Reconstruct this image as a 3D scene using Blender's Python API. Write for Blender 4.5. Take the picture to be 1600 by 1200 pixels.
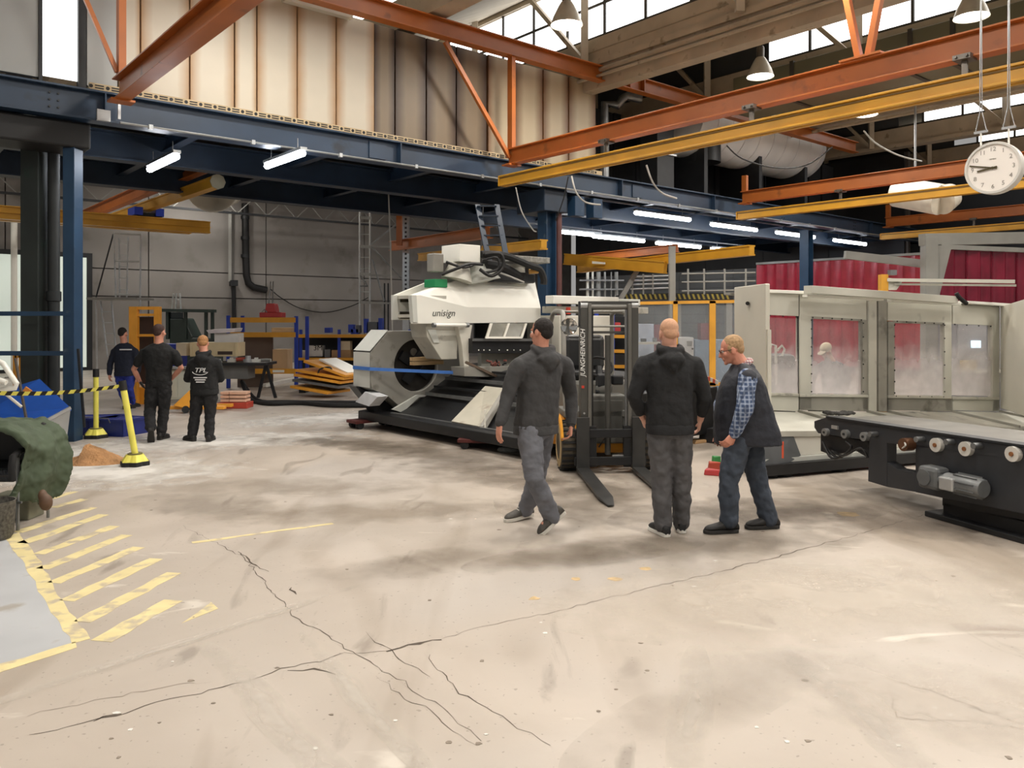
import bpy, math, random
from mathutils import Vector, Matrix, noise as mnoise
random.seed(7)
for _o in list(bpy.data.objects): bpy.data.objects.remove(_o, do_unlink=True)
SC = bpy.context.scene
COL = SC.collection
PI = math.pi
R = math.radians

# ------------------------------------------------------------------ camera, world, exposure
F, H, HY = 1244.0, 1.78, 500.0          # focal length in pixels of a 1600 px wide frame, eye height, horizon row
cam_d = bpy.data.cameras.new('camera'); cam_d.sensor_width = 36; cam_d.lens = 36*F/1600
cam_d.shift_y = -(600-HY)/1600.0; cam_d.clip_end = 300
cam = bpy.data.objects.new('camera', cam_d); COL.objects.link(cam)
cam.location = (0, 0, H); cam.rotation_euler = (PI/2, 0, 0)
SC.camera = cam
wd = bpy.data.worlds.new('world'); SC.world = wd; wd.use_nodes = True
wd.node_tree.nodes['Background'].inputs[0].default_value = (1.0, 0.97, 0.94, 1)
wd.node_tree.nodes['Background'].inputs[1].default_value = 0.27
vs = SC.view_settings
vs.view_transform = 'Standard'; vs.look = 'None'; vs.exposure = 0.27; vs.gamma = 1; vs.use_curve_mapping = False
LAMP_W = 122.0          # watts of one high bay lamp
LAMP_C = (1.0, 0.945, 0.87)

cy = SC.cycles
cy.max_bounces = 5; cy.diffuse_bounces = 3; cy.glossy_bounces = 2; cy.transmission_bounces = 3; cy.transparent_max_bounces = 8
cy.caustics_reflective = False; cy.caustics_refractive = False

# ------------------------------------------------------------------ frames
TH = R(40.24); CT, ST = math.cos(TH), math.sin(TH)   # the hall's axes: a runs right and away, b left and away
def W(a, b, z=0.0): return Vector((CT*a-ST*b, ST*a+CT*b, z))
def P(px, py, Y): return Vector(((px-800)/F*Y, Y, H+(HY-py)/F*Y))
def G(px, py):
    Y = F*H/(py-HY); return Vector(((px-800)/F*Y, Y, 0))
def Pz(px, py, z):
    Y = (H-z)*F/(py-HY); return Vector(((px-800)/F*Y, Y, z))
def onb(px, py, b):
    dx = (px-800)/F; k = b/(CT-ST*dx); return Vector((dx*k, k, H+(HY-py)/F*k))
def ona(px, py, a):
    dx = (px-800)/F; k = a/(ST+CT*dx); return Vector((dx*k, k, H+(HY-py)/F*k))
def AB(v): return (CT*v.x+ST*v.y, -ST*v.x+CT*v.y, v.z)
def plane(px, py, p0, d):               # ray through a pixel onto the upright plane through p0 along d
    dx = (px-800)/F; n = Vector((-d.y, d.x)); k = (n.x*p0.x+n.y*p0.y)/(n.x*dx+n.y)
    return Vector((dx*k, k, H+(HY-py)/F*k))
ZU = Vector((0, 0, 1))
AX, BX = W(1, 0), W(0, 1)

# ------------------------------------------------------------------ materials
def lin(c):
    c = c.lstrip('#'); v = [int(c[i:i+2], 16)/255 for i in (0, 2, 4)]
    return tuple((x/12.92 if x <= .04045 else ((x+.055)/1.055)**2.4) for x in v)+(1,)
MATS = {}
def mat(key, col='808080', rough=.55, metal=0, var=.12, scale=3, bump=0, bscale=25, stretch=(1, 1, 1), emit=0, dirt=None, spec=.5):
    if key in MATS: return MATS[key]
    m = bpy.data.materials.new(key); m.use_nodes = True; MATS[key] = m
    nt = m.node_tree; N = nt.nodes; L = nt.links; b = N['Principled BSDF']
    b.inputs['Roughness'].default_value = rough; b.inputs['Metallic'].default_value = metal
    b.inputs['Specular IOR Level'].default_value = spec
    c = lin(col); b.inputs['Base Color'].default_value = c; m.diffuse_color = c
    tc = N.new('ShaderNodeTexCoord'); mp = N.new('ShaderNodeMapping'); mp.inputs['Scale'].default_value = stretch
    L.new(tc.outputs['Object'], mp.inputs[0])
    if var:
        n = N.new('ShaderNodeTexNoise'); n.inputs['Scale'].default_value = scale; n.inputs['Detail'].default_value = 2
        L.new(mp.outputs[0], n.inputs['Vector'])
        r = N.new('ShaderNodeValToRGB'); e = r.color_ramp.elements
        e[0].position = .3; e[1].position = .7
        e[0].color = tuple(x*(1-var) for x in c[:3])+(1,); e[1].color = tuple(min(1, x*(1+var)) for x in c[:3])+(1,)
        L.new(n.outputs['Fac'], r.inputs[0]); out = r.outputs[0]
        if dirt:
            n2 = N.new('ShaderNodeTexNoise'); n2.inputs['Scale'].default_value = dirt[1]; n2.inputs['Detail'].default_value = 4
            L.new(mp.outputs[0], n2.inputs['Vector'])
            r2 = N.new('ShaderNodeValToRGB'); r2.color_ramp.elements[0].position = dirt[2]; r2.color_ramp.elements[1].position = dirt[2]+.12
            L.new(n2.outputs['Fac'], r2.inputs[0])
            mx = N.new('ShaderNodeMix'); mx.data_type = 'RGBA'; L.new(r2.outputs[0], mx.inputs[0]); L.new(out, mx.inputs[6]); mx.inputs[7].default_value = lin(dirt[0])
            out = mx.outputs[2]
        L.new(out, b.inputs['Base Color'])
    if bump:
        n3 = N.new('ShaderNodeTexNoise'); n3.inputs['Scale'].default_value = bscale; n3.inputs['Detail'].default_value = 2
        L.new(mp.outputs[0], n3.inputs['Vector'])
        bp = N.new('ShaderNodeBump'); bp.inputs['Strength'].default_value = bump; bp.inputs['Distance'].default_value = .02
        L.new(n3.outputs['Fac'], bp.inputs['Height']); L.new(bp.outputs[0], b.inputs['Normal'])
    if emit:
        b.inputs['Emission Color'].default_value = c; b.inputs['Emission Strength'].default_value = emit
    return m
def alpha_mat(key, col, alpha, rough=.3, dust=None):
    if key in MATS: return MATS[key]
    m = mat(key, col, rough, var=0); nt = m.node_tree; N = nt.nodes; L = nt.links; b = N['Principled BSDF']
    if dust is None: b.inputs['Alpha'].default_value = alpha; return m
    tc = N.new('ShaderNodeTexCoord'); sp = N.new('ShaderNodeSeparateXYZ'); L.new(tc.outputs['Object'], sp.inputs[0])
    n = N.new('ShaderNodeTexNoise'); n.inputs['Scale'].default_value = 5; n.inputs['Detail'].default_value = 3; L.new(tc.outputs['Object'], n.inputs['Vector'])
    ad = N.new('ShaderNodeMath'); ad.operation = 'MULTIPLY_ADD'; L.new(n.outputs['Fac'], ad.inputs[0]); ad.inputs[1].default_value = -.45; L.new(sp.outputs['Z'], ad.inputs[2])
    mr = N.new('ShaderNodeMapRange'); L.new(ad.outputs[0], mr.inputs[0])
    for i, v in zip((1, 2, 3, 4), dust): mr.inputs[i].default_value = v
    L.new(mr.outputs[0], b.inputs['Alpha']); return m

M_BLUE = mat('blue_steel', '25384e', .42, .0, .18, 1.5, dirt=('1a2532', 2.2, .60))
M_BLUED = mat('dark_blue_steel', '1a2a3c', .5, 0, .2, 2)
M_BLUECOL = mat('column_blue', '1f3c58', .5, 0, .2, 2, dirt=('4a5a66', 5, .66))
M_DARK = mat('black_steel', '1b1d20', .5, 0, .2, 4)
M_BLACK = mat('matt_black', '121213', .6, 0, .2, 4)
M_RUBBER = mat('rubber', '1a1a1b', .8, 0, .2, 8)
M_ORANGE = mat('orange_paint', 'b0642b', .42, 0, .12, 1.6, dirt=('8a5228', 3, .62))
M_YELLOW = mat('crane_yellow', 'd09a2c', .4, 0, .12, 2)
M_YELLOWD = mat('rail_slot', '6d5320', .6, 0, .1, 2)
M_GALV = mat('galvanised', 'a8abac', .35, .75, .15, 2.5)
M_ALU = mat('aluminium', 'b9bbbb', .35, .6, .1, 6)
M_STEEL = mat('bare_steel', '8b8d8e', .38, .8, .15, 6)
M_GREYP = mat('grey_paint', '8f8f8a', .55, 0, .08, 3)
M_BEIGE = mat('machine_beige', 'd9d6ca', .42, 0, .06, 2, dirt=('8d8a80', 6, .72))
M_WHITE = mat('machine_white', 'f0efe6', .38, 0, .03, 2)
M_SOOT = mat('sooty_beige', 'b9b7ac', .5, 0, .15, 3, dirt=('5e5c57', 3.2, .60))
M_CABLE = mat('cable', '151516', .5, 0, 0)
M_WIRE = mat('pale_cable', 'b8b6b0', .5, 0, 0)
M_TAN = mat('roof_beam_tan', 'b8ab97', .6, 0, .12, 2, dirt=('8a7d68', 4, .62))
M_WOOD = mat('pale_wood', 'd9b98a', .6, 0, .18, 3, stretch=(1, 8, 8))
M_CARD = mat('cardboard', 'c9a579', .75, 0, .1, 4)

# ------------------------------------------------------------------ mesh building
class MB:
    def __init__(s, root=None):
        s.v = []; s.f = []; s.inv = root.matrix_basis.inverted() if root is not None else None
        if root is not None and root.parent is not None: s.inv = s.inv @ root.parent.matrix_basis.inverted()
    def add(s, vs, fs, M=None):
        o = len(s.v)
        for p in vs:
            p = Vector(p)
            if M is not None: p = M @ p
            s.v.append(p)
        for f in fs: s.f.append([i+o for i in f])
        return s
    def bx(s, x0, x1, y0, y1, z0, z1, M=None):
        vs = [(x, y, z) for z in (z0, z1) for y in (y0, y1) for x in (x0, x1)]
        return s.add(vs, [(0, 2, 3, 1), (4, 5, 7, 6), (0, 1, 5, 4), (2, 6, 7, 3), (0, 4, 6, 2), (1, 3, 7, 5)], M)
    def frame(s, p, q, up=None):
        p, q = Vector(p), Vector(q); d = (q-p)
        l = d.length; d = d/l if l > 1e-9 else Vector((0, 0, 1))
        up = Vector(up) if up is not None else (ZU if abs(d.z) < .95 else Vector((0, 1, 0)))
        x = d.cross(up).normalized(); z = x.cross(d).normalized()
        return Matrix(((x.x, d.x, z.x, p.x), (x.y, d.y, z.y, p.y), (x.z, d.z, z.z, p.z), (0, 0, 0, 1))), l
    def bar(s, p, q, w, h, up=None, ofs=0):       # ofs: shift along the bar's own up
        M, l = s.frame(p, q, up); return s.bx(-w/2, w/2, 0, l, -h/2+ofs, h/2+ofs, M)
    def ibeam(s, p, q, h, w, tf=.02, tw=.014, up=None):   # p, q on the underside
        M, l = s.frame(p, q, up)
        s.bx(-w/2, w/2, 0, l, 0, tf, M); s.bx(-w/2, w/2, 0, l, h-tf, h, M); return s.bx(-tw/2, tw/2, 0, l, tf, h-tf, M)
    def tube(s, pts, r, n=8, cap=True, up=None):
        pts = [Vector(p) for p in pts]; k = len(pts); rr = r if isinstance(r, (list, tuple)) else [r]*k
        o = len(s.v); xp = None
        for i, p in enumerate(pts):
            d = (pts[min(i+1, k-1)]-pts[max(i-1, 0)])
            d = d.normalized() if d.length > 1e-9 else ZU.copy()
            if xp is None:
                u = ZU if abs(d.z) < .9 else Vector((1, 0, 0)); x = d.cross(u).normalized()
            else:
                x = (xp-d*xp.dot(d)); x = x.normalized() if x.length > 1e-6 else d.cross(ZU).normalized()
            y = d.cross(x); xp = x
            ra = rr[i]; ra = ra if isinstance(ra, (list, tuple)) else (ra, ra)
            for j in range(n):
                t = 2*PI*j/n; s.v.append(p+x*(ra[0]*math.cos(t))+y*(ra[1]*math.sin(t)))
        for i in range(k-1):
            for j in range(n):
                j2 = (j+1) % n; s.f.append([o+i*n+j, o+i*n+j2, o+(i+1)*n+j2, o+(i+1)*n+j])
        if cap:
            s.f.append([o+j for j in range(n)][::-1]); s.f.append([o+(k-1)*n+j for j in range(n)])
        return s
    def cyl(s, p, q, r, n=12, r2=None): return s.tube([p, q], [r, r if r2 is None else r2], n)
    def lathe(s, prof, n=20, M=None, cap=True):
        k = len(prof); vs = [(r*math.cos(2*PI*j/n), r*math.sin(2*PI*j/n), z) for r, z in prof for j in range(n)]
        fs = [(i*n+j, i*n+(j+1) % n, (i+1)*n+(j+1) % n, (i+1)*n+j) for i in range(k-1) for j in range(n)]
        if cap: fs += [tuple(range(n))[::-1], tuple((k-1)*n+j for j in range(n))]
        return s.add(vs, fs, M)
    def prism(s, poly, vec, M=None):
        n = len(poly); poly = [Vector(p) for p in poly]; vec = Vector(vec)
        vs = poly+[p+vec for p in poly]
        return s.add(vs, [tuple(range(n))[::-1], tuple(range(n, 2*n))]+[(i, (i+1) % n, n+(i+1) % n, n+i) for i in range(n)], M)
    def ball(s, c, r, n=10, m=7, M=None):
        r = r if isinstance(r, (list, tuple)) else (r, r, r); c = Vector(c); vs = [c+Vector((0, 0, -r[2]))]
        for i in range(1, m):
            ph = -PI/2+PI*i/m
            for j in range(n):
                t = 2*PI*j/n; vs.append(c+Vector((r[0]*math.cos(ph)*math.cos(t), r[1]*math.cos(ph)*math.sin(t), r[2]*math.sin(ph))))
        vs.append(c+Vector((0, 0, r[2]))); e = len(vs)-1
        fs = [(0, 1+(j+1) % n, 1+j) for j in range(n)]+[(e, e-n+j, e-n+(j+1) % n) for j in range(n)]
        fs += [(1+i*n+j, 1+i*n+(j+1) % n, 1+(i+1)*n+(j+1) % n, 1+(i+1)*n+j) for i in range(m-2) for j in range(n)]
        return s.add(vs, fs, M)
    def mesh(s, name, m=None, smooth=False):
        me = bpy.data.meshes.new(name)
        me.from_pydata([(s.inv @ p if s.inv is not None else p) for p in s.v], [], s.f)
        me.validate()
        if m is not None: me.materials.append(m)
        if smooth:
            me.polygons.foreach_set('use_smooth', [True]*len(me.polygons)); me.set_sharp_from_angle(angle=R(42))
        me.update(); return me
    def build(s, name, m, parent=None, smooth=False, bevel=0, label=None, kind=None):
        o = bpy.data.objects.new(name, s.mesh(name, m, smooth)); COL.objects.link(o)
        if parent is not None: o.parent = parent
        if bevel:
            bm = o.modifiers.new('bevel', 'BEVEL'); bm.width = bevel; bm.segments = 2; bm.limit_method = 'ANGLE'; bm.angle_limit = R(40)
        if label: o['label'] = label
        if kind: o['kind'] = kind
        return o
def thing(name, label, cat, loc=(0, 0, 0), rz=0, group=None):
    o = bpy.data.objects.new(name, None); COL.objects.link(o); o.empty_display_size = .2
    o.matrix_basis = Matrix.Translation(Vector(loc)) @ Matrix.Rotation(rz, 4, 'Z')
    o['label'] = label; o['category'] = cat
    if group: o['group'] = group
    return o
def tag(o, label, cat, group=None):
    o['label'] = label; o['category'] = cat
    if group: o['group'] = group
    return o
def struct(o): o['kind'] = 'structure'; return o
def link(name, me, parent=None, loc=None, rz=0, M=None):
    o = bpy.data.objects.new(name, me); COL.objects.link(o)
    if parent is not None: o.parent = parent
    if M is not None: o.matrix_basis = M
    elif loc is not None: o.matrix_basis = Matrix.Translation(Vector(loc)) @ Matrix.Rotation(rz, 4, 'Z')
    return o
def copy_tree(o, loc, rz, label=None, parent=None):
    kids = list(o.children); c = o.copy(); COL.objects.link(c); c.parent = parent
    if loc is not None: c.matrix_basis = Matrix.Translation(Vector(loc)) @ Matrix.Rotation(rz, 4, 'Z')
    if label: c['label'] = label
    for k in kids: copy_tree(k, None, 0, None, c)
    return c
def text_part(body, size, M, m, parent, name='lettering', depth=.002, shear=0, sx=1):
    cu = bpy.data.curves.new(name, 'FONT'); cu.body = body; cu.size = size; cu.align_x = 'CENTER'; cu.align_y = 'CENTER'; cu.extrude = depth; cu.shear = shear; cu.resolution_u = 3
    t = bpy.data.objects.new(name, cu); COL.objects.link(t)
    me = bpy.data.meshes.new_from_object(t); bpy.data.objects.remove(t)
    me.materials.clear(); me.materials.append(m); me.name = name
    if sx != 1: me.transform(Matrix.Diagonal((sx, 1, 1, 1)))
    o = bpy.data.objects.new(name, me); COL.objects.link(o); o.parent = parent
    inv = parent.matrix_basis.inverted() if parent.parent is None else (parent.parent.matrix_basis @ parent.matrix_basis).inverted()
    o.matrix_basis = inv @ M; return o
def face_M(p, right, up=ZU):            # text frame: x along right, y along up, standing at p
    x = Vector(right).normalized(); y = Vector(up); y = (y-x*x.dot(y)).normalized(); z = x.cross(y)
    return Matrix(((x.x, y.x, z.x, p[0]), (x.y, y.y, z.y, p[1]), (x.z, y.z, z.z, p[2]), (0, 0, 0, 1)))
# ================================================================== floor
def floor_mat():
    m = bpy.data.materials.new('floor_concrete'); m.use_nodes = True; nt = m.node_tree; N = nt.nodes; L = nt.links; b = N['Principled BSDF']
    tc = N.new('ShaderNodeTexCoord')
    def noi(sc, det=6, st=None, dist=0):
        n = N.new('ShaderNodeTexNoise'); n.inputs['Scale'].default_value = sc; n.inputs['Detail'].default_value = det; n.inputs['Distortion'].default_value = dist
        if st:
            mp = N.new('ShaderNodeMapping'); mp.inputs['Scale'].default_value = st; mp.inputs['Rotation'].default_value = (0, 0, R(35)); L.new(tc.outputs['Object'], mp.inputs[0]); L.new(mp.outputs[0], n.inputs['Vector'])
        else: L.new(tc.outputs['Object'], n.inputs['Vector'])
        return n.outputs['Fac']
    def ramp(x, p0, p1, c0, c1):
        r = N.new('ShaderNodeValToRGB'); e = r.color_ramp.elements; e[0].position = p0; e[1].position = p1; e[0].color = c0; e[1].color = c1; L.new(x, r.inputs[0]); return r.outputs[0]
    def mix(f, a, c, k=None):
        x = N.new('ShaderNodeMix'); x.data_type = 'RGBA'
        if k is not None:
            mu = N.new('ShaderNodeMath'); mu.operation = 'MULTIPLY'; L.new(f, mu.inputs[0]); mu.inputs[1].default_value = k; f = mu.outputs[0]
        L.new(f, x.inputs[0])
        if isinstance(a, tuple): x.inputs[6].default_value = a
        else: L.new(a, x.inputs[6])
        if isinstance(c, tuple): x.inputs[7].default_value = c
        else: L.new(c, x.inputs[7])
        return x.outputs[2]
    K = (0, 0, 0, 1); O = (1, 1, 1, 1)
    base = ramp(noi(.35, 3, None, .4), .35, .65, lin('aea498'), lin('beb3a7'))
    base = mix(ramp(noi(1.1, 4, None, .6), .42, .62, K, O), base, lin('ada296'), .55)
    base = mix(ramp(noi(.22, 2, None, .8), .50, .62, K, O), base, lin('b9b3ad'), .6)
    base = mix(ramp(noi(.9, 4, (1, .28, 1), 1.2), .56, .68, K, O), base, lin('8b7d6c'), .55)
    base = mix(ramp(noi(2.6, 5, (1, .35, 1), .8), .62, .70, K, O), base, lin('74695c'), .5)
    base = mix(ramp(noi(3.1, 4, (.35, 1, 1), .8), .66, .72, K, O), base, lin('ddd6ca'), .6)
    base = mix(ramp(noi(34, 1), .70, .74, K, O), base, lin('6e655a'), .45)
    L.new(base, b.inputs['Base Color'])
    rr = ramp(noi(1.3, 3), .35, .7, (.36, .36, .36, 1), (.62, .62, .62, 1)); L.new(rr, b.inputs['Roughness'])
    bp = N.new('ShaderNodeBump'); bp.inputs['Strength'].default_value = .12; bp.inputs['Distance'].default_value = .01; L.new(noi(9, 4), bp.inputs['Height']); L.new(bp.outputs[0], b.inputs['Normal'])
    return m
floor = struct(MB().bx(-45, 50, -14, 66, -.2, 0).build('floor', floor_mat()))
M_FYEL = mat('floor_paint_yellow', 'dccd98', .6, 0, .08, 6, dirt=('b8ab94', 7, .52))
M_FPALE = mat('floor_paint_grey', 'b4b6b8', .5, 0, .08, 2, dirt=('a39d95', 4, .6))
M_CRACK = mat('crack_dirt', '564c42', .9, 0, .3, 20)
M_CRACKF = mat('crack_dust', '8d8275', .9, 0, .2, 20)
M_POWD = mat('white_powder', 'dedbd4', .9, 0, .06, 5, bump=.3, bscale=30)
def ragged(poly, step=.12, amp=.012):
    out = []
    for i, p in enumerate(poly):
        q = poly[(i+1) % len(poly)]; n = max(1, int((q-p).length/step))
        for k in range(n):
            x = p.lerp(q, k/n); x = x+Vector((random.uniform(-amp, amp), random.uniform(-amp, amp), 0)) if k else x
            out.append(x)
    return out
def decal(name, poly, z, m, label=None, step=.12, amp=.012):
    poly = [Vector((p.x, p.y, 0)) for p in poly]; poly = ragged(poly, step, amp)
    return MB().prism([p+Vector((0, 0, .0003)) for p in poly], (0, 0, z)).build(name, m, floor, label=label)
decal('floor_patch', [G(*p) for p in [(-260, 1060), (-40, 1052), (118, 1006), (80, 930), (24, 842), (-60, 800), (-300, 800)]], .0008, M_FPALE, 'pale grey painted floor left of the yellow line', .3, .01)
decal('marking_band', [G(*p) for p in [(10, 838), (30, 832), (58, 872), (98, 938), (141, 998), (112, 1006), (72, 940), (40, 888)]], .0014, M_FYEL)
decal('marking_band', [G(*p) for p in [(-90, 1066), (118, 1003), (120, 1012), (-90, 1080)]], .0014, M_FYEL)
for (x0, y0, x1, y1, w) in [(80, 779, 116, 768, .10), (83, 793, 132, 780, .10), (27, 832, 145, 793, .10), (35, 849, 162, 804, .11), (60, 866, 179, 822, .10), (66, 889, 198, 836, .11), (84, 911, 217, 855, .11), (104, 939, 244, 873, .11), (128, 972, 272, 895, .11), (158, 1002, 271, 938, .13), (300, 848, 520, 818, .06)]:
    a, c = G(x0, y0), G(x1, y1); d = (c-a).normalized(); n = Vector((-d.y, d.x, 0))*w/2
    decal('marking_stripe', [a-n, c-n, c+n, a+n], .0014, M_FYEL)
decal('marking_stripe', [G(284, 974), G(341, 951), G(330, 941)], .0014, M_FYEL)
for (x, y, s) in [(1325, 803, .12), (835, 935, .05), (900, 905, .05), (1010, 888, .06), (960, 905, .05)]:
    g = G(x, y); decal('paint_remnant', [g+Vector((s*math.cos(t)*random.uniform(.5, 1.2), s*.8*math.sin(t)*random.uniform(.5, 1.2), 0)) for t in [k*PI/4 for k in range(8)]], .0012, mat('paint_remnant', 'd9b98a' if 0 else 'cbb083', .7, 0, .2, 20))
def crack(pts, w, m=None):
    P3 = [G(*p) for p in pts]; fine = []
    for i in range(len(P3)-1):
        n = max(2, int((P3[i+1]-P3[i]).length/.05))
        for k in range(n): fine.append(P3[i].lerp(P3[i+1], k/n)+Vector((random.uniform(-.016, .016), random.uniform(-.016, .016), 0)))
    fine.append(P3[-1]); mb = MB(); L_, R_ = [], []
    for i, p in enumerate(fine):
        d = (fine[min(i+1, len(fine)-1)]-fine[max(i-1, 0)]).normalized(); n = Vector((-d.y, d.x, 0))
        t = i/(len(fine)-1); ww = w*.62*(.35+.65*math.sin(PI*min(1, max(0, t))))*random.uniform(.4, 1.3)
        L_.append(p+n*ww/2+Vector((0, 0, .0012))); R_.append(p-n*ww/2+Vector((0, 0, .0012)))
    k = len(fine); mb.add(L_+R_, [(i, i+1, k+i+1, k+i) for i in range(k-1)]); mb.build('crack', m or M_CRACK, floor)
crack([(285, 822), (380, 870), (415, 912), (462, 965), (540, 1012), (620, 1060), (700, 1112), (752, 1158)], .010)
crack([(588, 1055), (615, 1078), (660, 1105), (705, 1140), (745, 1165)], .006)
crack([(40, 1118), (150, 1096), (260, 1072), (330, 1066)], .008, M_CRACKF)
crack([(45, 1150), (150, 1124), (205, 1112), (245, 1096), (310, 1085), (400, 1060), (440, 1044), (505, 1034), (535, 1018), (575, 1022), (610, 1017)], .014)
crack([(608, 1017), (640, 1007), (662, 1003), (690, 1000)], .05)
crack([(688, 1000), (712, 992), (745, 982), (860, 957), (1000, 922), (1100, 899), (1172, 881), (1262, 857), (1340, 835), (1460, 800)], .011)
crack([(575, 988), (588, 1003), (612, 1017), (630, 1036), (656, 1046), (672, 1058)], .009)
crack([(668, 1022), (682, 1045), (722, 1083), (782, 1120), (810, 1137), (860, 1165)], .010)
crack([(448, 1046), (490, 1047), (524, 1054)], .03)
crack([(150, 1125), (172, 1118), (190, 1116)], .03)
crack([(372, 862), (384, 872), (402, 886), (420, 893)], .02)
crack([(452, 918), (463, 929)], .025)
crack([(1390, 1058), (1402, 1120), (1420, 1125), (1530, 1128), (1598, 1140)], .010, M_CRACKF)
crack([(1395, 1065), (1470, 1085), (1600, 1132)], .012, M_CRACKF)
crack([(1514, 1108), (1528, 1107), (1542, 1113)], .03)
for i in range(60):
    g = G(random.uniform(120, 1590), random.uniform(760, 1185)); s = random.uniform(.008, .02)
    MB().prism([g+Vector((s*math.cos(t)*random.uniform(.5, 1.3), s*.7*math.sin(t), .0003)) for t in [k*PI/3 for k in range(6)]], (0, 0, .002)).build('debris_crumb', M_CRACKF if i % 3 else M_POWD, floor)

# ================================================================== walls of the hall
M_WALL = mat('wall_grey', '8d8985', .8, 0, .10, .5, bump=.15, bscale=3, dirt=('7b7772', .9, .58))
M_WALL2 = mat('block_wall_grey', '83878a', .8, 0, .10, .7, bump=.2, bscale=8)
M_DWALL = mat('dark_cladding', '35373a', .7, 0, .2, .8)
# back wall at b = 31.4, cast panels with open joints
wb = struct(MB().bx(-14, 31.0, 31.55, 31.8, 0, 8.2, Matrix.Rotation(TH, 4, 'Z')).build('wall_back', mat('wall_joint', '66625e', .9)))
WR = Matrix.Rotation(TH, 4, 'Z')
a0 = -13.9
for k in range(9):
    for (z0, z1) in [(0, 2.62), (2.66, 3.62), (3.66, 8.1)]:
        if k == 3 and z0 == 0: continue
        MB().bx(a0+k*4.55, a0+k*4.55+4.51, 31.4, 31.56, z0, z1, WR).build('panel', M_WALL, wb)
# gate in the back wall: two tall pale panes in a dark frame
dr = struct(MB().bx(-.3, 6.9, 31.25, 31.38, 0, 4.15, WR).build('door_1', mat('gate_frame', '25272a', .6)))
M_PANE = mat('frosted_pane', 'd3ddd2', .4, 0, .1, .5, emit=.45)
for k in range(5): MB().bx(-.2+k*1.40, 1.1+k*1.40, 31.2, 31.27, .12, 3.98, WR).build('pane', M_PANE, dr)
# right partition wall along b
wr = struct(MB().bx(31.1, 31.3, 13.4, 31.3, 0, 8.2, WR).build('wall_right', mat('wall_joint')))
for j in range(10):
    for k, b0 in enumerate([13.5+1.52*i for i in range(11)]):
        MB().bx(31.0, 31.12, b0, b0+1.5, .41*j, .41*j+.395, WR).build('block', M_WALL2, wr)
for k, b0 in enumerate([13.5+3.04*i for i in range(6)]): MB().bx(31.0, 31.12, b0, min(b0+3.02, 31.2), 4.12, 8.2, WR).build('panel', M_DWALL, wr)
struct(MB().bx(36, 36.3, -12, 32, 0, 8.2, WR).build('wall_end', M_DWALL))

# ================================================================== saw-tooth roof with north lights
M_ROOFP = mat('roof_soffit', 'a39885', .8, 0, .12, .8, stretch=(1, 6, 1))
M_SKY = mat('daylight_pane', 'ffffff', .4, 0, 0, emit=2.6)
M_GBAR = mat('glazing_bar', '3a3834', .6)
roof = struct(MB().bx(-16, 40, -9, 34, 10.6, 10.7, WR).build('ceiling', mat('roof_outer', '504b45', .8)))
PITCH = 4.62
mp_pane = MB().add([(0, -.56, -.7), (0, .56, -.7), (0, .56, .7), (0, -.56, .7)], [(0, 1, 2, 3)]).mesh('window_pane', M_SKY)
mp_bar = MB().bx(-.03, .03, -.03, .03, -.78, .78).mesh('glazing_bar', M_GBAR)
for t in range(-3, 5):
    ak = 13.25+PITCH*t
    MB().add([(ak-PITCH+.1, -9, 8.1), (ak, -9, 9.85), (ak, 34, 9.85), (ak-PITCH+.1, 34, 8.1), (ak-PITCH+.1, -9, 8.2), (ak, -9, 9.95), (ak, 34, 9.95), (ak-PITCH+.1, 34, 8.2)],
             [(0, 1, 2, 3), (4, 7, 6, 5), (0, 4, 5, 1), (2, 6, 7, 3), (0, 3, 7, 4), (1, 5, 6, 2)], WR).build('soffit', M_ROOFP, roof)
    MB().bx(ak-.08, ak+.25, -9, 34, 7.05 if t == 0 else 7.55, 8.2, WR).build('gutter_beam', M_TAN, roof)
    if t == 0:
        for z in (7.3, 7.62, 7.9): MB().bx(ak-.095, ak-.08, -9, 34, z, z+.02, WR).build('fascia_board', M_ROOFP, roof)
    MB().bx(ak-.16, ak-.08, -9, 34, 7.55, 7.68, WR).build('gutter_flange', M_TAN, roof)
    MB().bx(ak-.06, ak+.1, -9, 34, 9.7, 9.95, WR).build('ridge_beam', M_TAN, roof)
    if t >= 0:
        for k in range(24):
            b0 = -5.0+1.2*k
            if b0 > (20, 10.6, 11.6, 11.4, 11.4)[t]: break
            link('window_pane', mp_pane, roof, M=WR @ Matrix.Translation((ak, b0, 8.97)))
            link('glazing_bar', mp_bar, roof, M=WR @ Matrix.Translation((ak, b0+.6, 8.97)))
        if t: MB().bx(ak-.03, ak+.03, (0, 11.1, 12.2, 12, 12)[t], 34, 8.2, 9.75, WR).build('bulkhead', M_DWALL, roof)
        MB().bx(ak-.03, ak+.03, -6, 20.5, 8.18, 8.27, WR).build('glazing_rail', M_GBAR, roof)
        MB().bx(ak-.03, ak+.03, -6, 20.5, 8.94, 9.0, WR).build('glazing_rail', M_GBAR, roof)
        for k in range(6):                       # lattice girder standing in front of the glass
            b0 = -3.6+4.1*k
            MB().bar(W(ak-.25, b0, 7.6), W(ak-.25, b0, 9.75), .16, .12).build('truss_post', M_TAN, roof)
            MB().bar(W(ak-.25, b0, 7.65), W(ak-.25, b0+1.9, 9.7), .12, .10).build('truss_diagonal', M_TAN, roof)
    else:
        MB().bx(ak-.015, ak+.015, -6, 20, 8.25, 9.7, WR).build('window_strip', M_SKY, roof)
# service pipes and cable trays below the valley beams
for (ak, z, r, m) in [(13.1, 7.42, .05, M_TAN), (13.0, 7.25, .03, M_TAN), (17.7, 7.4, .05, M_GALV), (22.3, 7.42, .05, M_TAN)]:
    MB().cyl(W(ak, -6, z), W(ak, 20, z), r, 10).build('service_pipe', m, roof, True)
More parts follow.
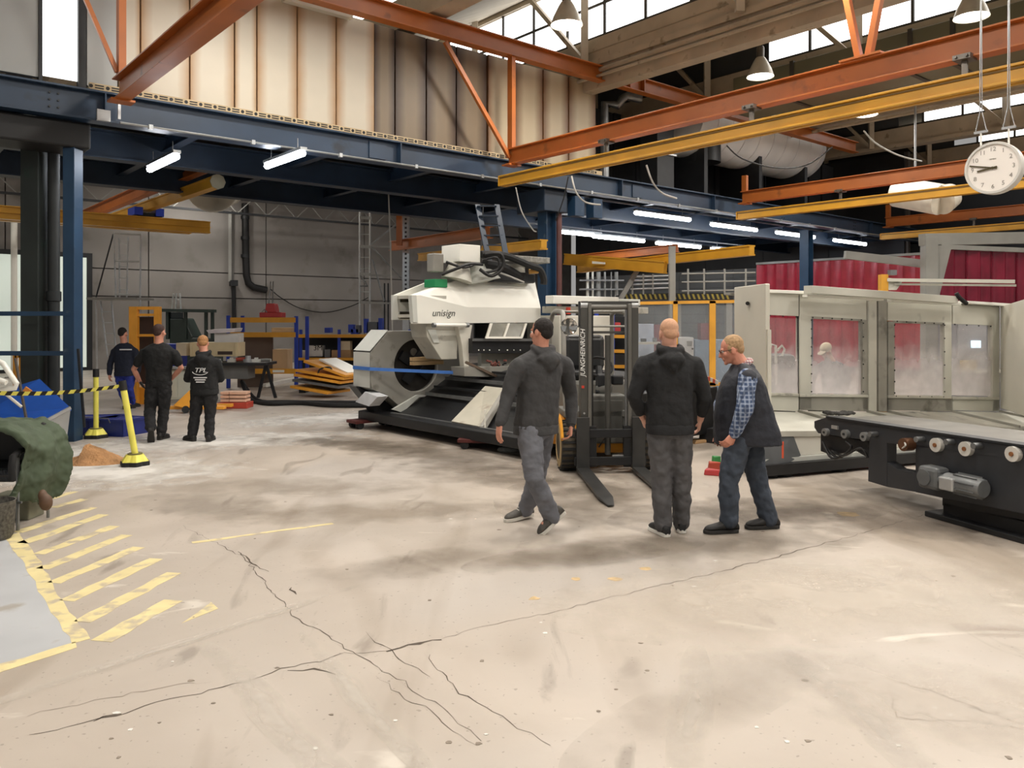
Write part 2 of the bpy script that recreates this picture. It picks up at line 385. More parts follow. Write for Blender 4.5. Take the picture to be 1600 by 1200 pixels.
# boxed olive air duct hung below the second valley
dct = thing('air_duct', 'long olive boxed air duct with strap hangers below the roof glazing', 'duct', W(16.9, 4, 6.75), TH)
MB().bx(-.45, .45, -9, 7.2, 0, .85).build('casing', mat('olive_duct', '6f6d58', .5, .2, .12, 1), dct, bevel=.02)
for b0 in (-6, -3.2, -.4, 2.2, 3.0, 5.6): MB().bx(-.48, .48, b0, b0+.09, -.03, .88).build('strap', mat('duct_strap', '3f3b34', .6), dct)

# ================================================================== blue mezzanine with columns
mez = thing('mezzanine', 'dark blue steel mezzanine on columns carrying the stained panel wall', 'platform', (0, 0, 0), TH)
def A_(a, b, z): return (a, b, z)
MB().ibeam(A_(-7, 12.95, 4.70), A_(34, 12.95, 4.70), .45, .26, .03, .03).build('front_beam', M_BLUE, mez, bevel=.004)
MB().ibeam(A_(-7, 15.3, 4.60), A_(34, 15.3, 4.60), .5, .3, .03, .03).build('main_beam', M_BLUED, mez)
MB().ibeam(A_(-7, 18.4, 4.62), A_(34, 18.4, 4.62), .5, .3, .03, .03).build('main_beam', M_BLUED, mez)
MB().bx(-7, 34, 13.05, 18.55, 5.15, 5.20).build('deck_plate', M_DARK, mez)
for k in range(17): MB().ibeam(A_(-5+2.4*k, 13.0, 4.86), A_(-5+2.4*k, 18.4, 4.86), .28, .16, .016, .012).build('joist', M_BLUED, mez)
for a in (3.0, 8.1, 14.3, 18, 27): MB().bx(a, a+.02, 12.82, 12.94, 4.73, 5.12).build('stiffener', M_BLUE, mez)
bolt = MB().cyl((0, 0, 0), (0, -.02, 0), .016, 6).mesh('bolt', M_DARK)
for a in (2.3, 7.6, 14.9, 21.5, 25.9):
    for i in range(2):
        for j in range(3): link('bolt', bolt, mez, M=Matrix.Translation((a+i*.11, 12.935, 4.83+j*.1)))
for a in (7.6, 14.9): MB().bx(a-.12, a+.24, 12.91, 12.94, 4.78, 5.09).build('splice_plate', M_BLUE, mez)
MB().tube([(3.2, 12.80, 4.715), (34, 12.80, 4.715)], .018, 6).build('conduit', M_GALV, mez)
for k in range(14): MB().bx(3.6+k*1.6, 3.66+k*1.6, 12.775, 12.83, 4.68, 4.75).build('conduit_clip', M_GALV, mez)
MB().bx(2.88, 3.06, 12.76, 12.82, 4.70, 4.86).build('junction_box', M_ALU, mez)
MB().bx(3.16, 3.20, 12.76, 12.80, 4.76, 4.98).build('short_tube', M_ALU, mez)
def column(a, b, pipe=None, wide=.30):
    MB().ibeam(A_(a, b, 0), A_(a, b, 4.62), wide, wide, .02, .014, up=(1, 0, 0)).build('column', M_BLUECOL, mez)
    MB().bx(a-.05, a+wide+.05, b-.2, b+.2, 0, .03).build('base_plate', M_BLUED, mez)
for a, b in ((12.1, 13.25), (23.3, 13.25)): column(a, b)
MB().bx(11.9, 12.6, 12.95, 13.9, 4.2, 4.7).build('column_head', M_BLUED, mez, bevel=.02)
for a in (12.75, 13.35): MB().bx(a, a+.3, 12.85, 13.1, 4.15, 4.6).build('bracket_box', M_BLUECOL, mez, bevel=.01)
MB().tube([A_(12.5, 13.12, 0), A_(12.5, 13.12, 4.5)], .07, 12).build('red_pipe', mat('brown_pipe', '5e3a38', .5), mez, True, label='brown red drain pipe beside the column')
# left portal: blue post, drain pipe and wide dark post with two cross rails
MB(mez).bar(P(114, 690, 11.75)-Vector((0, 0, .02)), P(114, 690, 11.75)+Vector((0, 0, 4.7)), .17, .24).build('column', M_BLUECOL, mez, bevel=.008)
MB(mez).bar(P(54, 684, 12.05), P(54, 684, 12.05)+Vector((0, 0, 4.7)), .27, .27).build('column', mat('dark_column', '2c3331', .6, 0, .25, 1.5, dirt=('22382f', 3, .6)), mez, bevel=.01)
pp = P(84, 682, 12.1)
MB(mez).tube([pp+Vector((0, 0, z)) for z in (0, 2.05, 2.06, 2.2, 2.21, 4.7)], [.085, .085, .105, .105, .085, .085], 14).build('drain_pipe', mat('pipe_dark', '2a2e2f', .55, 0, .2, 2), mez, True)
for y, x0 in ((490, 0), (552, 2)):
    MB(mez).bar(P(x0-60, y, 11.6), P(110, y, 11.65), .05, .065).build('cross_rail', M_BLUECOL, mez)
MB(mez).bx(1.3, 2.85, 13.0, 13.7, 4.3, 4.68, WR).build('column_head', M_BLACK, mez, bevel=.03)

# ================================================================== panel wall standing on the mezzanine
def panel_mat(key, c0, c1, w):
    m = mat(key, c0, .5, 0, .06, 1.2); nt = m.node_tree; N = nt.nodes; L = nt.links; b = N['Principled BSDF']
    tc = N.new('ShaderNodeTexCoord'); sp = N.new('ShaderNodeSeparateXYZ'); L.new(tc.outputs['Generated'], sp.inputs[0])
    n = N.new('ShaderNodeTexNoise'); n.inputs['Scale'].default_value = 2.5; n.inputs['Detail'].default_value = 6; L.new(tc.outputs['Object'], n.inputs['Vector'])
    su = N.new('ShaderNodeMath'); su.operation = 'MULTIPLY_ADD'; su.inputs[1].default_value = 2; su.inputs[2].default_value = -1; L.new(sp.outputs['X'], su.inputs[0]); ab = N.new('ShaderNodeMath'); ab.operation = 'ABSOLUTE'; L.new(su.outputs[0], ab.inputs[0])
    ad = N.new('ShaderNodeMath'); ad.operation = 'MULTIPLY_ADD'; L.new(n.outputs['Fac'], ad.inputs[0]); ad.inputs[1].default_value = .25; L.new(ab.outputs[0], ad.inputs[2])
    mr = N.new('ShaderNodeMapRange'); mr.inputs[1].default_value = w; mr.inputs[2].default_value = w+.62; L.new(ad.outputs[0], mr.inputs[0])
    mx = N.new('ShaderNodeMix'); mx.data_type = 'RGBA'; L.new(mr.outputs[0], mx.inputs[0])
    src = [l for l in L if l.to_socket == b.inputs['Base Color']][0].from_socket
    L.new(src, mx.inputs[6]); mx.inputs[7].default_value = lin(c1); L.new(mx.outputs[2], b.inputs['Base Color']); return m
M_PAN1 = panel_mat('panel_cream', 'cdc5b4', 'a3763f', .62)
M_PAN2 = panel_mat('panel_smoked', '80705a', '3d2a1c', .45)
M_PAN3 = panel_mat('panel_toasted', 'b9aa8e', '6d4a2c', .50)
M_PAN0 = mat('panel_grey', '9a9b99', .45, .2, .1, .8)
pw = thing('panel_wall', 'tall heat-stained insulated panel wall standing on the blue mezzanine', 'wall panel', W(0, 13.02, 5.24), TH)
def aa(px): return AB(onb(px, 200, 13.02))[0]
PJ = [(-160, -60, 0), (-59, 64, 0), (135, 184, 0), (185, 219, 1), (220, 296, 1), (297, 366, 1), (367, 401, 1), (402, 464, 1), (465, 525, 1), (526, 585, 1), (586, 618, 2), (619, 667, 2), (668, 714, 2), (715, 762, 2), (763, 804, 3), (805, 848, 3), (849, 888, 3), (889, 931, 3)]
for i, (x0, x1, k) in enumerate(PJ):
    u0, u1 = aa(x0), aa(x1); w = u1-u0-.012; yy = .0 if k != 2 else .03
    o = MB().bx(-w/2, w/2, yy, yy+.09, -.0, 2.09).build('panel', (M_PAN0, M_PAN1, M_PAN2, M_PAN3)[k], pw, bevel=.006)
    o.location = ((u0+u1)/2, 0, 0)
u0, u1 = aa(66), aa(122)
MB().bx(u0, u1, .05, .07, .05, 2.2).build('window_sheet', mat('lit_sheet', 'eef1f0', .4, 0, .03, 2, emit=1.6), pw, label='bright corrugated translucent window sheet')
for k in range(3): MB().bx(u0+.02+k*(u1-u0)/3, u0+.07+k*(u1-u0)/3, .035, .05, .05, 2.2).build('sheet_rib', mat('lit_sheet'), pw)
for x0, x1 in ((60, 66), (122, 134)): MB().bx(aa(x0), aa(x1), -.03, .1, -.05, 2.25).build('jamb', M_DARK, pw)
MB().bx(aa(135), aa(931), -.20, -.12, -.088, .005).build('perforated_strip', mat('strip_tan', 'b9a582', .6, 0, .15, 3), pw)
hb = MB(); u = aa(137); du = .225; i = 0
while u < aa(925):
    if i % 2 == 0: hb.lathe([(.0275, 0), (.0275, .004)], 10, Matrix.Translation((u, -.200, -.044)) @ Matrix.Rotation(PI/2, 4, 'X'))
    else:
        for z in (-.026, -.062): hb.bx(u-.06, u+.06, -.205, -.2, z-.009, z+.009)
    u += du/2 if i % 2 else du/2; i += 1
hb.build('strip_opening', M_BLACK, pw, kind='stuff')
MB().bx(aa(440), aa(545), -.16, -.02, 2.0, 2.07).build('light_rail', M_BEIGE, pw)

# ================================================================== overhead crane runways (orange) and rails (yellow)
lab = {3.12: 'leftmost orange suspended crane runway beam, ending over the blue mezzanine', 10.5: 'orange crane runway beam with V-shaped hanger crossing the upper right', 18.8: 'orange crane runway beam passing behind the white clock', 27.3: 'farthest orange crane runway beam at the right edge'}
for a, l in lab.items():
    t = thing('crane_runway', l, 'crane beam', W(a, 12.5, 4.95), TH, 'orange crane runways')
    MB().ibeam((0, 0, 0), (0, -21, 0), .32, .21, .022, .016).build('beam', M_ORANGE, t, bevel=.003)
    MB().bar((0, -.08, .3), (0, -.08, 2.25 if a < 11 else .75), .10, .14).build('hanger_post', M_ORANGE, t)
    MB().bx(-.16, .16, -.2, .04, -.03, 0).build('end_plate', M_ORANGE, t)
    if a < 4: MB().bar((-.05, -.06, .4), (-1.0, -.06, 2.6), .05, .06).build('brace', M_ORANGE, t)
    elif a < 11: MB().bar((-.04, -.06, .15), (-1.65, -.06, 2.15), .07, .08).build('brace', M_ORANGE, t)
    if a == 10.5:
        q = AB(ona(1350, 92, a)); y0 = q[1]-12.5
        for s in (-1, 1): MB().bar((0, y0+s*.06, .32), (0, y0+s*.45, 2.3), .1, .08).build('hanger_post', M_ORANGE, t)
        MB().bx(-.14, .14, y0-.28, y0+.28, .32, .35).build('end_plate', M_ORANGE, t)
tb = thing('cross_beam', 'orange cross beam running above the panel wall towards the skylights', 'crane beam', W(0, 12.42, 7.15), TH)
MB().ibeam((-2, 0, 0), (25, 0, 0), .34, .22, .024, .018).build('beam', M_ORANGE, tb, bevel=.003)
for a in (14.0, 14.5): MB().bx(a, a+.03, -.12, .12, .02, .32).build('stiffener', M_ORANGE, tb)
M_TROL = mat('clamp_steel', '6d6862', .4, .7, .2, 8)
ylab = {10.42: 'yellow crane rail hung under the orange runway with the V hanger', 18.8: 'yellow crane rail running behind the bottom of the white clock', 27.25: 'farthest yellow crane rail above the welding curtain'}
for a, l in ylab.items():
    t = thing('crane_rail', l, 'crane rail', W(a, 12.62, 4.52), TH, 'yellow crane rails')
    MB().bx(-.07, .07, -21, 0, .03, .20).bx(-.10, .10, -21, 0, .185, .215).bx(-.10, -.025, -21, 0, 0, .03).bx(.025, .10, -21, 0, 0, .03).build('rail', M_YELLOW, t, bevel=.005)
    for y, z in ((-.078, .10), ): MB().bx(-.085, -.07, -21, -.02, .15, .17).build('slot', M_YELLOWD, t)
    MB().bx(-.1, .1, 0, .02, .0, .21).build('end_cap', M_YELLOW, t)
    for k in range(6):
        y0 = -2.9-2.95*k
        tr = MB().bx(-.11, .11, y0-.1, y0+.1, .40, .46).bx(-.02, .02, y0-.03, y0+.03, .2, .42).build('suspension_clamp', M_TROL, t)
        MB().cyl((-.14, y0-.06, .43), (.14, y0-.06, .43), .018, 8).cyl((-.14, y0+.06, .43), (.14, y0+.06, .43), .018, 8).build('clamp_bolt', M_TROL, tr)
def rail(name, label, p, q, h, m, w=.14, grp=None):
    t = thing(name, label, 'crane rail' if m is M_YELLOW else 'crane beam', p, 0, grp); q = Vector(q)-Vector(p)
    if m is M_YELLOW:
        MB().bar((0, 0, 0), q, w, h).build('rail', m, t, bevel=.006); MB().bar((0, 0, 0), q, w+.05, .03, ofs=h/2).build('flange', m, t); MB().bar((0, 0, 0), q, w+.05, .03, ofs=-h/2).build('flange', m, t)
    else: MB().ibeam((0, 0, 0), q, h, .2).build('beam', m, t)
    return t
rl = rail('crane_rail', 'yellow crane rail with black capped end left of the round duct', W(5.95, 16.4, 4.62), W(5.85, 26, 4.62), .2, M_YELLOW)
MB().cyl((0, 0, 0), W(0, -.03, 0), .16, 8).build('end_cap', mat('cap_pale', 'a9a692', .6), rl)
rail('crane_runway', 'orange runway beam under the mezzanine beside the left fluorescent lamp', W(5.9, 15.6, 5.0-.1), W(5.9, 30, 4.9), .3, M_ORANGE)
g2 = thing('bridge_girder', 'double yellow bridge girder with blue trolley crossing behind the left columns', 'crane girder', W(7.4, 21.0, 4.05), TH)
for i, (y, z) in enumerate(((0, .0), (.42, .0))):
    MB().bx(-14, 0-.35*i, y-.08, y+.08, 0, .28).build('girder', M_YELLOW, g2, bevel=.006)
    for zz in (.0, .14, .28): MB().bx(-14, 0-.35*i, y-.12, y+.12, zz-.012, zz+.012).build('girder_rib', M_YELLOW, g2)
for x in (-1.75, -1.25): MB().bx(x-.1, x+.1, -.1, .5, .32, .52).build('trolley_wheel_box', mat('trolley_blue', '2846c8', .4), g2, bevel=.01)
MB().bx(-1.75, -1.25, 0, .4, .30, .4).build('trolley_frame', M_DARK, g2)

# ================================================================== lamps
M_LAMPW = mat('lamp_glow', 'fff6e8', .4, 0, 0, emit=18)
M_LAMPH = mat('lamp_spun_metal', 'd2cdc0', .35, .4, .1, 4)
def make_highbay():
    t = thing('high_bay_lamp', '', 'lamp', (0, 0, 0), 0, 'high bay hall lamps')
    MB().lathe([(.07, .42), (.10, .40), (.15, .32), (.24, .14), (.29, .0), (.295, -.02), (.28, -.01), (.23, .13), (.14, .30)], 24, cap=False).build('reflector', M_LAMPH, t, True)
    MB().lathe([(.085, .40), (.085, .62), (.06, .66)], 16).build('gear_housing', M_TROL, t, True)
    MB().ball((0, 0, .0), (.265, .265, .05), 20, 8).build('bulb_cover', M_LAMPW, t, True)
    MB().cyl((0, 0, .65), (0, 0, 1.5), .012, 6).build('suspension', M_TROL, t)
    ld = bpy.data.lights.new('lamp_light', 'AREA'); ld.shape = 'DISK'; ld.size = .5; ld.energy = LAMP_W; ld.color = LAMP_C
    lo = bpy.data.objects.new('lamp_light', ld); COL.objects.link(lo); lo.parent = t; lo.location = (0, 0, -.06)
    return t
hb0 = make_highbay()
spots = [(10.1, 10.4, 'high bay lamp hanging at the top centre beside the roof window'), (15.5, 9.85, 'high bay lamp hanging behind the orange runway above the big round duct'), (15.3, 5.5, 'high bay lamp hanging in the top right corner'),
         (10.1, 5.6, None), (10.1, .8, None), (5.0, 10.4, None), (5.0, 5.6, None), (5.0, .8, None), (0, 5.6, None), (0, .8, None), (15.3, .8, None), (20.5, 5.5, None), (20.5, 9.9, None), (5, -4, None), (10.1, -4, None)]
for i, (a, b, l) in enumerate(spots):
    l = l or 'high bay lamp out of frame above the open floor'
    p = W(a, b, 7.15)
    if i == 0: hb0.location = p; hb0['label'] = l
    else: copy_tree(hb0, p, 0, l)
M_LAMPW.cycles.emission_sampling = 'NONE'; M_PANE.cycles.emission_sampling = 'NONE'
M_TUBE = mat('fluorescent_glow', 'f4f8ff', .4, 0, 0, emit=28)
def make_tube(L_):
    t = thing('fluorescent_lamp', '', 'lamp', (0, 0, 0), 0, 'fluorescent lamps under the mezzanine')
    MB().bx(-L_/2, L_/2, -.06, .06, .05, .10).build('housing', M_GALV, t)
    MB().tube([(-L_/2, 0, 0), (-L_/2+.03, 0, 0), (L_/2-.03, 0, 0), (L_/2, 0, 0)], [.04, .055, .055, .04], 8).build('diffuser', M_TUBE, t, True)
    for s in (-1, 1): MB().cyl((s*L_*.35, 0, .1), (s*L_*.35, 0, .28), .008, 6).build('suspension', M_GALV, t)
    return t
tubes = [((990, 330, 1080, 346, 14.2), 'first bright tube lamp of the upper row, nearest the blue column'), ((1108, 350, 1185, 360, 14.2), 'second tube lamp of the upper row under the mezzanine'), ((1208, 362, 1277, 372, 14.2), 'third tube lamp of the upper row under the mezzanine'), ((1297, 374, 1358, 383, 14.2), 'last tube lamp of the upper row above the curtains'),
         ((884, 362, 906, 366, 17), 'short visible tube lamp just right of the blue column'), ((930, 369, 1003, 377, 17), 'tube lamp of the lower row right of the blue column'), ((1028, 379, 1092, 387, 17), 'middle tube lamp of the lower row'), ((1110, 387, 1172, 396, 17), 'rightmost tube lamp of the lower row')]
tb0 = make_tube(2.4)
for i, ((x0, y0, x1, y1, b), l) in enumerate(tubes):
    p = (onb(x0, y0, b)+onb(x1, y1, b))/2
    if i == 0: tb0.matrix_basis = Matrix.Translation(p) @ Matrix.Rotation(TH, 4, 'Z'); tb0['label'] = l
    else: copy_tree(tb0, p, TH, l)
ts0 = make_tube(1.5); ts0.matrix_basis = Matrix.Translation(P(444, 250, 13.6)) @ Matrix.Rotation(TH+PI/2, 4, 'Z'); ts0['label'] = 'tube lamp below the mezzanine edge left of centre'
copy_tree(ts0, P(254, 255, 13.3), TH+PI/2, 'leftmost tube lamp below the mezzanine near the left column')
lc = thing('lamp_carrier', 'long galvanised carrier rail holding the upper row of tube lamps', 'rail', W(15, 14.2, 4.86), TH)
MB().bx(0, 16, -.03, .03, 0, .04).build('rail', M_GALV, lc)
lc2 = thing('lamp_carrier', 'galvanised carrier rail holding the lower row of tube lamps', 'rail', W(15, 17, 4.52), TH)
MB().bx(0, 11, -.03, .03, 0, .04).build('rail', M_GALV, lc2)
# ================================================================== large white lathe on transport skates
MA, MBB = 6.6, 9.5
lt = thing('lathe_machine', 'large white and grey lathe with wedge-shaped head and dark bed on skates', 'machine', W(MA, MBB, 0), TH)
M_LGREY = mat('lathe_grey', '8d8b84', .5, 0, .12, 2.5, dirt=('6d6a63', 4, .6))
M_LPALE = mat('lathe_pale', 'c9cbc4', .45, 0, .06, 2, dirt=('8f8f88', 6, .72))
M_BED = mat('lathe_bed_black', '1d1e20', .45, .1, .2, 4)
def poly_b(pts, b, th, m, name, parent=lt, bevel=.006, label=None):      # pixel outline on the plane b, th deep
    return MB(lt).prism([onb(x, y, b) for x, y in pts], BX*th).build(name, m, parent, bevel=bevel, label=label)
# octagonal chuck guard with round bore
def holed(poly, c, r, vec, n=48):
    mb = MB(lt); e1 = AX; out, inn = [], []
    for k in range(n):
        t = 2*PI*k/n; d = e1*math.cos(t)+ZU*math.sin(t); best = 9
        for i in range(len(poly)):
            p, q = poly[i]-c, poly[(i+1) % len(poly)]-c
            px_, pz_, qx, qz = p.dot(e1), p.z, q.dot(e1), q.z; dx, dz = math.cos(t), math.sin(t)
            den = dx*(qz-pz_)-dz*(qx-px_)
            if abs(den) < 1e-9: continue
            s_ = (px_*(qz-pz_)-pz_*(qx-px_))/den; w_ = (px_*dz-pz_*dx)/den
            if s_ > 0 and -1e-6 <= w_ <= 1+1e-6: best = min(best, s_)
        out.append(c+d*best); inn.append(c+d*r)
    V = out+inn+[p+vec for p in out]+[p+vec for p in inn]; f = []
    for k in range(n):
        j = (k+1) % n
        f += [(k, j, n+j, n+k), (2*n+k, 3*n+k, 3*n+j, 2*n+j), (k, 2*n+k, 2*n+j, j), (n+k, n+j, 3*n+j, 3*n+k)]
    return mb.add(V, f)
gp = [onb(x, y, 11.15) for x, y in [(579, 550), (607, 517), (690, 517), (722, 548), (722, 600), (690, 626), (652, 648), (630, 640), (605, 618), (579, 607)]]
gc = onb(651, 571, 11.15); gr = .435
holed(gp, gc, gr, BX*.52).build('chuck_guard', M_LGREY, lt, bevel=.008)
side = [(579, 550), (579, 607)]
MB(lt).add([onb(579, 551, 11.14)-AX*.012, onb(579, 606, 11.14)-AX*.012, onb(579, 606, 11.14)-AX*.012+BX*.53, onb(579, 551, 11.14)-AX*.012+BX*.53], [(0, 1, 2, 3)]).build('guard_edge', M_LPALE, lt)  # paler skin puts the light on the guard's left side into colour
MB(lt).add([onb(579, 549.5, 11.14)+Vector((-.01, 0, .01)), onb(607, 516.5, 11.14)+Vector((-.01, 0, .01)), onb(607, 516.5, 11.14)+BX*.53+Vector((-.01, 0, .01)), onb(579, 549.5, 11.14)+BX*.53+Vector((-.01, 0, .01))], [(0, 1, 2, 3)]).build('guard_edge', M_LPALE, lt)  # same paler skin for the lit upper left bevel
bd = MB(lt); cc = gc+BX*.1; bd.cyl(cc, cc+BX*.05, gr+.05, 40); bd.build('bore_disc', mat('bore_dark', '2b2825', .6, .2, .3, 5), lt, True)
MB(lt).cyl(cc+Vector((0, 0, .22))-BX*.02, cc+Vector((0, 0, .22))+BX*.01, .065, 20).build('bore_hole', mat('bore_pale', '77746c', .5), lt)
for k in range(4):
    t = k*PI/2+.6; MB(lt).bx(-.08, .08, -.07, 0, .12, .33, Matrix.Translation(cc) @ Matrix.Rotation(TH, 4, 'Z') @ Matrix.Rotation(t, 4, 'Y')).build('chuck_jaw', M_DARK, lt)
poly_b([(613, 640), (652, 617), (668, 617), (668, 620), (655, 621), (629, 645)], 11.08, .05, M_LPALE, 'guard_lip')
# wedge head with the lettering
b1, b2, b3 = 10.3, 10.55, 10.82
q = lambda x, y, b: onb(x, y, b)
Fp = [q(645, 506, b1), q(845, 504, b1), q(845, 481, b1), q(731, 480, b1), q(655, 461, b1), q(643, 461, b1), q(720, 436, b2), q(836, 440, b2)]
bk = [q(645, 506, b1)+BX*.06, q(845, 504, b1)+BX*.75, q(836, 440, b2)+BX*.45, q(720, 436, b2)+BX*.25, q(643, 461, b1)+BX*.06]
mbh = MB(lt); mbh.add(Fp+bk, [(0, 1, 2, 3, 4, 5), (4, 3, 6), (3, 2, 7, 6), (5, 4, 6), (1, 9, 10, 7, 2), (6, 7, 10, 11), (0, 5, 12, 8), (5, 6, 11, 12), (0, 8, 9, 1), (8, 12, 11, 10, 9)])
mbh.build('head_cover', M_WHITE, lt, bevel=.006, label='white wedge-shaped head cover')
text_part('unisign', .155, face_M(onb(693, 489.5, b1-.004), AX), mat('logo_grey', '55564f', .5, 0, 0), lt, depth=.002, shear=.25, sx=1.05)
poly_b([(643, 461), (651, 461), (653, 504), (646, 504)], b1-.02, .1, M_LPALE, 'end_flange')
poly_b([(614, 462), (667, 441), (700, 441), (700, 500), (614, 500)], 10.86, .05, M_WHITE, 'rear_plate')
poly_b([(614, 461), (621, 461), (624, 500), (614, 500)], 10.80, .06, M_LPALE, 'end_flange')
for (y0, y1) in ((461, 464), (491, 495)):
    p0 = q(646, y0, b1+.02)+AX*.02; MB(lt).prism([p0, p0+AX*.6, p0+AX*.6+Vector((0, 0, -.05)), p0+Vector((0, 0, -.05))], BX*.52).build('rib_plate', M_SOOT, lt)
p0 = q(646, 478, b1+.3)+AX*.25; MB(lt).prism([p0+Vector((0, 0, .16)), p0+AX*.05+Vector((0, 0, .16)), p0+AX*.05-Vector((0, 0, .2)), p0-Vector((0, 0, .2))], BX*.3).build('inner_web', M_LPALE, lt)
for y0, y1 in ((464, 472), (487, 498)): poly_b([(625, y0), (643, y0), (644, y1), (626, y1)], 10.845, .012, mat('slot_dark', '4a4436', .6, 0, .2, 8), 'end_slot', bevel=0)  # dark strips stand for the shade inside the open head end
# saddle and legs under the head
MB(lt).add([q(664, 505, 10.4), q(716, 505, 10.4), q(714, 561, 10.4), q(690, 562, 10.4), q(668, 527, 10.4)]+[p+BX*.45 for p in [q(664, 505, 10.4), q(716, 505, 10.4), q(714, 561, 10.4), q(690, 562, 10.4), q(668, 527, 10.4)]],
           [(4, 3, 2, 1, 0), (5, 6, 7, 8, 9)]+[(i, (i+1) % 5, 5+(i+1) % 5, 5+i) for i in range(5)]).build('saddle', M_SOOT, lt, bevel=.01)
poly_b([(668, 515), (681, 515), (687, 536), (678, 536)], 10.38, .02, M_LPALE, 'saddle_plate')
poly_b([(715, 508), (738, 508), (733, 540), (733, 581), (726, 581), (722, 540)], 10.3, .12, M_BEIGE, 'leg_plate')
MB(lt).cyl(q(680, 508, 10.22), q(728, 508, 10.22), .028, 12).build('round_rod', M_WHITE, lt, True)
for x in (677, 729): MB(lt).cyl(q(x-1, 508, 10.22), q(x+3, 508, 10.22), .038, 12).build('rod_end', M_STEEL, lt, True)
# work space on the right under the head
poly_b([(742, 504), (846, 504), (846, 534), (742, 534)], 10.75, .04, M_DARK, 'back_cover')
for (pp_, nm) in ([(766, 505), (770, 505), (763, 528), (759, 528)], 'f'), ([(794, 505), (797, 505), (789, 528), (786, 528)], 'f'), ([(821, 505), (824, 505), (817, 528), (813, 528)], 'f'), ([(759, 526), (817, 526), (816, 529), (759, 529)], 'f'):
    MB(lt).prism([onb(x, y, 10.25-.006*(y-504)) for x, y in pp_], BX*.02).build('flap_frame', M_BEIGE, lt)
MB(lt).prism([onb(x, y, 10.28-.006*(y-504)) for x, y in [(768, 505), (822, 505), (815, 527), (761, 527)]], BX*.01).build('flap_pane', mat('oily_glass', '7b7a70', .25, 0, .2, 4), lt)
poly_b([(738, 529), (852, 529), (852, 552), (738, 552)], 10.2, .3, M_BED, 'slide_cover')
for x in (748, 756, 765, 780, 793, 803, 813): MB(lt).cyl(onb(x, 547, 10.2), onb(x, 547, 10.18), .012, 8).build('bolt', M_WHITE, lt)
MB(lt).prism([onb(x, y, 10.18) for x, y in [(738, 529), (850, 529), (850, 533), (738, 533)]], BX*-.03).build('slide_edge', M_STEEL, lt)
poly_b([(752, 552), (850, 552), (850, 580), (752, 580)], 10.5, .1, M_SOOT, 'rear_wall')
poly_b([(725, 574), (800, 572), (790, 590), (726, 588)], 10.05, .35, M_LGREY, 'carriage_apron')
MB(lt).bar(onb(728, 566, 10.1), onb(775, 588, 10.0), .06, .04).build('bent_arm', mat('rust_arm', '6a5a4c', .6, .3, .2, 9), lt)
for i in range(12):
    p = onb(762+random.uniform(0, 32), 566+random.uniform(-3, 6), 10.1); v = Vector((random.uniform(-1, 1), random.uniform(-1, 1), random.uniform(-.5, .7)))*.06
    MB(lt).tube([p-v, p, p+v.cross(ZU)*.9], .018, 8).build('hose_stub', mat('rusty_red', '7d4a42', .55, .2, .2, 9) if i % 3 else M_DARK, lt, True)
# slanted bed running towards the viewer
sec = [(6.62, .13), (6.62, .27), (6.85, .29), (6.95, .26), (7.3, .40), (8.2, .92), (8.5, .98), (9.4, .98), (9.4, .13)]
MB(lt).prism([W(a, 7.5, z) for a, z in sec], BX*4.3).build('bed', M_BED, lt, bevel=.012)
for (a, z, h, m) in [(7.45, .56, .05, M_STEEL), (7.62, .67, .035, M_DARK), (7.85, .80, .05, M_STEEL), (8.1, .93, .04, M_DARK), (6.78, .29, .02, M_STEEL)]:
    MB(lt).bar(W(a, 7.6, z), W(a, 11.0, z), .05, h).build('guide_way', m, lt)
bl = [ona(705, 658, 6.75), ona(748, 666, 6.75), ona(786, 606, 7.65), ona(758, 603, 7.75)]
MB(lt).prism(bl, Vector((.02, .02, -.04))).build('chip_plate', mat('chip_plate', 'c3bfb0', .42, .1, .08, 3, dirt=('9c8b7c', 3, .6)), lt, bevel=.004, label='pale sloping chip cover plate')
MB(lt).prism([bl[1]+Vector((.01, 0, 0)), bl[2]+Vector((.01, 0, 0)), bl[2]+Vector((.03, -.02, -.05)), bl[1]+Vector((.03, -.02, -.08))], Vector((.05, 0, 0))).build('plate_edge', M_LGREY, lt)
poly_b([(556, 604), (580, 612), (616, 632), (640, 650), (640, 662), (592, 656), (584, 640)], 11.45, .25, M_BED, 'bed_end')
wp = [ona(x, y, 6.45) for x, y in [(555, 628), (570, 612), (590, 620), (576, 635)]]
MB(lt).prism(wp, AX*.2).build('end_plate', mat('white_plate', 'd7dade', .4), lt, bevel=.004, label='small white plate on the bed end')
MB(lt).bar(ona(758, 640, 6.7), ona(758, 668, 6.7), .02, .03).build('upright_edge', M_WHITE, lt)
MB(lt).bx(7.5, 9.9, 7.0, 7.6, .12, .8, WR).build('bed_foot', M_BED, lt, bevel=.02)
# cabinet behind and arms on top
MB(lt).bx(9.45, 10.75, 9.9, 11.2, .2, 1.86, WR).build('rear_cabinet', M_BEIGE, lt, bevel=.02)
MB(lt).bx(9.5, 9.62, 9.8, 9.92, .2, 1.8, WR).build('cabinet_edge', M_SOOT, lt)
MB(lt).bx(9.45, 11.9, 10.0, 10.35, 1.9, 2.02, WR).build('top_tray', M_SOOT, lt, bevel=.01)
MB(lt).bx(9.3, 10.95, 9.9, 10.1, 2.06, 2.2, WR).build('top_beam', M_WHITE, lt, bevel=.01)
MB(lt).bx(10.95, 11.9, 10.2, 10.35, 2.06, 2.18, WR).build('top_beam', M_LPALE, lt, bevel=.01)
MB(lt).bx(9.6, 9.66, 9.85, 9.9, 1.88, 2.0, WR).build('stop_button', mat('red_paint', 'c23b2a', .4), lt)
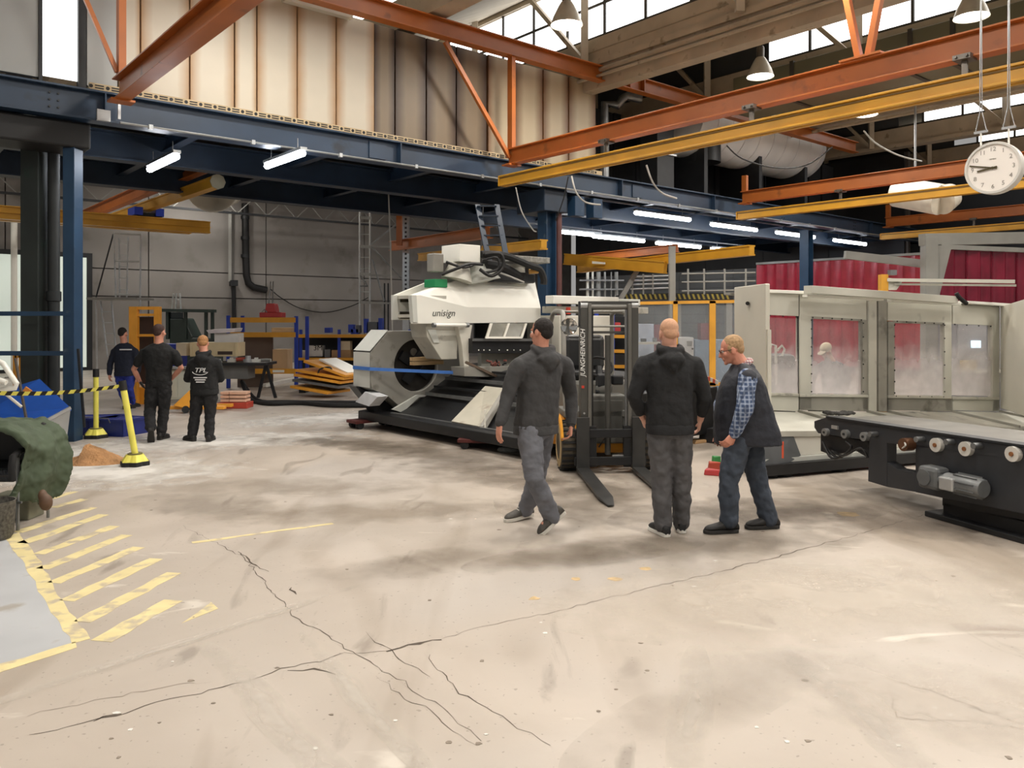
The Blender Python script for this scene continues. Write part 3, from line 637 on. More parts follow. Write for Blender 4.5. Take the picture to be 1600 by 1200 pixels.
# drive gear on top of the head
MB(lt).bx(7.6, 8.02, 10.28, 10.78, 2.72, 3.0, WR).build('terminal_box', M_WHITE, lt, bevel=.008)
MB(lt).cyl(W(7.7, 10.5, 2.42), W(7.78, 10.5, 2.76), .26, 20, .14).build('motor_cone', M_SOOT, lt, True)
MB(lt).cyl(W(8.25, 10.55, 2.4), W(8.2, 10.6, 2.68), .34, 20, .2).build('motor_cone', M_LPALE, lt, True)
MB(lt).cyl(W(9.0, 10.6, 2.4), W(9.0, 10.6, 2.75), .22, 18, .2).build('motor_cone', M_SOOT, lt, True)
MB(lt).bx(7.25, 7.45, 10.5, 10.7, 2.55, 2.85, WR).build('gear_box', M_LGREY, lt, bevel=.02)
MB(lt).bx(7.2, 7.45, 10.4, 10.7, 2.3, 2.43, WR).build('filter_block', mat('green_paint', '1f8a55', .4), lt, bevel=.01, label='green block beside the motor')
MB(lt).bx(8.75, 9.6, 10.3, 10.6, 2.78, 2.88, WR).build('mounting_slab', mat('slab_grey', '8c8b85', .7, 0, .3, 14), lt, bevel=.01)
MB(lt).cyl(W(9.1, 10.3, 2.62), W(9.3, 10.2, 2.64), .05, 12).build('brass_valve', mat('brass', 'b98a45', .4, .3), lt, True)
def hose(pts, r, m=M_CABLE, name='hose', parent=lt, n=8):
    P_ = [Vector(p) for p in pts]; out = []
    for i in range(len(P_)-1):
        a, b, c, d = P_[max(i-1, 0)], P_[i], P_[i+1], P_[min(i+2, len(P_)-1)]
        for k in range(5):
            t = k/5; out.append(.5*((2*b)+(c-a)*t+(2*a-5*b+4*c-d)*t*t+(3*b-a-3*c+d)*t**3))
    out.append(P_[-1]); return MB(parent).tube(out, r, n).build(name, m, parent, True)
hose([W(8.05, 10.2, 2.85), W(8.3, 10.1, 2.86), W(8.35, 10.1, 2.65), W(8.15, 10.15, 2.5), W(7.95, 10.2, 2.6)], .03)
hose([W(8.0, 10.2, 2.75), W(8.22, 10.1, 2.8), W(8.25, 10.1, 2.62), W(8.05, 10.2, 2.55)], .022)
hose([W(7.3, 10.35, 2.5), W(7.5, 10.2, 2.6), W(7.75, 10.2, 2.68), W(8.0, 10.2, 2.68)], .025)
hose([W(7.35, 10.3, 2.7), W(7.6, 10.2, 2.62), W(7.8, 10.2, 2.66)], .022)
hose([W(8.05, 10.3, 2.86), W(8.5, 10.25, 2.86), W(9.0, 10.2, 2.72), W(9.25, 10.2, 2.66), W(9.35, 10.2, 2.5), W(9.35, 10.2, 2.4)], .06, M_RUBBER)
hose([W(8.3, 10.3, 2.6), W(8.6, 10.25, 2.52), W(8.9, 10.2, 2.42)], .015, M_WIRE)
hose([W(8.2, 10.4, 2.7), W(8.6, 10.4, 2.66), W(9.0, 10.4, 2.5)], .09, M_RUBBER)
MB(lt).bx(8.35, 9.3, 10.35, 10.7, 2.42, 2.6, WR).build('drive_block', M_DARK, lt, bevel=.03)
st = thing('lashing_strap', 'blue lashing strap stretched around the round chuck guard', 'strap', onb(579, 576, 11.12), TH)
M_STRAP = mat('strap_blue', '3f74c4', .6, 0, .1, 9)
MB(st).bar(onb(579, 576.5, 11.1)+BX*.56, onb(578, 576.5, 11.1), .012, .055).build('strap_end', M_STRAP, st)
MB(st).bar(onb(578, 576.5, 11.1), onb(727, 583, 10.25), .012, .05).build('strap_run', M_STRAP, st)
for i, (y, l) in enumerate(((560.5, 'upper timber plank laid across the round bore'), (567, 'lower timber plank laid across the round bore'))):
    pk = MB().bx(-.30, .30, -.06, .06, -.03, .03).build('timber_plank', M_WOOD, bevel=.004); tag(pk, l, 'plank', 'planks in the lathe bore')
    pk.matrix_basis = Matrix.Translation(onb(667, y, 11.0)) @ Matrix.Rotation(TH, 4, 'Z')
def skate(loc, rz, label):
    t = thing('transport_skate', label, 'skate', loc, rz, 'skates under the lathe')
    MB().bx(-.38, .38, -.16, .16, .09, .14).build('plate', mat('skate_red', '5c2a26', .6, .2, .3, 6), t, bevel=.008)
    for x in (-.28, .28):
        for y in (-.11, .11): MB().cyl((x, y-.04, .06), (x, y+.04, .06), .06, 14).build('roller', M_RUBBER, t, True)
    MB().bx(.3, .55, -.02, .02, .09, .12).build('tow_eye', M_STEEL, t)
skate(G(585, 668)+BX*.1, TH, 'rusty transport skate under the far end of the lathe')
skate(G(748, 703)+Vector((.1, .15, 0)), R(-8), 'red transport skate under the near end of the lathe')
rag = MB(); rag.ball((0, 0, .03), (.16, .1, .05), 10, 6); o = rag.build('cloth_rag', mat('rag_grey', '7b7d7b', .9, 0, .2, 9, bump=.5), None, True); o.location = G(795, 706); tag(o, 'grey rag lying on the floor by the near skate', 'rag')
# dark steel ladder hanging from the mezzanine
ld = thing('steel_ladder', 'dark steel ladder hanging from the mezzanine behind the lathe head', 'ladder', P(768, 420, 14.6))
for x0, x1 in ((746, 764), (776, 792)): MB(ld).bar(P(x0, 320, 14.8), P(x1, 408, 14.3), .10, .03).build('stringer', M_BLUED, ld)
for k in range(6):
    f = k/5.5; MB(ld).bar(P(746+18*f, 322+84*f, 14.75-.4*f), P(776+16*f, 322+84*f, 14.75-.4*f), .06, .02).build('tread', M_BLUED, ld)

# ================================================================== beige machine enclosure (long booth) on the right
bp0 = P(1195, 500, 10.3); bp0.z = 0; bp1 = P(1562, 500, 12.0); bp1.z = 0
bd_ = (bp1-bp0).normalized(); BRZ = math.atan2(bd_.y, bd_.x); bn = Vector((-bd_.y, bd_.x, 0))   # bn points away
bo = thing('machine_enclosure', 'long beige machine enclosure with four dusty windows and sloping tray', 'machine', bp0, BRZ)
def bq(px, py, v=0): return plane(px, py, bp0+bn*v, bd_)
def bpoly(pts, v, th, m, name, bevel=.004, label=None, parent=bo):
    return MB(bo).prism([bq(x, y, v) for x, y in pts], bn*th).build(name, m, parent, bevel=bevel, label=label)
def rect(x0, x1, ya, yb, yc, yd): return [(x0, ya), (x1, yb), (x1, yd), (x0, yc)]
M_BOOTH = mat('booth_beige', 'c6c5ba', .45, 0, .07, 2, dirt=('83827a', 3, .68))
M_BSOOT = mat('booth_sooty', '97958c', .5, 0, .15, 2, dirt=('4f4d48', 2.2, .58))
for x0, x1, a, b, c, d in [(1200, 1248, 456, 459, 492, 494), (1250, 1354, 459, 466, 495, 501), (1387, 1487, 468, 475, 501, 506), (1489, 1562, 475, 480, 506, 509)]:
    bpoly(rect(x0, x1, a, b, c, d), 0, .05, M_BOOTH, 'header_panel')
for x0, x1, a, c, m in [(1250, 1268, 494, 640, M_BOOTH), (1348, 1356, 499, 640, M_BSOOT), (1358, 1370, 466, 642, M_BOOTH), (1373, 1386, 467, 643, M_BSOOT), (1388, 1398, 502, 640, M_BSOOT), (1476, 1487, 505, 640, M_BOOTH), (1551, 1562, 508, 642, M_BOOTH)]:
    bpoly(rect(x0, x1, a, a+.3, c, c+.3), -.02 if x0 in (1358, 1373) else 0, .08, m, 'stile')
bpoly(rect(1370, 1373, 467, 467, 642, 642), .04, .04, M_BLACK, 'gap')
bpoly(rect(1248, 1250, 458, 458, 642, 642), .02, .04, M_BLACK, 'gap')
for x0, x1 in ((1268, 1348), (1398, 1476)): bpoly(rect(x0, x1, 494 if x0 < 1300 else 501, 499 if x0 < 1300 else 504, 498 if x0 < 1300 else 505, 502 if x0 < 1300 else 507), -.005, .03, M_BSOOT, 'window_rail')
M_DGLASS = alpha_mat('dusty_glass', 'f6f1f2', .3, .25, dust=(.1, 1.25, 1.0, .08))
for x0, x1, a, c in [(1200, 1248, 496, 614), (1268, 1349, 497, 615), (1398, 1477, 503, 617), (1487, 1551, 506, 618)]:
    bpoly(rect(x0, x1, a, a+2, c, c+1), .03, .008, M_DGLASS, 'window_pane', 0)
bolt_b = MB().ball((0, 0, 0), .011, 6, 4).mesh('bolt', M_BLACK)
def bolts(x0, y0, x1, y1, n):
    for k in range(n):
        f = k/(n-1); o = link('bolt', bolt_b, bo); o.location = bo.matrix_basis.inverted() @ bq(x0+(x1-x0)*f, y0+(y1-y0)*f, -.025)
bolts(1270, 496, 1346, 500, 6); bolts(1268, 500, 1268, 612, 9); bolts(1349, 505, 1349, 612, 6); bolts(1402, 502, 1474, 506, 6); bolts(1398, 508, 1398, 614, 7); bolts(1476, 508, 1476, 612, 6); bolts(1203, 493, 1244, 495, 3); bolts(1492, 507, 1548, 510, 4); bolts(1400, 619, 1474, 620, 5)
for x0, x1, a in [(1200, 1248, 614), (1250, 1357, 616), (1388, 1487, 618), (1489, 1562, 620)]:
    bpoly(rect(x0, x1, a, a+1, a+4, a+5), -.03, .08, M_SOOT, 'sill_rail')
    bpoly(rect(x0, x1, a+4, a+5, 641, 643), .0, .05, M_BSOOT if x0 in (1250, 1388) else M_BOOTH, 'lower_panel')
TV = -1.05
for i, (x0, x1) in enumerate([(1190, 1248), (1249, 1355), (1356, 1387), (1388, 1487), (1488, 1562), (1563, 1660)]):
    A0, A1 = bq(x0, 642, 0), bq(x1, 644, 0); zt = .52-.00*i
    C0, C1 = A0-bn*1.02, A1-bn*1.02
    if i == 0: C0 = plane(1185, 500, bp0-bn*1.02, bd_)
    C0.z = A0.z-.10; C1.z = A1.z-.10
    MB(bo).prism([A0, A1, C1, C0], (0, 0, -.03)).build('tray_plate', M_SOOT if i % 2 else M_BOOTH, bo, bevel=.004)
    MB(bo).bar(A1+Vector((0, 0, .012)), C1+Vector((0, 0, .012)), .03, .04).build('tray_rib', M_BSOOT, bo)
zA, zB = bq(1190, 642, 0), bq(1660, 645, 0)
L0, L1 = plane(1185, 500, bp0-bn*1.04, bd_), zB-bn*1.04; L0.z = zA.z-.11; L1.z = zB.z-.13
MB(bo).bar(L0, L1, .05, .06).build('tray_lip', M_SOOT, bo)
MB(bo).prism([L0+Vector((0, 0, -.03)), L1+Vector((0, 0, -.03)), Vector((L1.x, L1.y, .16)), Vector((L0.x, L0.y, .20))], bn*.04).build('skirt_plate', mat('skirt_white', 'd0cec4', .45, 0, .05, 2, dirt=('97948a', 4, .66)), bo)
MB(bo).bar(Vector((L0.x, L0.y, .19))-bn*.03, Vector((L1.x, L1.y, .15))-bn*.03, .05, .05).build('bottom_rail', M_LPALE, bo)
MB(bo).bar(Vector((L0.x, L0.y, .10)), Vector((L1.x, L1.y, .08)), .25, .12).build('base_frame', M_BED, bo)
for x in (1225, 1310, 1500):
    f_ = plane(x, 500, bp0+bn*TV, bd_); f_.z = 0; MB(bo).cyl(f_, f_+Vector((0, 0, .08)), .09, 14).build('machine_foot', M_RUBBER, bo, True)
e0, e1 = P(1196, 443, 9.55), P(1147, 449, 10.65)
MB(bo).prism([e0, e1, Vector((e1.x, e1.y, .35)), Vector((e0.x, e0.y, .35))], bd_*.07).build('end_panel', mat('panel_beige', 'd6d3c6', .45, 0, .04, 2), bo, bevel=.012)
MB(bo).prism([P(1200, 515, 9.5), P(1196, 515, 9.6), P(1196, 690, 9.6), P(1200, 690, 9.5)], bd_*.05).build('end_cover', mat('panel_beige'), bo)
MB(bo).cyl(P(1168, 474, 10.12), P(1168, 474, 10.05), .025, 10).build('knob', M_BLACK, bo, True)
x0, x1 = P(1563, 479, 12.0), P(1690, 440, 9.2)
MB(bo).prism([x0, x1, Vector((x1.x, x1.y, .45)), Vector((x0.x, x0.y, .45))], bd_*.06).build('end_panel', mat('panel_beige'), bo, bevel=.01)
gb = [P(1190, 680, 9.0), P(1238, 674, 9.15), P(1252, 712, 9.15), P(1215, 735, 8.95), P(1190, 733, 8.9)]
MB(bo).prism([Vector((p.x, p.y, max(.09, p.z))) for p in gb], bn*.35).build('grey_housing', mat('housing_grey', '55585a', .5, 0, .1, 3), bo, bevel=.01)
MB(bo).prism([V_(p, .0) for p in gb[:1]+gb[1:2]+gb[2:]] if 0 else [Vector((gb[0].x, gb[0].y, 0)), Vector((gb[3].x, gb[3].y, 0)), Vector((gb[3].x, gb[3].y, .1)), Vector((gb[0].x, gb[0].y, .1))], bn*.3).build('machine_foot', M_RUBBER, bo)
MB(bo).bar(P(1223, 690, 8.9), P(1223, 716, 8.9), .02, .01).build('orange_stripe', mat('orange_tape', 'd85a3a', .5), bo)
bpoly([(1195, 452), (1270, 455), (1270, 460), (1195, 457)], -.05, .3, M_WHITE, 'top_trim')
bpoly([(1268, 446), (1497, 463), (1497, 474), (1268, 458)], -.3, .14, M_BOOTH, 'light_channel')
bpoly([(1262, 460), (1381, 466), (1381, 470), (1262, 464)], -.2, .1, M_WHITE, 'lamp_strip'); bpoly([(1395, 467), (1502, 473), (1502, 477), (1395, 472)], -.2, .1, M_WHITE, 'lamp_strip')
bpoly([(1510, 470), (1640, 478), (1640, 483), (1510, 474)], -.1, .4, M_WHITE, 'top_trim')
bpoly([(1200, 454), (1562, 478), (1562, 481), (1200, 458)], .0, .9, M_BSOOT, 'roof_edge')
hose([bq(1494, 458, -.3), bq(1500, 466, -.32), bq(1510, 474, -.3)], .03, M_RUBBER, 'cable_boot', bo)
jb = thing('jib_arm', 'beige jib arm on a yellow post above the enclosure', 'crane', P(1380, 500, 12.4)*1.0, 0)
jb.location.z = 0; jw = 12.4
MB(jb).bar(P(1380, 455, jw)-Vector((0, 0, 2.0)), P(1380, 429, jw), .11, .11).build('post', mat('post_yellow', 'e0a43a', .45), jb)
MB(jb).prism([P(1387, 434, jw-.05), P(1412, 437, jw-.1), P(1401, 453, jw-.1), P(1387, 453, jw-.05)], (0, .06, 0)).build('bracket', M_BOOTH, jb)
MB(jb).bar(P(1387, 437.5, jw-.05), P(1586, 440, jw-1.0), .08, .05).build('arm', M_BOOTH, jb); MB(jb).bar(P(1398, 444, jw-.08), P(1588, 446, jw-1.0), .05, .03).build('arm_rail', M_SOOT, jb)
MB(jb).bx(-.05, .05, -.05, .05, 0, .08, Matrix.Translation(P(1394, 430, jw-.05))).build('limit_switch', M_STEEL, jb)

# ================================================================== dark roller conveyor in the right foreground
cp0 = Vector((3.28, 8.59, 0)); cd_ = Vector((.322, -.947, 0)).normalized(); cn = Vector((-cd_.y, cd_.x, 0))
co = thing('roller_conveyor', 'dark grey roller conveyor frame with pale rollers and a gear motor', 'conveyor', cp0, math.atan2(cd_.y, cd_.x))
M_CONV = mat('conveyor_dark', '303236', .42, .1, .12, 3)
def cq(px, py, v=0): return plane(px, py, cp0+cn*v, cd_)
def cpoly(pts, v, th, m, name, bevel=.006): return MB(co).prism([cq(x, y, v) for x, y in pts], cn*th).build(name, m, co, bevel=bevel)
cpoly([(1272, 658), (1290, 652), (1660, 708), (1660, 730), (1278, 677), (1272, 668)], 0, .10, M_CONV, 'side_rail')
cpoly([(1290, 650), (1660, 704), (1660, 708), (1290, 653)], -.02, .14, M_DARK, 'rail_cap', .002)
cpoly([(1290, 652), (1660, 706), (1660, 730), (1290, 674)], .95, .10, M_CONV, 'side_rail')
cpoly([(1282, 677), (1360, 690), (1360, 718), (1336, 704), (1300, 712), (1282, 705)], .05, .06, M_BED, 'bracket_plate')
cpoly([(1358, 686), (1386, 690), (1386, 761), (1356, 752)], 0, .12, M_CONV, 'leg_plate')
cpoly([(1386, 722), (1402, 733), (1431, 738), (1431, 769), (1386, 761)], 0, .12, M_CONV, 'web_plate')
cpoly([(1430, 694), (1660, 728), (1660, 815), (1472, 778), (1430, 769)], 0, .12, M_CONV, 'main_plate')
cpoly([(1472, 776), (1660, 806), (1660, 824), (1472, 790)], .1, .9, M_BED, 'base_beam')
z0 = cq(1472, 790, .1); z1 = cq(1660, 825, .1)
MB(co).prism([Vector((z0.x, z0.y, 0)), Vector((z1.x, z1.y, 0)), Vector((z1.x, z1.y, .16)), Vector((z0.x, z0.y, .16))], cn*.9).build('base_block', M_BLACK, co, bevel=.02)
MB(co).prism([Vector((z0.x, z0.y, 0))-cd_*.1-cn*.1, Vector((z1.x, z1.y, 0))-cn*.1, Vector((z1.x, z1.y, .05))-cn*.1, Vector((z0.x, z0.y, .05))-cd_*.1-cn*.1], cn*1.1).build('base_plate', M_BED, co, bevel=.008)
tp = [cq(1300, 653, .1), cq(1660, 704, .1)]
MB(co).prism([tp[0], tp[1], tp[1]+cn*.85, tp[0]+cn*.85], (0, 0, -.02)).build('table_plate', mat('table_steel', '7e7c76', .35, .4, .15, 4, dirt=('6d6a64', 3, .6)), co)
M_ROLL = mat('roller_white', 'c9c7c0', .4, .1, .1, 6)
for i, (x, y, r) in enumerate([(1293, 675, .040), (1324, 678, .045), (1354, 682, .045), (1467, 695, .062), (1513, 701, .062), (1587, 709, .062)]):
    p = cq(x, y, 0); ro = MB(co).cyl(p-cn*.045, p-cn*.0, r, 20).build('roller_disc', M_ROLL if i > 2 else mat('roller_grey', '8e908f', .35, .4), co, True)
    MB(co).cyl(p-cn*.055, p-cn*.04, r*.3, 10).build('roller_hub', mat('brass_hub', '8a5a35', .5, .3) if i > 2 else M_DARK, ro, True)
    MB(co).cyl(p, p+cn*.95, r*.8, 12).build('roller', M_STEEL, co, True)
for x, y in ((1370, 678), (1443, 686), (1490, 690), (1533, 696)):
    p = cq(x, y, 0); MB(co).cyl(p-cn*.09, p, .026, 12).build('pin', M_STEEL, co, True)
p = cq(1306, 668, 0); MB(co).bx(-.045, .045, -.02, 0, -.015, .02, Matrix.Translation(p) @ Matrix.Rotation(co.rotation_euler.z, 4, 'Z')).build('sensor', M_ALU, co)
p = cq(1424, 694, 0); MB(co).cyl(p-cn*.10, p, .06, 14).build('bronze_fitting', mat('bronze', '6b4a35', .4, .5), co, True); hose([p-cn*.08+Vector((0, 0, .03)), p-cn*.12+cd_*.05, p-cn*.1-Vector((0, 0, .03)), p-cn*.06-cd_*.05-Vector((0, 0, .05))], .008, M_WIRE, 'lubrication_line', co)
hose([cq(1290, 700, .02), cq(1310, 715, -.02), cq(1330, 700, -.02), cq(1322, 690, 0)], .014, M_CABLE, 'cable', co); hose([cq(1300, 705, .0), cq(1318, 712, -.04), cq(1345, 700, -.02), cq(1356, 716, 0)], .012, M_CABLE, 'cable', co); hose([cq(1285, 690, 0), cq(1300, 716, -.03), cq(1326, 708, 0)], .014, M_CABLE, 'cable', co)
gm = MB(co); M_GM = mat('motor_grey', '6c6f70', .4, .3, .15, 8)
p, p2 = cq(1470, 745, 0), cq(1500, 749, 0)
RM = Matrix.Rotation(co.rotation_euler.z, 4, 'Z')
MB(co).bx(-.11, .11, -.16, 0, -.10, .10, Matrix.Translation(p) @ RM).build('gear_case', M_GM, co, bevel=.035)
MB(co).cyl(p-cn*.17-cd_*.03, p-cn*.15-cd_*.03, .07, 20).build('gear_cover', M_GM, co, True)
q0 = p-cn*.10+cd_*.10
MB(co).tube([q0, q0+cd_*.05, q0+cd_*.06, q0+cd_*.14, q0+cd_*.15, q0+cd_*.40, q0+cd_*.42], [.05, .05, .075, .075, .085, .085, .07], 20).build('motor', M_GM, co, True)
for k in range(9):
    t = k*2*PI/9; c_ = q0+(cn*math.cos(t)+ZU*math.sin(t))*.086; MB(co).bar(c_+cd_*.16, c_+cd_*.39, .006, .02, up=(cn*math.cos(t)+ZU*math.sin(t))).build('cooling_fin', M_GM, co)
MB(co).bx(-.07, .07, -.06, .06, -.06, .05, Matrix.Translation(q0+cd_*.14-cn*.05) @ RM).build('terminal_box', M_ALU, co, bevel=.012)

# ================================================================== fork lift truck
fk = thing('forklift_truck', 'dark grey and yellow fork lift truck with its mast facing the viewer', 'forklift', (1.13, 9.3, 0), R(4.5))
M_MAST = mat('mast_grey', '4c4b47', .42, .15, .1, 4)
M_FYELLOW = mat('truck_yellow', 'eda63a', .42, 0, .05, 3)
M_FGREY = mat('truck_grey', '6e6e69', .5, 0, .06, 3)
for s in (-1, 1):
    MB().bx(s*.295-.045, s*.295+.045, -.06, .08, .06, 2.0).build('outer_mast_rail', M_MAST, fk, bevel=.008)
    MB().bx(s*.235-.02, s*.235+.02, -.075, .03, .1, 1.97).build('inner_mast_rail', mat('mast_pale', '6e6c66', .4, .3), fk, bevel=.004)
    MB().bx(s*.335-.012, s*.335+.012, -.02, .10, 1.70, 2.0).build('mast_cheek', M_DARK, fk, bevel=.01)
    MB().cyl((s*.30-.04, -.02, 1.95), (s*.30+.04, -.02, 1.95), .05, 16).build('mast_roller', M_ALU, fk, True)
    MB().bx(s*.20-.012, s*.20+.012, -.03, 0, .3, 1.9).build('lift_chain', M_STEEL if s > 0 else M_BLACK, fk)
    fo = MB(); x = s*.325
    fo.add([(x-.075, -.14, .04), (x+.075, -.14, .04), (x+.075, -.10, .04), (x-.075, -.10, .04), (x-.075, -.14, .66), (x+.075, -.14, .66), (x+.075, -.10, .66), (x-.075, -.10, .66)], [(0, 1, 5, 4), (1, 2, 6, 5), (2, 3, 7, 6), (3, 0, 4, 7), (4, 5, 6, 7), (3, 2, 1, 0)])
    fo.add([(x-.075, -.10, .04), (x+.075, -.10, .04), (x+.075, -.10, .085), (x-.075, -.10, .085), (x-.03, -1.72, .012), (x+.03, -1.72, .012), (x+.03, -1.72, .024), (x-.03, -1.72, .024), (x-.075, -1.45, .02), (x+.075, -1.45, .02), (x+.075, -1.45, .045), (x-.075, -1.45, .045)],
           [(0, 3, 2, 1), (0, 1, 9, 8), (3, 11, 10, 2), (0, 8, 11, 3), (1, 2, 10, 9), (8, 9, 5, 4), (11, 7, 6, 10), (8, 4, 7, 11), (9, 10, 6, 5), (4, 5, 6, 7)])
    fo.build('fork', mat('fork_steel', '3d3d3c', .4, .4, .2, 5), fk, bevel=.004)
MB().cyl((-.25, 0, 1.93), (.25, 0, 1.93), .03, 14).build('top_tie', mat('mast_pale'), fk, True)
MB().bx(-.25, .25, .04, .07, 1.95, 2.0).bx(-.25, .25, .04, .07, 1.62, 1.65).bx(-.25, .25, .04, .08, .40, .46).build('mast_cross_member', M_MAST, fk)
MB().cyl((0, .06, .2), (0, .06, 1.6), .035, 14).build('lift_cylinder', M_MAST, fk, True)
for z in (.10, .42): MB().bx(-.42, .42, -.11, -.07, z, z+.10).build('carriage_bar', M_BED, fk, bevel=.006)
for x in (-.2, .2): MB().bx(x-.04, x+.04, -.09, -.03, .08, .55).build('carriage_plate', M_BED, fk)
hose([fk.matrix_basis @ Vector(p) for p in ((-.12, -.02, .30), (-.05, -.08, .42), (.03, -.06, .44), (.1, -.05, .43))], .008, M_CABLE, 'hydraulic_hose', fk)
MB().bx(-.08, .12, -.07, -.05, .415, .43).build('hydraulic_pipe', M_ALU, fk); MB().bx(.03, .16, -.07, -.05, .20, .215).build('hydraulic_pipe', M_ALU, fk)
MB().bx(-.26, .26, .22, .55, .30, .88).build('front_cowl', M_FGREY, fk, bevel=.02)
MB().bx(-.21, .21, .20, .23, .42, .82).build('cowl_cover', mat('cowl_cover', '5f5f5a', .5), fk, bevel=.008)
MB().bx(-.5, .5, .25, 2.0, .18, .62).build('chassis', M_FYELLOW, fk, bevel=.04)
MB().bx(-.5, .5, .2, .75, .62, .70).build('foot_plate', M_FGREY, fk, bevel=.01)
MB().bx(-.48, .48, .95, 2.0, .62, 1.0).build('seat_hood', M_FGREY, fk, bevel=.05)
MB().add([(-.54, .9, .2), (-.54, 1.9, .25), (-.54, 1.9, .75), (-.54, .55, .62), (-.54, .5, .5), (-.48, .9, .2), (-.48, 1.9, .25), (-.48, 1.9, .75), (-.48, .55, .62), (-.48, .5, .5)], [(0, 1, 2, 3, 4), (9, 8, 7, 6, 5), (0, 5, 6, 1), (1, 6, 7, 2), (2, 7, 8, 3), (3, 8, 9, 4), (4, 9, 5, 0)]).build('side_panel', M_FYELLOW, fk, bevel=.01)
for s in (-1, 1):
    wh = MB(); MW = Matrix.Translation((s*.46, .22, .29)) @ Matrix.Rotation(PI/2, 4, 'Y')
    wh.lathe([(.13, -.09), (.20, -.10), (.265, -.095), (.288, -.07), (.29, 0), (.288, .07), (.265, .095), (.20, .10), (.13, .09)], 28, MW); wo = wh.build('wheel', mat('tyre_dusty', '4b4438', .85, 0, .25, 7), fk, True)
    for k in range(24):
        MB().bx(-.015, .015, -.095, .095, .285, .30, Matrix.Translation((s*.46, .22, .29)) @ Matrix.Rotation(k*2*PI/24, 4, 'X') @ Matrix.Rotation(PI/2, 4, 'Z')).build('tread_block', M_RUBBER, wo)
    MB().lathe([(.255, .1), (.17, .108), (.165, .1)], 28, Matrix.Translation((s*.46, .22, .29)) @ Matrix.Rotation(s*PI/2, 4, 'Y'), cap=False).build('sidewall', mat('sidewall_tan', 'a8916a', .85, 0, .15, 9), wo, True)
    MB().lathe([(.16, .09), (.14, .07), (.05, .085), (.0, .09)], 20, Matrix.Translation((s*.46, .22, .29)) @ Matrix.Rotation(s*PI/2, 4, 'Y'), cap=False).build('hub', M_BLACK, wo, True)
    MB().tube([(s*.56, .22+.34*math.cos(t), .29+.34*math.sin(t)) for t in [R(20+k*20) for k in range(8)]], [(.02, .05)]*8, 8).build('mudguard', M_FYELLOW, fk, True)
    MB().bx(s*.36-.03, s*.36+.03, .02, .14, .35, .60).build('mast_mount', M_FYELLOW if s < 0 else M_BED, fk)
    wh2 = MB().lathe([(.1, -.07), (.2, -.08), (.22, 0), (.2, .08), (.1, .07)], 22, Matrix.Translation((s*.4, 1.75, .22)) @ Matrix.Rotation(PI/2, 4, 'Y')).build('wheel', M_RUBBER, fk, True)
    pts = [(s*.44, .42, .62), (s*.44, .62, 1.35), (s*.43, .72, 1.72), (s*.42, .80, 1.84), (s*.41, .95, 1.88), (s*.41, 1.6, 1.90), (s*.42, 1.85, 1.86), (s*.44, 1.95, 1.7), (s*.45, 2.0, .95)]
    MB().tube(pts, .032, 10).build('guard_post', mat('guard_grey', '8f8d86', .45, .2), fk, True)
for y in (1.0, 1.25, 1.5): MB().cyl((-.41, y, 1.89), (.41, y, 1.89), .014, 8).build('guard_bar', mat('guard_grey'), fk)
MB().cyl((-.43, .72, 1.70), (.43, .72, 1.70), .014, 8).build('guard_bar', mat('guard_grey'), fk)
MB().tube([(.0+.17*math.cos(t), .62+.12*math.sin(t), 1.20+.11*math.sin(t)) for t in [k*2*PI/20 for k in range(21)]], .016, 8).build('steering_wheel', M_RUBBER, fk, True)
MB().cyl((0, .62, 1.2), (0, .48, .88), .04, 10, .07).build('steering_column', M_DARK, fk, True)
MB().bx(-.05, .12, .42, .52, .96, 1.12).bx(.14, .28, .46, .56, .98, 1.1).build('control_unit', M_DARK, fk, bevel=.02)
MB().ball((.04, .5, .93), (.11, .1, .09), 12, 8).build('lever_boot', M_FGREY, fk, True)
MB().bx(-.30, .22, 1.0, 1.5, 1.0, 1.12).build('seat', M_BLACK, fk, bevel=.05)
MB().bx(-.32, .24, 1.42, 1.56, 1.1, 1.58).build('seat_back', mat('seat_vinyl', '2a2b2c', .35, 0, .1, 6), fk, bevel=.07)
mi = MB().lathe([(.0, 0), (.06, .006), (.10, .022), (.105, .0)], 22, Matrix.Translation((-.40, .45, 1.70)) @ Matrix.Rotation(PI/2, 4, 'X'), cap=False).build('mirror', mat('mirror_glass', 'c8c8c4', .08, .9, 0), fk, True)
MB().cyl((-.40, .47, 1.70), (-.42, .62, 1.74), .01, 6).build('mirror_arm', M_BLACK, mi)
rp = fk.matrix_basis @ Vector((-.298, -.063, 1.36))
fwd = fk.matrix_basis.to_3x3() @ Vector((1, 0, 0))
text_part('JUNGHEINRICH', .078, face_M(fk.matrix_basis @ Vector((-.315, -.062, 1.40)), ZU, -fwd), mat('lettering_white', 'f2f2ee', .5), fk, depth=.002, shear=.2)
MB().bx(-.33, -.30, -.066, -.058, .99, 1.02).build('red_mark', mat('red_paint'), fk)
for z in (.62, .70): MB().cyl((-.30, -.061, z), (-.30, -.068, z), .012, 10).build('grease_point', M_ALU, fk)
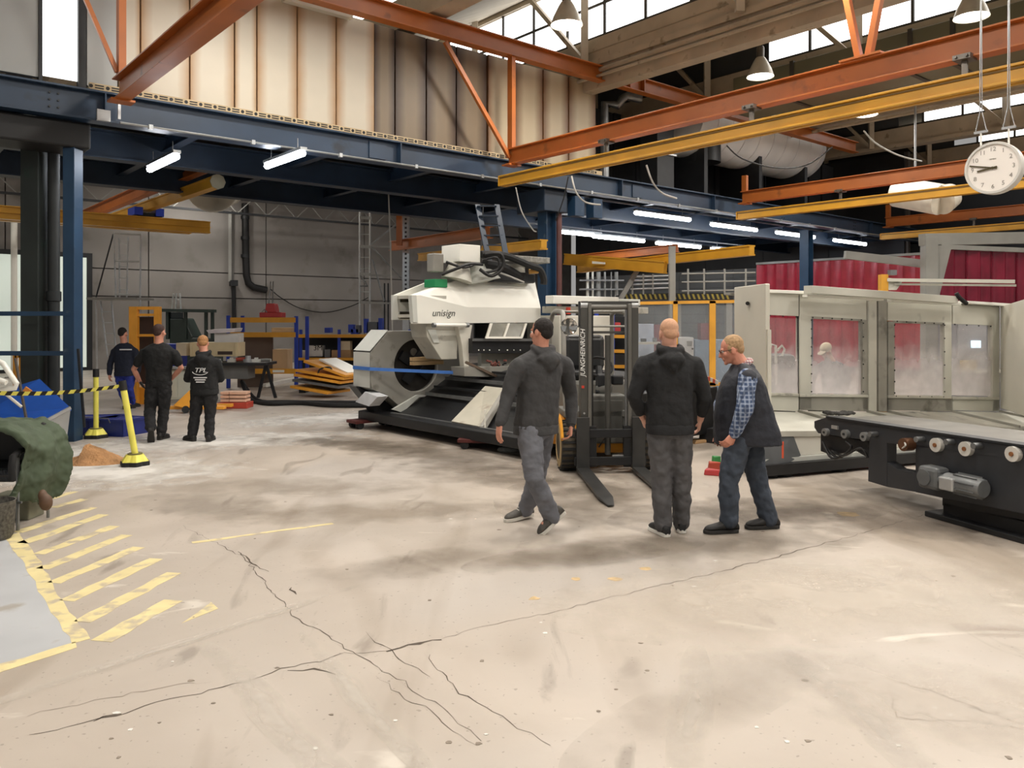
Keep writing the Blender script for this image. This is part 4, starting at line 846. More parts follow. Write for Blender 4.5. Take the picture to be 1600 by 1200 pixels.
# ================================================================== people
def bake(mb, name, m, parent, voxel, it=4, disp=0, dsc=.12, label=None):
    me = mb.mesh(name, m); o = bpy.data.objects.new(name, me); COL.objects.link(o)
    r = o.modifiers.new('r', 'REMESH'); r.mode = 'VOXEL'; r.voxel_size = voxel; r.use_smooth_shade = True
    s = o.modifiers.new('s', 'SMOOTH'); s.factor = .5; s.iterations = it
    if disp:
        tx = bpy.data.textures.new(name+'_folds', 'CLOUDS'); tx.noise_scale = dsc; tx.noise_depth = 2
        d = o.modifiers.new('d', 'DISPLACE'); d.texture = tx; d.strength = disp; d.mid_level = .5; d.texture_coords = 'LOCAL'
    dg = bpy.context.evaluated_depsgraph_get(); dg.update()
    nm = bpy.data.meshes.new_from_object(o.evaluated_get(dg)); nm.name = name
    bpy.data.objects.remove(o); bpy.data.meshes.remove(me)
    if not nm.materials: nm.materials.append(m)
    nm.polygons.foreach_set('use_smooth', [True]*len(nm.polygons))
    o = bpy.data.objects.new(name, nm); COL.objects.link(o); o.parent = parent
    if label: o['label'] = label
    return o
def limb(mb, pts, rads, n=14):
    mb.tube(pts, list(rads), n)
    for p, r in zip(pts, rads): mb.ball(p, r*.985 if not isinstance(r, tuple) else min(r), 10, 8)
def loft(mb, rings, lat, dep, n=20, e=2.4):
    o = len(mb.v)
    for c, rx, ry in rings:
        for j in range(n):
            t = 2*PI*j/n; ct, st = math.cos(t), math.sin(t)
            x = math.copysign(abs(ct)**(2/e), ct)*rx; y = math.copysign(abs(st)**(2/e), st)*ry
            mb.v.append(Vector(c)+lat*x+dep*y)
    k = len(rings)
    for i in range(k-1):
        for j in range(n):
            j2 = (j+1) % n; mb.f.append([o+i*n+j, o+i*n+j2, o+(i+1)*n+j2, o+(i+1)*n+j])
    mb.f.append([o+j for j in range(n)][::-1]); mb.f.append([o+(k-1)*n+j for j in range(n)])
def seg(a, b, n): return [a.lerp(b, i/n) for i in range(n+1)]
def hand(mb, w, d, nrm, curl, ts, sc=1.0):
    d = d.normalized(); nrm = (nrm-d*nrm.dot(d)).normalized(); la = nrm.cross(d)*ts
    kn = w+d*.085*sc
    rings = [(w-d*.01, .026*sc, .020*sc), (w+d*.03*sc, .036*sc, .017*sc), (w+d*.065*sc, .041*sc, .015*sc), (kn, .039*sc, .013*sc)]
    loft(mb, rings, la, nrm, 12, 2.6)
    for k, (of, ln, r) in enumerate([(.031, .070, .0088), (.0105, .080, .0092), (-.0105, .075, .0088), (-.031, .060, .008)]):
        p = kn+la*of*sc-d*.008; dd = d.copy(); pts = [p]
        for i, (fr, an) in enumerate(((.45, 38), (.32, 55), (.25, 40))):
            a = R(an)*curl; dd = (dd*math.cos(a)+nrm*math.sin(a)).normalized(); nrm2 = nrm
            p = p+dd*ln*fr*sc+la*(.0012*(1.5-k)); pts.append(p)
        mb.tube(pts, [r*sc, r*sc, r*.95*sc, r*.8*sc], 8)
        for q in pts: mb.ball(q, r*.96*sc, 8, 6)
    t0 = w+d*.025*sc+la*.03*sc; td = (d*.65+la*.6+nrm*.35).normalized(); t1 = t0+td*.036*sc; t2 = t1+(td*.7+d*.5+nrm*.3).normalized()*.03*sc
    mb.tube([w+d*.012+la*.015*sc, t0, t1, t2], [.014*sc, .0125*sc, .0105*sc, .0085*sc], 8)
    for q, r in ((t0, .0125), (t1, .0105), (t2, .0085)): mb.ball(q, r*sc, 8, 6)
def head(mb, c, f, up, neck, sc=1.0):
    f = f.normalized(); up = (up-f*up.dot(f)).normalized(); x = f.cross(up).normalized()
    M = Matrix(((x.x, f.x, up.x, c.x), (x.y, f.y, up.y, c.y), (x.z, f.z, up.z, c.z), (0, 0, 0, 1))) @ Matrix.Scale(sc, 4)
    mb.ball((0, -.012, .028), (.074, .094, .086), 20, 14, M); mb.ball((0, .012, -.025), (.064, .078, .085), 18, 12, M); mb.ball((0, .040, -.075), (.046, .045, .038), 14, 10, M)
    mb.ball((0, .078, -.098), (.022, .018, .018), 10, 8, M)                                     # chin
    mb.ball((0, .075, .022), (.052, .016, .014), 12, 8, M)                                      # brow
    mb.tube([M @ Vector(p) for p in ((0, .088, .012), (0, .102, -.012), (0, .112, -.030), (0, .090, -.040))], [.009*sc, .012*sc, .016*sc, .010*sc], 10); mb.ball((0, .108, -.03), (.015, .014, .012), 8, 6, M)
    mb.ball((0, .088, -.058), (.026, .012, .008), 10, 6, M); mb.ball((0, .086, -.070), (.024, .012, .008), 10, 6, M)
    for s in (-1, 1):
        mb.ball((s*.076, -.005, -.008), (.010, .022, .033), 10, 8, M); mb.ball((s*.048, .062, -.022), (.022, .022, .022), 10, 8, M)
    limb(mb, [neck-up*.02, neck.lerp(c, .45), M @ Vector((0, -.012, -.03))], [.072*sc, .062*sc, .060*sc])
    return M
M_SKIN = mat('skin', 'c98d76', .5, 0, .08, 12); M_SKIN2 = mat('skin_pale', 'd3a08a', .5, 0, .08, 12)
def shoe(root, ankle, toe, pitch, m, ms, ln=.285, sc=1.0):
    toe = Vector((toe[0], toe[1], 0)).normalized(); la = toe.cross(ZU); f = toe*math.cos(pitch)-ZU*math.sin(pitch); u = toe*math.sin(pitch)+ZU*math.cos(pitch)
    base = ankle-u*.085*sc-f*.075*sc; base.z = .002+.25*math.sin(max(0, pitch))*sc
    M = Matrix(((la.x, f.x, u.x, base.x), (la.y, f.y, u.y, base.y), (la.z, f.z, u.z, base.z), (0, 0, 0, 1))) @ Matrix.Scale(sc, 4)
    up = MB(root); prof = [(-.005, .030, .055), (.02, .037, .095), (.06, .040, .108), (.10, .041, .098), (.15, .046, .075), (.20, .050, .060), (.245, .046, .050), (.275, .032, .036), (.288, .014, .022)]
    rings = []
    o = len(up.v); n = 14
    for y, w, h in prof:
        for j in range(n):
            t = 2*PI*j/n; up.v.append(M @ Vector((w*math.cos(t), y, .018+h*(.5+.5*math.sin(t)))))
    for i in range(len(prof)-1):
        for j in range(n):
            j2 = (j+1) % n; up.f.append([o+i*n+j, o+i*n+j2, o+(i+1)*n+j2, o+(i+1)*n+j])
    up.f.append([o+j for j in range(n)][::-1]); up.f.append([o+(len(prof)-1)*n+j for j in range(n)])
    so = up.build('shoe', m, root, True)
    outl = [(.030, 0), (.038, .03), (.038, .10), (.046, .16), (.052, .21), (.046, .26), (.025, .292), (0, .298)]
    poly = [M @ Vector((w, y, 0)) for w, y in outl]+[M @ Vector((-w, y, 0)) for w, y in outl[::-1][1:]]+[M @ Vector((0, -.008, 0))]
    MB(root).prism(poly, M.to_3x3() @ Vector((0, 0, .030))).build('sole', ms, so, bevel=.005)
    lc_ = MB(root)
    for k in range(4): lc_.tube([M @ Vector((-.028, .115+k*.02, .105-k*.012)), M @ Vector((0, .118+k*.02, .118-k*.013)), M @ Vector((.028, .115+k*.02, .105-k*.012))], .004, 5)
    lc_.build('lace', ms, so)
    return so
def person(label, J, hf, top, trs, shoes, hair, skin=M_SKIN, vox=.0058, name='person', torso=None, tail=None):
    g = (J['anL']+J['anR'])/2; g.z = 0
    root = thing(name, label, 'person', g, 0)
    nb = J['neck']; pc = (J['hiL']+J['hiR'])/2
    lat = J['shR']-J['shL']; lat.z = 0; lat.normalize(); dep = ZU.cross(lat)          # dep points where the person faces when lat runs left to right
    if dep.dot(Vector((hf.x, hf.y, 0))) < -.2: pass
    ax = lambda t: pc.lerp(nb, t)
    # --- body, one continuous mesh
    b = MB(root)
    loft(b, [(ax(-.12), .14, .10), (ax(.1), .15, .10), (ax(.4), .14, .095), (ax(.75), .155, .10), (ax(.93), .12, .08), (ax(1.0), .06, .06)], lat, dep)
    hM = head(b, J['head'], hf, J.get('hup', ZU), nb, J.get('hs', 1.0))
    for s in 'LR':
        sh, el, wr = J['sh'+s], J['el'+s], J['wr'+s]
        limb(b, [sh, sh.lerp(el, .5), el, el.lerp(wr, .35), wr], [.055, .048, .041, .040, .027])
        hip, kn, an = J['hi'+s], J['kn'+s], J['an'+s]
        limb(b, [hip, hip.lerp(kn, .5), kn, kn.lerp(an, .4), an], [.085, .075, .055, .052, .038])
        b.tube([an, an+J['toe'+s]*.1-ZU*.05], [.035, .03], 8)
        d, n_, c_ = J['ha'+s]; hand(b, wr, d, n_, c_, J.get('ts'+s, 1))
    body = bake(b, 'body', skin, root, vox, 2)
    for s in (-1, 1):
        e_ = MB(root).ball((s*.031, .0765, .004), .0115, 10, 8, hM).build('eye', mat('eye_white', 'e8e4de', .2, 0, 0), body, True)
        MB(root).ball((s*.031, .0855, .004), (.0055, .0045, .0055), 8, 6, hM).build('iris', mat('eye_iris', '3a2c22', .2, 0, 0), body, True)
    # --- top
    t = MB(root); rr = torso or [(-.06, .190, .142), (.02, .198, .146), (.25, .19, .138), (.5, .19, .134), (.72, .205, .132), (.86, .20, .118), (.95, .15, .095), (1.02, .085, .08)]
    loft(t, [(ax(k)+dep*(0 if len(r_) < 3 else r_[2])+ZU*0, r_[0], r_[1]) for k, *r_ in rr], lat, dep)
    sl = top.get('sleeve', 'long')
    for s in 'LR': limb(t, [nb-ZU*.015, nb.lerp(J['sh'+s], .5)+ZU*.004, J['sh'+s]-ZU*.012], [.068, .068, .066] if sl != 'none' else [.06, .06, .06])
    for s in 'LR':
        sh, el, wr = J['sh'+s], J['el'+s], J['wr'+s]
        if sl == 'long': limb(t, [sh-ZU*.01, sh.lerp(el, .5), el, el.lerp(wr, .5), el.lerp(wr, .93)], [.078, .070, .060, .055, .045])
        elif sl == 'short': limb(t, [sh-ZU*.01, sh.lerp(el, .35), sh.lerp(el, .62)], [.076, .074, .070])
        elif sl == 'none': limb(t, [sh-ZU*.02, sh.lerp(el, .10)], [.078, .080])
        elif sl == 'pushed': limb(t, [sh-ZU*.01, sh.lerp(el, .5), el, el.lerp(wr, .45), el.lerp(wr, .62)], [.078, .070, .064, .058, .052])
    if top.get('hood'):
        bk_ = -dep*top.get('hdir', 1)
        ring = []
        for k in range(11):
            a = R(-115+23*k); ring.append(nb+ZU*(.055-.04*math.cos(a))+bk_*(.075*math.cos(a)+.01)+lat*(.088*math.sin(a)))
        t.tube(ring, [.022, .028, .036, .042, .046, .048, .046, .042, .036, .028, .022], 12)
        t.ball(nb+bk_*.105-ZU*.045, (.105, .075, .075), 14, 10)
        t.tube([nb+bk_*.10-lat*.09-ZU*.02, nb+bk_*.13-ZU*.11, nb+bk_*.10+lat*.09-ZU*.02], [.03, .05, .03], 10)
    to = bake(t, top['name'], top['mat'], root, .012, 5, top.get('disp', .022), .10)
    if top.get('hem'):
        h = MB(root); r0 = rr[0]; c0 = ax(r0[0])
        loft(h, [(c0-ZU*.045, r0[1]*.98, r0[2]*.98), (c0-ZU*.04, r0[1]*1.05, r0[2]*1.06), (c0+ZU*.02, r0[1]*1.06, r0[2]*1.08), (c0+ZU*.04, r0[1]*1.0, r0[2]*1.0)], lat, dep); h.build('waistband', top['mat'], to, True)
        for s in 'LR':
            el, wr = J['el'+s], J['wr'+s]; f0 = .62 if sl == 'pushed' else .93
            if sl != 'short': MB(root).tube([el.lerp(wr, f0-.16), el.lerp(wr, f0-.06), el.lerp(wr, f0+.02), el.lerp(wr, f0+.03)], [.050, .047, .044, .036], 14).build('cuff', top['mat'], to, True)
    # --- trousers
    tr = MB(root)
    loft(tr, [(ax(.18), .165, .115), (ax(.08), .17, .122), (ax(-.05), .178, .128), (ax(-.18), .165, .12)], lat, dep)
    for s in 'LR':
        hip, kn, an = J['hi'+s], J['kn'+s], J['an'+s]; w = trs.get('w', 1)
        limb(tr, [hip-ZU*.03, hip.lerp(kn, .35), hip.lerp(kn, .7), kn, kn.lerp(an, .35), kn.lerp(an, .7), kn.lerp(an, .93)], [.105*w, .104*w, .092*w, .080*w, .078*w, .074*w, .074*w])
    tro = bake(tr, 'trousers', trs['mat'], root, .012, 3, trs.get('disp', .036), .075)
    for s, pt in zip('LR', J.get('pitch', (0, 0))): shoe(root, J['an'+s], J['toe'+s], pt, shoes[0], shoes[1])
    # --- hair
    if hair:
        hr = MB(root); k = hair.get('k', 1.0)
        hr.ball((0, -.024, .040), (.0785*k, .092*k, .083*k), 18, 12, hM); hr.ball((0, -.058, -.002), (.066*k, .050*k, .062*k), 14, 10, hM)
        if hair.get('side'):
            for s in (-1, 1): hr.ball((s*.070, .012, .012), (.010, .026, .034), 10, 8, hM)
        bake(hr, 'hair', hair['mat'], root, .006, 2, hair.get('disp', .006), .02)
    return root, ax, lat, dep, hM, to
def cloth(key, c, r=.85, var=.15, bs=14, bu=.5): return mat(key, c, r, 0, var, 6, bump=bu, bscale=bs)
V = Vector
# walking man
J = dict(head=P(846, 519, 6.78), neck=P(846, 553, 6.78), shL=P(810, 570, 6.66), shR=P(882, 568, 6.92), elL=P(792, 622, 6.62), wrL=P(781, 663, 6.52), elR=P(893, 620, 6.98), wrR=P(892, 666, 6.88),
         hiL=P(826, 664, 6.70), hiR=P(849, 662, 6.85), knL=P(835, 746, 6.58), anL=P(864, 811, 6.66), knR=P(838, 748, 6.98), anR=P(820, 799, 7.12), toeL=V((-.85, -.25, 0)), toeR=V((-.4, -.5, 0)),
         haL=(V((-.12, -.1, -1)), V((.8, .5, 0)), .35), haR=(V((-.05, -.15, -1)), V((-.9, 0, -.1)), 1.1), tsL=1, tsR=-1, pitch=(R(38), R(4)))
J['toeR'] = V((-.55, -.35, 0)); J['toeL'] = V((-.9, -.3, 0))
w1 = person('man in dark grey hoodie and grey work trousers walking left past the forklift', J, V((-.75, .62, -.05)), dict(name='hoodie', mat=cloth('hoodie_grey', '3c3c3d'), hood=1, hem=1), dict(mat=cloth('trousers_grey', '686a71')), (mat('shoe_grey', '4a4742', .6, 0, .3, 30), mat('sole_pale', 'c9c6bd', .6)), dict(mat=mat('hair_dark', '1d1715', .8, 0, .3, 60), side=1))
# standing man seen from behind
J = dict(head=P(1045, 521, 6.62), neck=P(1046, 553, 6.62), shL=P(1006, 569, 6.62), shR=P(1086, 569, 6.64), elL=P(991, 620, 6.60), wrL=P(1005, 654, 6.72), elR=P(1101, 622, 6.62), wrR=P(1094, 657, 6.72),
         hiL=P(1031, 662, 6.62), hiR=P(1062, 662, 6.62), knL=P(1033, 746, 6.62), anL=P(1036, 824, 6.58), knR=P(1065, 746, 6.64), anR=P(1064, 820, 6.70), toeL=V((-.3, .95, 0)), toeR=V((.05, 1, 0)),
         haL=(V((.35, .15, -1)), V((1, .3, .2)), .7), haR=(V((-.1, .2, -1)), V((-1, .3, 0)), .8), tsL=1, tsR=-1)
w2 = person('man in black hoodie with very short fair hair standing with his back turned', J, V((-.1, 1, -.25)), dict(name='hoodie', mat=cloth('hoodie_black', '1b1c1e'), hood=1, hem=1, sleeve='pushed'), dict(mat=cloth('trousers_slate', '545355'), w=1.04), (mat('shoe_black', '161617', .6, 0, .3, 30), mat('sole_white', 'dcdad3', .6)), dict(mat=mat('hair_fair', 'c79a7c', .8, 0, .1, 60), k=.975, disp=.002), skin=M_SKIN2)
# older man in profile
J = dict(head=P(1143, 546, 6.78), neck=P(1160, 572, 6.78), shL=P(1168, 586, 6.57), shR=P(1160, 585, 6.99), elL=P(1163, 642, 6.50), wrL=P(1146, 680, 6.56), elR=P(1126, 632, 7.02), wrR=P(1128, 672, 6.95),
         hiL=P(1156, 676, 6.68), hiR=P(1166, 676, 6.88), knL=P(1139, 752, 6.66), anL=P(1139, 817, 6.66), knR=P(1184, 750, 6.86), anR=P(1203, 815, 6.80), toeL=V((-1, -.12, 0)), toeR=V((-1, -.1, 0)),
         haL=(V((-.6, -.05, -.75)), V((-.3, .9, .1)), .9), haR=(V((-.5, 0, -1)), V((0, -1, 0)), .6), tsL=-1, tsR=1, hup=V((-.35, 0, 1)))
tor = [(-.16, .215, .285, -.035), (.0, .215, .28, -.03), (.25, .21, .255, -.01), (.5, .215, .225, .0), (.72, .22, .19, .0), (.86, .205, .15, 0), (.95, .15, .11, 0), (1.02, .095, .09, 0)]
w3 = person('older man in navy vest and checked blue shirt leaning forward beside the enclosure', J, V((-1, .18, -.32)), dict(name='vest', mat=cloth('vest_navy', '23262f', .7), sleeve='none', disp=.02), dict(mat=cloth('jeans_blue', '3a424e'), w=1.06), (mat('shoe_dark', '1c1b1a', .6, 0, .3, 30), mat('sole_dark', '2a2927', .7)), dict(mat=mat('hair_sandy', 'a98a66', .8, 0, .25, 60), side=1, disp=.008), skin=mat('skin_ruddy', 'd08f78', .5, 0, .1, 12), torso=tor)
def plaid(key, c0, c1, c2, sc):
    m = mat(key, c0, .85, var=0); nt = m.node_tree; N = nt.nodes; L = nt.links; b = N['Principled BSDF']; tc = N.new('ShaderNodeTexCoord'); prev = None
    for ax_, col in (('X', c1), ('Z', c1), ('Y', c2)):
        w = N.new('ShaderNodeTexWave'); w.bands_direction = ax_; w.inputs['Scale'].default_value = sc; w.inputs['Distortion'].default_value = .6; L.new(tc.outputs['Object'], w.inputs[0])
        r = N.new('ShaderNodeValToRGB'); r.color_ramp.elements[0].position = .62; r.color_ramp.elements[1].position = .72; L.new(w.outputs['Fac'], r.inputs[0])
        mu = N.new('ShaderNodeMath'); mu.operation = 'MULTIPLY'; mu.inputs[1].default_value = .6; L.new(r.outputs[0], mu.inputs[0])
        x = N.new('ShaderNodeMix'); x.data_type = 'RGBA'; L.new(mu.outputs[0], x.inputs[0])
        if prev is None: x.inputs[6].default_value = lin(c0)
        else: L.new(prev, x.inputs[6])
        x.inputs[7].default_value = lin(col); prev = x.outputs[2]
    L.new(prev, b.inputs['Base Color']); return m
r3 = w3[0]; M_PLAID = plaid('plaid_blue', '3f5274', 'a9b6cc', '26344f', 9)
for s in 'LR':
    sm = MB(r3); sh, el, wr = J['sh'+s], J['el'+s], J['wr'+s]
    limb(sm, [sh-ZU*.02, sh.lerp(el, .5), el, el.lerp(wr, .5), el.lerp(wr, .92)], [.078, .076, .070, .060, .050]); bake(sm, 'shirt_sleeve', M_PLAID, r3, .012, 4, .02, .09)
cl = MB(r3); nb = J['neck']; ring = [nb+ZU*(.012-.02*math.cos(t))+V((-.07*math.cos(t)-.005, .07*math.sin(t), -.02*math.cos(t))) for t in [k*2*PI/24 for k in range(25)]]
cl.tube(ring, [(.022, .03)]*25, 8); bake(cl, 'shirt_collar', plaid('plaid_red', 'd8d2cc', 'b0483c', '3a4a6a', 14), r3, .008, 2)
cv = MB(r3); ring = [nb-ZU*(.025+.02*math.cos(t))+V((-.088*math.cos(t)-.0, .095*math.sin(t), 0)) for t in [k*2*PI/24 for k in range(25)]]
cv.tube(ring, [(.018, .03)]*25, 8); bake(cv, 'vest_collar', MATS['vest_navy'], r3, .009, 2)
gM = w3[4]; gl = MB(r3)
for s in (-1, 1):
    gl.tube([gM @ V((s*.032+.021*math.cos(t), .098, .006+.016*math.sin(t))) for t in [k*2*PI/16 for k in range(17)]], .0022, 6)
    gl.tube([gM @ V(p) for p in ((s*.053, .097, .010), (s*.078, .05, .010), (s*.082, -.01, .006))], .0025, 6)
gl.tube([gM @ V((-.011, .100, .01)), gM @ V((.011, .100, .01))], .002, 6); gl.build('glasses', M_BLACK, r3, True)
# man in black T-shirt
D = 11.95
J = dict(head=P(249, 519, D), neck=P(248, 538, D), shL=P(225, 552, D), shR=P(272, 552, D), elL=P(209, 577, D+.05), wrL=P(219, 597, D+.12), elR=P(283, 575, D+.05), wrR=P(266, 594, D+.12),
         hiL=P(239, 594, D), hiR=P(257, 594, D), knL=P(234, 642, D-.05), anL=P(236, 671, D-.45), knR=P(256, 642, D), anR=P(252, 679, D-.1), toeL=V((-.4, .9, 0)), toeR=V((.05, 1, 0)),
         haL=(V((.5, .1, -.8)), V((1, .5, 0)), .5), haR=(V((-.4, .1, -.9)), V((-1, .5, 0)), .5), tsL=1, tsR=-1, pitch=(R(48), R(0)), hs=1.0)
w4 = person('man in black T-shirt and black trousers seen from behind with elbows out', J, V((.15, 1, -.1)), dict(name='t_shirt', mat=cloth('tshirt_black', '151617'), sleeve='short'), dict(mat=cloth('trousers_black', '19191b')), (mat('boot_black', '1a1918', .7, 0, .2, 20), mat('sole_black', '262422', .8)), dict(mat=mat('hair_brown', '3a2620', .8, 0, .2, 60)), vox=.008, torso=[(-.06, .178, .128), (.02, .182, .134), (.25, .186, .13), (.5, .21, .135), (.72, .235, .14), (.86, .22, .125), (.95, .15, .095), (1.02, .085, .08)])
for s in 'LR':
    gg = MB(w4[0]); d, n_, c_ = J['ha'+s]; hand(gg, J['wr'+s], d, n_, c_, J['ts'+s], 1.12); bake(gg, 'work_glove', M_BLACK, w4[0], .008, 1)
# man in black hoodie with back print
D = 11.75
J = dict(head=P(317, 537, D+.05), neck=P(319, 556, D), shL=P(301, 567, D), shR=P(338, 567, D), elL=P(293, 592, D+.1), wrL=P(301, 593, D+.36), elR=P(345, 592, D+.1), wrR=P(335, 594, D+.36),
         hiL=P(310, 608, D), hiR=P(329, 608, D), knL=P(305, 648, D), anL=P(300, 680, D-.05), knR=P(328, 648, D), anR=P(327, 682, D-.08), toeL=V((-.75, .6, 0)), toeR=V((-.1, 1, 0)),
         haL=(V((.3, 1, 0)), V((.6, 0, -1)), .6), haR=(V((-.3, 1, 0)), V((-.6, 0, -1)), .6), tsL=-1, tsR=1)
w5 = person('shorter fair-haired man in black hoodie with white back print looking down', J, V((-.35, 1, -.45)), dict(name='hoodie', mat=cloth('hoodie_jet', '131415'), hood=1, hem=1), dict(mat=MATS['trousers_black'], w=.98), (MATS['boot_black'], MATS['sole_black']), dict(mat=mat('hair_ginger', 'a5784e', .8, 0, .2, 60)), vox=.008)
bkp = w5[1](.52)-V((0, .158, 0)); M_PRINT = mat('print_white', 'dcdcdc', .7, 0, 0)
text_part('TPL', .095, face_M(bkp+V((0, 0, .03)), V((1, 0, 0))), M_PRINT, w5[0], 'back_print', .004, .3, 1.2)
for k, wdt in enumerate((.19, .15, .12)): MB(w5[0]).bx(-wdt/2, wdt/2, -.005, .012, -.008, .008, Matrix.Translation(bkp-V((0, .0, .075+.032*k)))).build('print_line', M_PRINT, w5[0])
el_ = MB(w5[0]).tube([bkp+V((.115*math.cos(t), 0, .02+.055*math.sin(t))) for t in [R(190+k*12) for k in range(14)]], .005, 5).build('print_arc', M_PRINT, w5[0])
# man in navy sweatshirt and blue trousers
D = 16.0
J = dict(head=P(192, 521, D), neck=P(194, 537, D), shL=P(179, 549, D), shR=P(211, 549, D), elL=P(172, 569, D), wrL=P(171, 585, D-.1), elR=P(217, 570, D), wrR=P(214, 587, D),
         hiL=P(187, 581, D), hiR=P(203, 581, D), knL=P(190, 608, D), anL=P(198, 630, D-.1), knR=P(202, 608, D), anR=P(206, 629, D+.2), toeL=V((.3, .9, 0)), toeR=V((.3, .9, 0)),
         haL=(V((0, 0, -1)), V((1, 0, 0)), .5), haR=(V((0, 0, -1)), V((-1, 0, 0)), .5), tsL=1, tsR=-1)
w6 = person('man in navy sweatshirt and bright blue work trousers by the ladder platform', J, V((.2, 1, -.1)), dict(name='sweatshirt', mat=cloth('sweat_navy', '1a2030'), hem=1), dict(mat=cloth('trousers_blue', '25348a')), (MATS['boot_black'], MATS['sole_black']), dict(mat=MATS['hair_dark']), vox=.01)
pq = w6[1](.8)-V((-.1, .15, 0)); MB(w6[0]).bx(-.12, .12, -.006, .01, -.012, .012, Matrix.Translation(pq)).build('back_print', M_PRINT, w6[0])
# man in a pale cap behind the enclosure glass
D = 12.6
J = dict(head=P(1291, 549, D), neck=P(1299, 566, D+.05), shL=P(1322, 578, D+.2), shR=P(1272, 578, D-.15), elL=P(1322, 606, D+.2), wrL=P(1300, 615, D-.1), elR=P(1266, 606, D-.15), wrR=P(1272, 618, D-.3),
         hiL=P(1312, 622, D+.15), hiR=P(1296, 622, D), knL=P(1284, 626, D-.1), anL=P(1290, 668, D+.1), knR=P(1268, 626, D-.3), anR=P(1275, 668, D-.1), toeL=V((-.8, -.6, 0)), toeR=V((-.8, -.6, 0)),
         haL=(V((-.6, -.4, -.5)), V((0, 0, -1)), .6), haR=(V((-.6, -.4, -.5)), V((0, 0, -1)), .6), tsL=1, tsR=-1)
w7 = person('man in pale cap and dark shirt crouching behind the enclosure window', J, V((-.8, -.5, -.5)), dict(name='work_shirt', mat=cloth('shirt_slate', '3a3f4a')), dict(mat=MATS['trousers_black']), (MATS['boot_black'], MATS['sole_black']), None, vox=.01)
hM = w7[4]; cp = MB(w7[0]); cp.ball((0, -.015, .055), (.086, .105, .085), 18, 12, hM); cp.ball((0, .11, .035), (.07, .075, .012), 14, 6, hM); bake(cp, 'cap', cloth('cap_cream', 'd2c4ab'), w7[0], .008, 2)
# ================================================================== left foreground: chair with jacket, bin, barrier, sand, hopper
def tubes(root, lists, r, m, name, n=8):
    for p in lists: MB(root).tube([Vector(q) for q in p], r, n).build(name, m, root, True)
ch = thing('arm_chair', 'tubular steel chair with black armrest and seat at the left edge', 'chair', G(-40, 828), 0)
cx = ch.location
def C(x, y, z): return cx+V((x, y, z))
tubes(ch, [[C(.38, -.02, 0), C(.38, -.02, .62), C(.36, .05, .66)], [C(.38, .42, 0), C(.38, .42, .45)], [C(-.25, -.02, 0), C(-.25, -.02, .6)], [C(-.25, .42, 0), C(-.25, .42, .45)]], .014, M_STEEL, 'leg')
tubes(ch, [[C(-.25, -.05, .24), C(.42, -.03, .24)], [C(-.25, .42, .45), C(.38, .42, .45)]], .011, M_STEEL, 'stretcher')
MB(ch).bx(-.26, .36, -.02, .44, .40, .52, Matrix.Translation(cx)).build('seat', mat('vinyl_black', '17181b', .25, 0, .3, 14, bump=.6, bscale=18), ch, bevel=.05)
MB(ch).tube([C(.385, -.10, .44), C(.385, -.11, .56), C(.385, -.09, .64), C(.385, .0, .67), C(.385, .3, .67)], [(.022, .03)]*5, 10).build('armrest', M_RUBBER, ch, True)
MB(ch).bx(-.26, .36, .40, .46, .5, .86, Matrix.Translation(cx)).build('backrest', M_BLACK, ch, bevel=.03)
jk = MB(); bs = G(-40, 828)
prof = [(-.36, .87), (-.12, .91), (.12, .905), (.30, .875), (.42, .80), (.49, .68), (.53, .55), (.53, .42), (.49, .30), (.46, .19)]
rows = []
for i, (x, z) in enumerate(prof):
    row = []
    for k in range(15):
        f = k/14; fold = .030*math.sin(f*11+i*.35)*(.3+i*.09); lf = .30*abs(f-.55)**1.6*(i/9)
        row.append(bs+V((x+fold-(.10*(1-f) if i > 5 else 0), -.08+.62*f+.02*math.sin(i*1.3), z+lf*.6*(1 if i > 4 else .2)-.03*math.sin(f*7+i))))
    rows.append(row)
n = 15; top_ = [p for r_ in rows for p in r_]; bot_ = [p+V((-.035, 0, -.035)) for p in top_]; K_ = len(top_)
fs_ = []
for i in range(len(rows)-1):
    for k in range(n-1):
        a = i*n+k; fs_ += [(a, a+1, a+n+1, a+n), (K_+a, K_+a+n, K_+a+n+1, K_+a+1)]
for i in range(len(rows)-1): a = i*n; fs_ += [(a, a+n, K_+a+n, K_+a), (a+n-1, K_+a+n-1, K_+a+2*n-1, a+2*n-1)]
for k in range(n-1): a = k; b = (len(rows)-1)*n+k; fs_ += [(a, K_+a, K_+a+1, a+1), (b, b+1, K_+b+1, K_+b)]
jk.add(top_+bot_, fs_)
jo = bake(jk, 'work_jacket', cloth('jacket_green', '46523f', .8, .15, 7, .8), None, .012, 2, .07, .17); tag(jo, 'dark green work jacket draped over the chair at the left edge', 'jacket')
pc_ = MB(); pb = P(72, 785, 6.75); pc_.ball(pb, (.055, .05, .07), 12, 9); pc_.ball(pb+V((-.03, 0, .06)), (.035, .04, .05), 10, 8); po = bake(pc_, 'leather_pouch', mat('brown_leather', '5a4230', .6, 0, .2, 9), None, .01, 3, .01); tag(po, 'brown leather pouch hanging at the hem of the green jacket', 'pouch')
bn_ = MB(); c0 = G(-12, 842); bn_.lathe([(.13, 0), (.15, .03), (.165, .30), (.17, .31), (.16, .31), (.14, .04)], 22, Matrix.Translation(c0)); bo_ = bn_.build('waste_bin', mat('speckled_grey', '57544e', .8, 0, .5, 40), None, True); tag(bo_, 'speckled dark grey round bin under the chair', 'bin')
bx_ = MB().bx(-.17, .17, -.12, .12, 0, .22).build('storage_box', mat('box_olive', '7b7a66', .8, 0, .2, 8), None, bevel=.01); bx_.location = G(28, 808); tag(bx_, 'small olive box standing behind the chair leg', 'box')
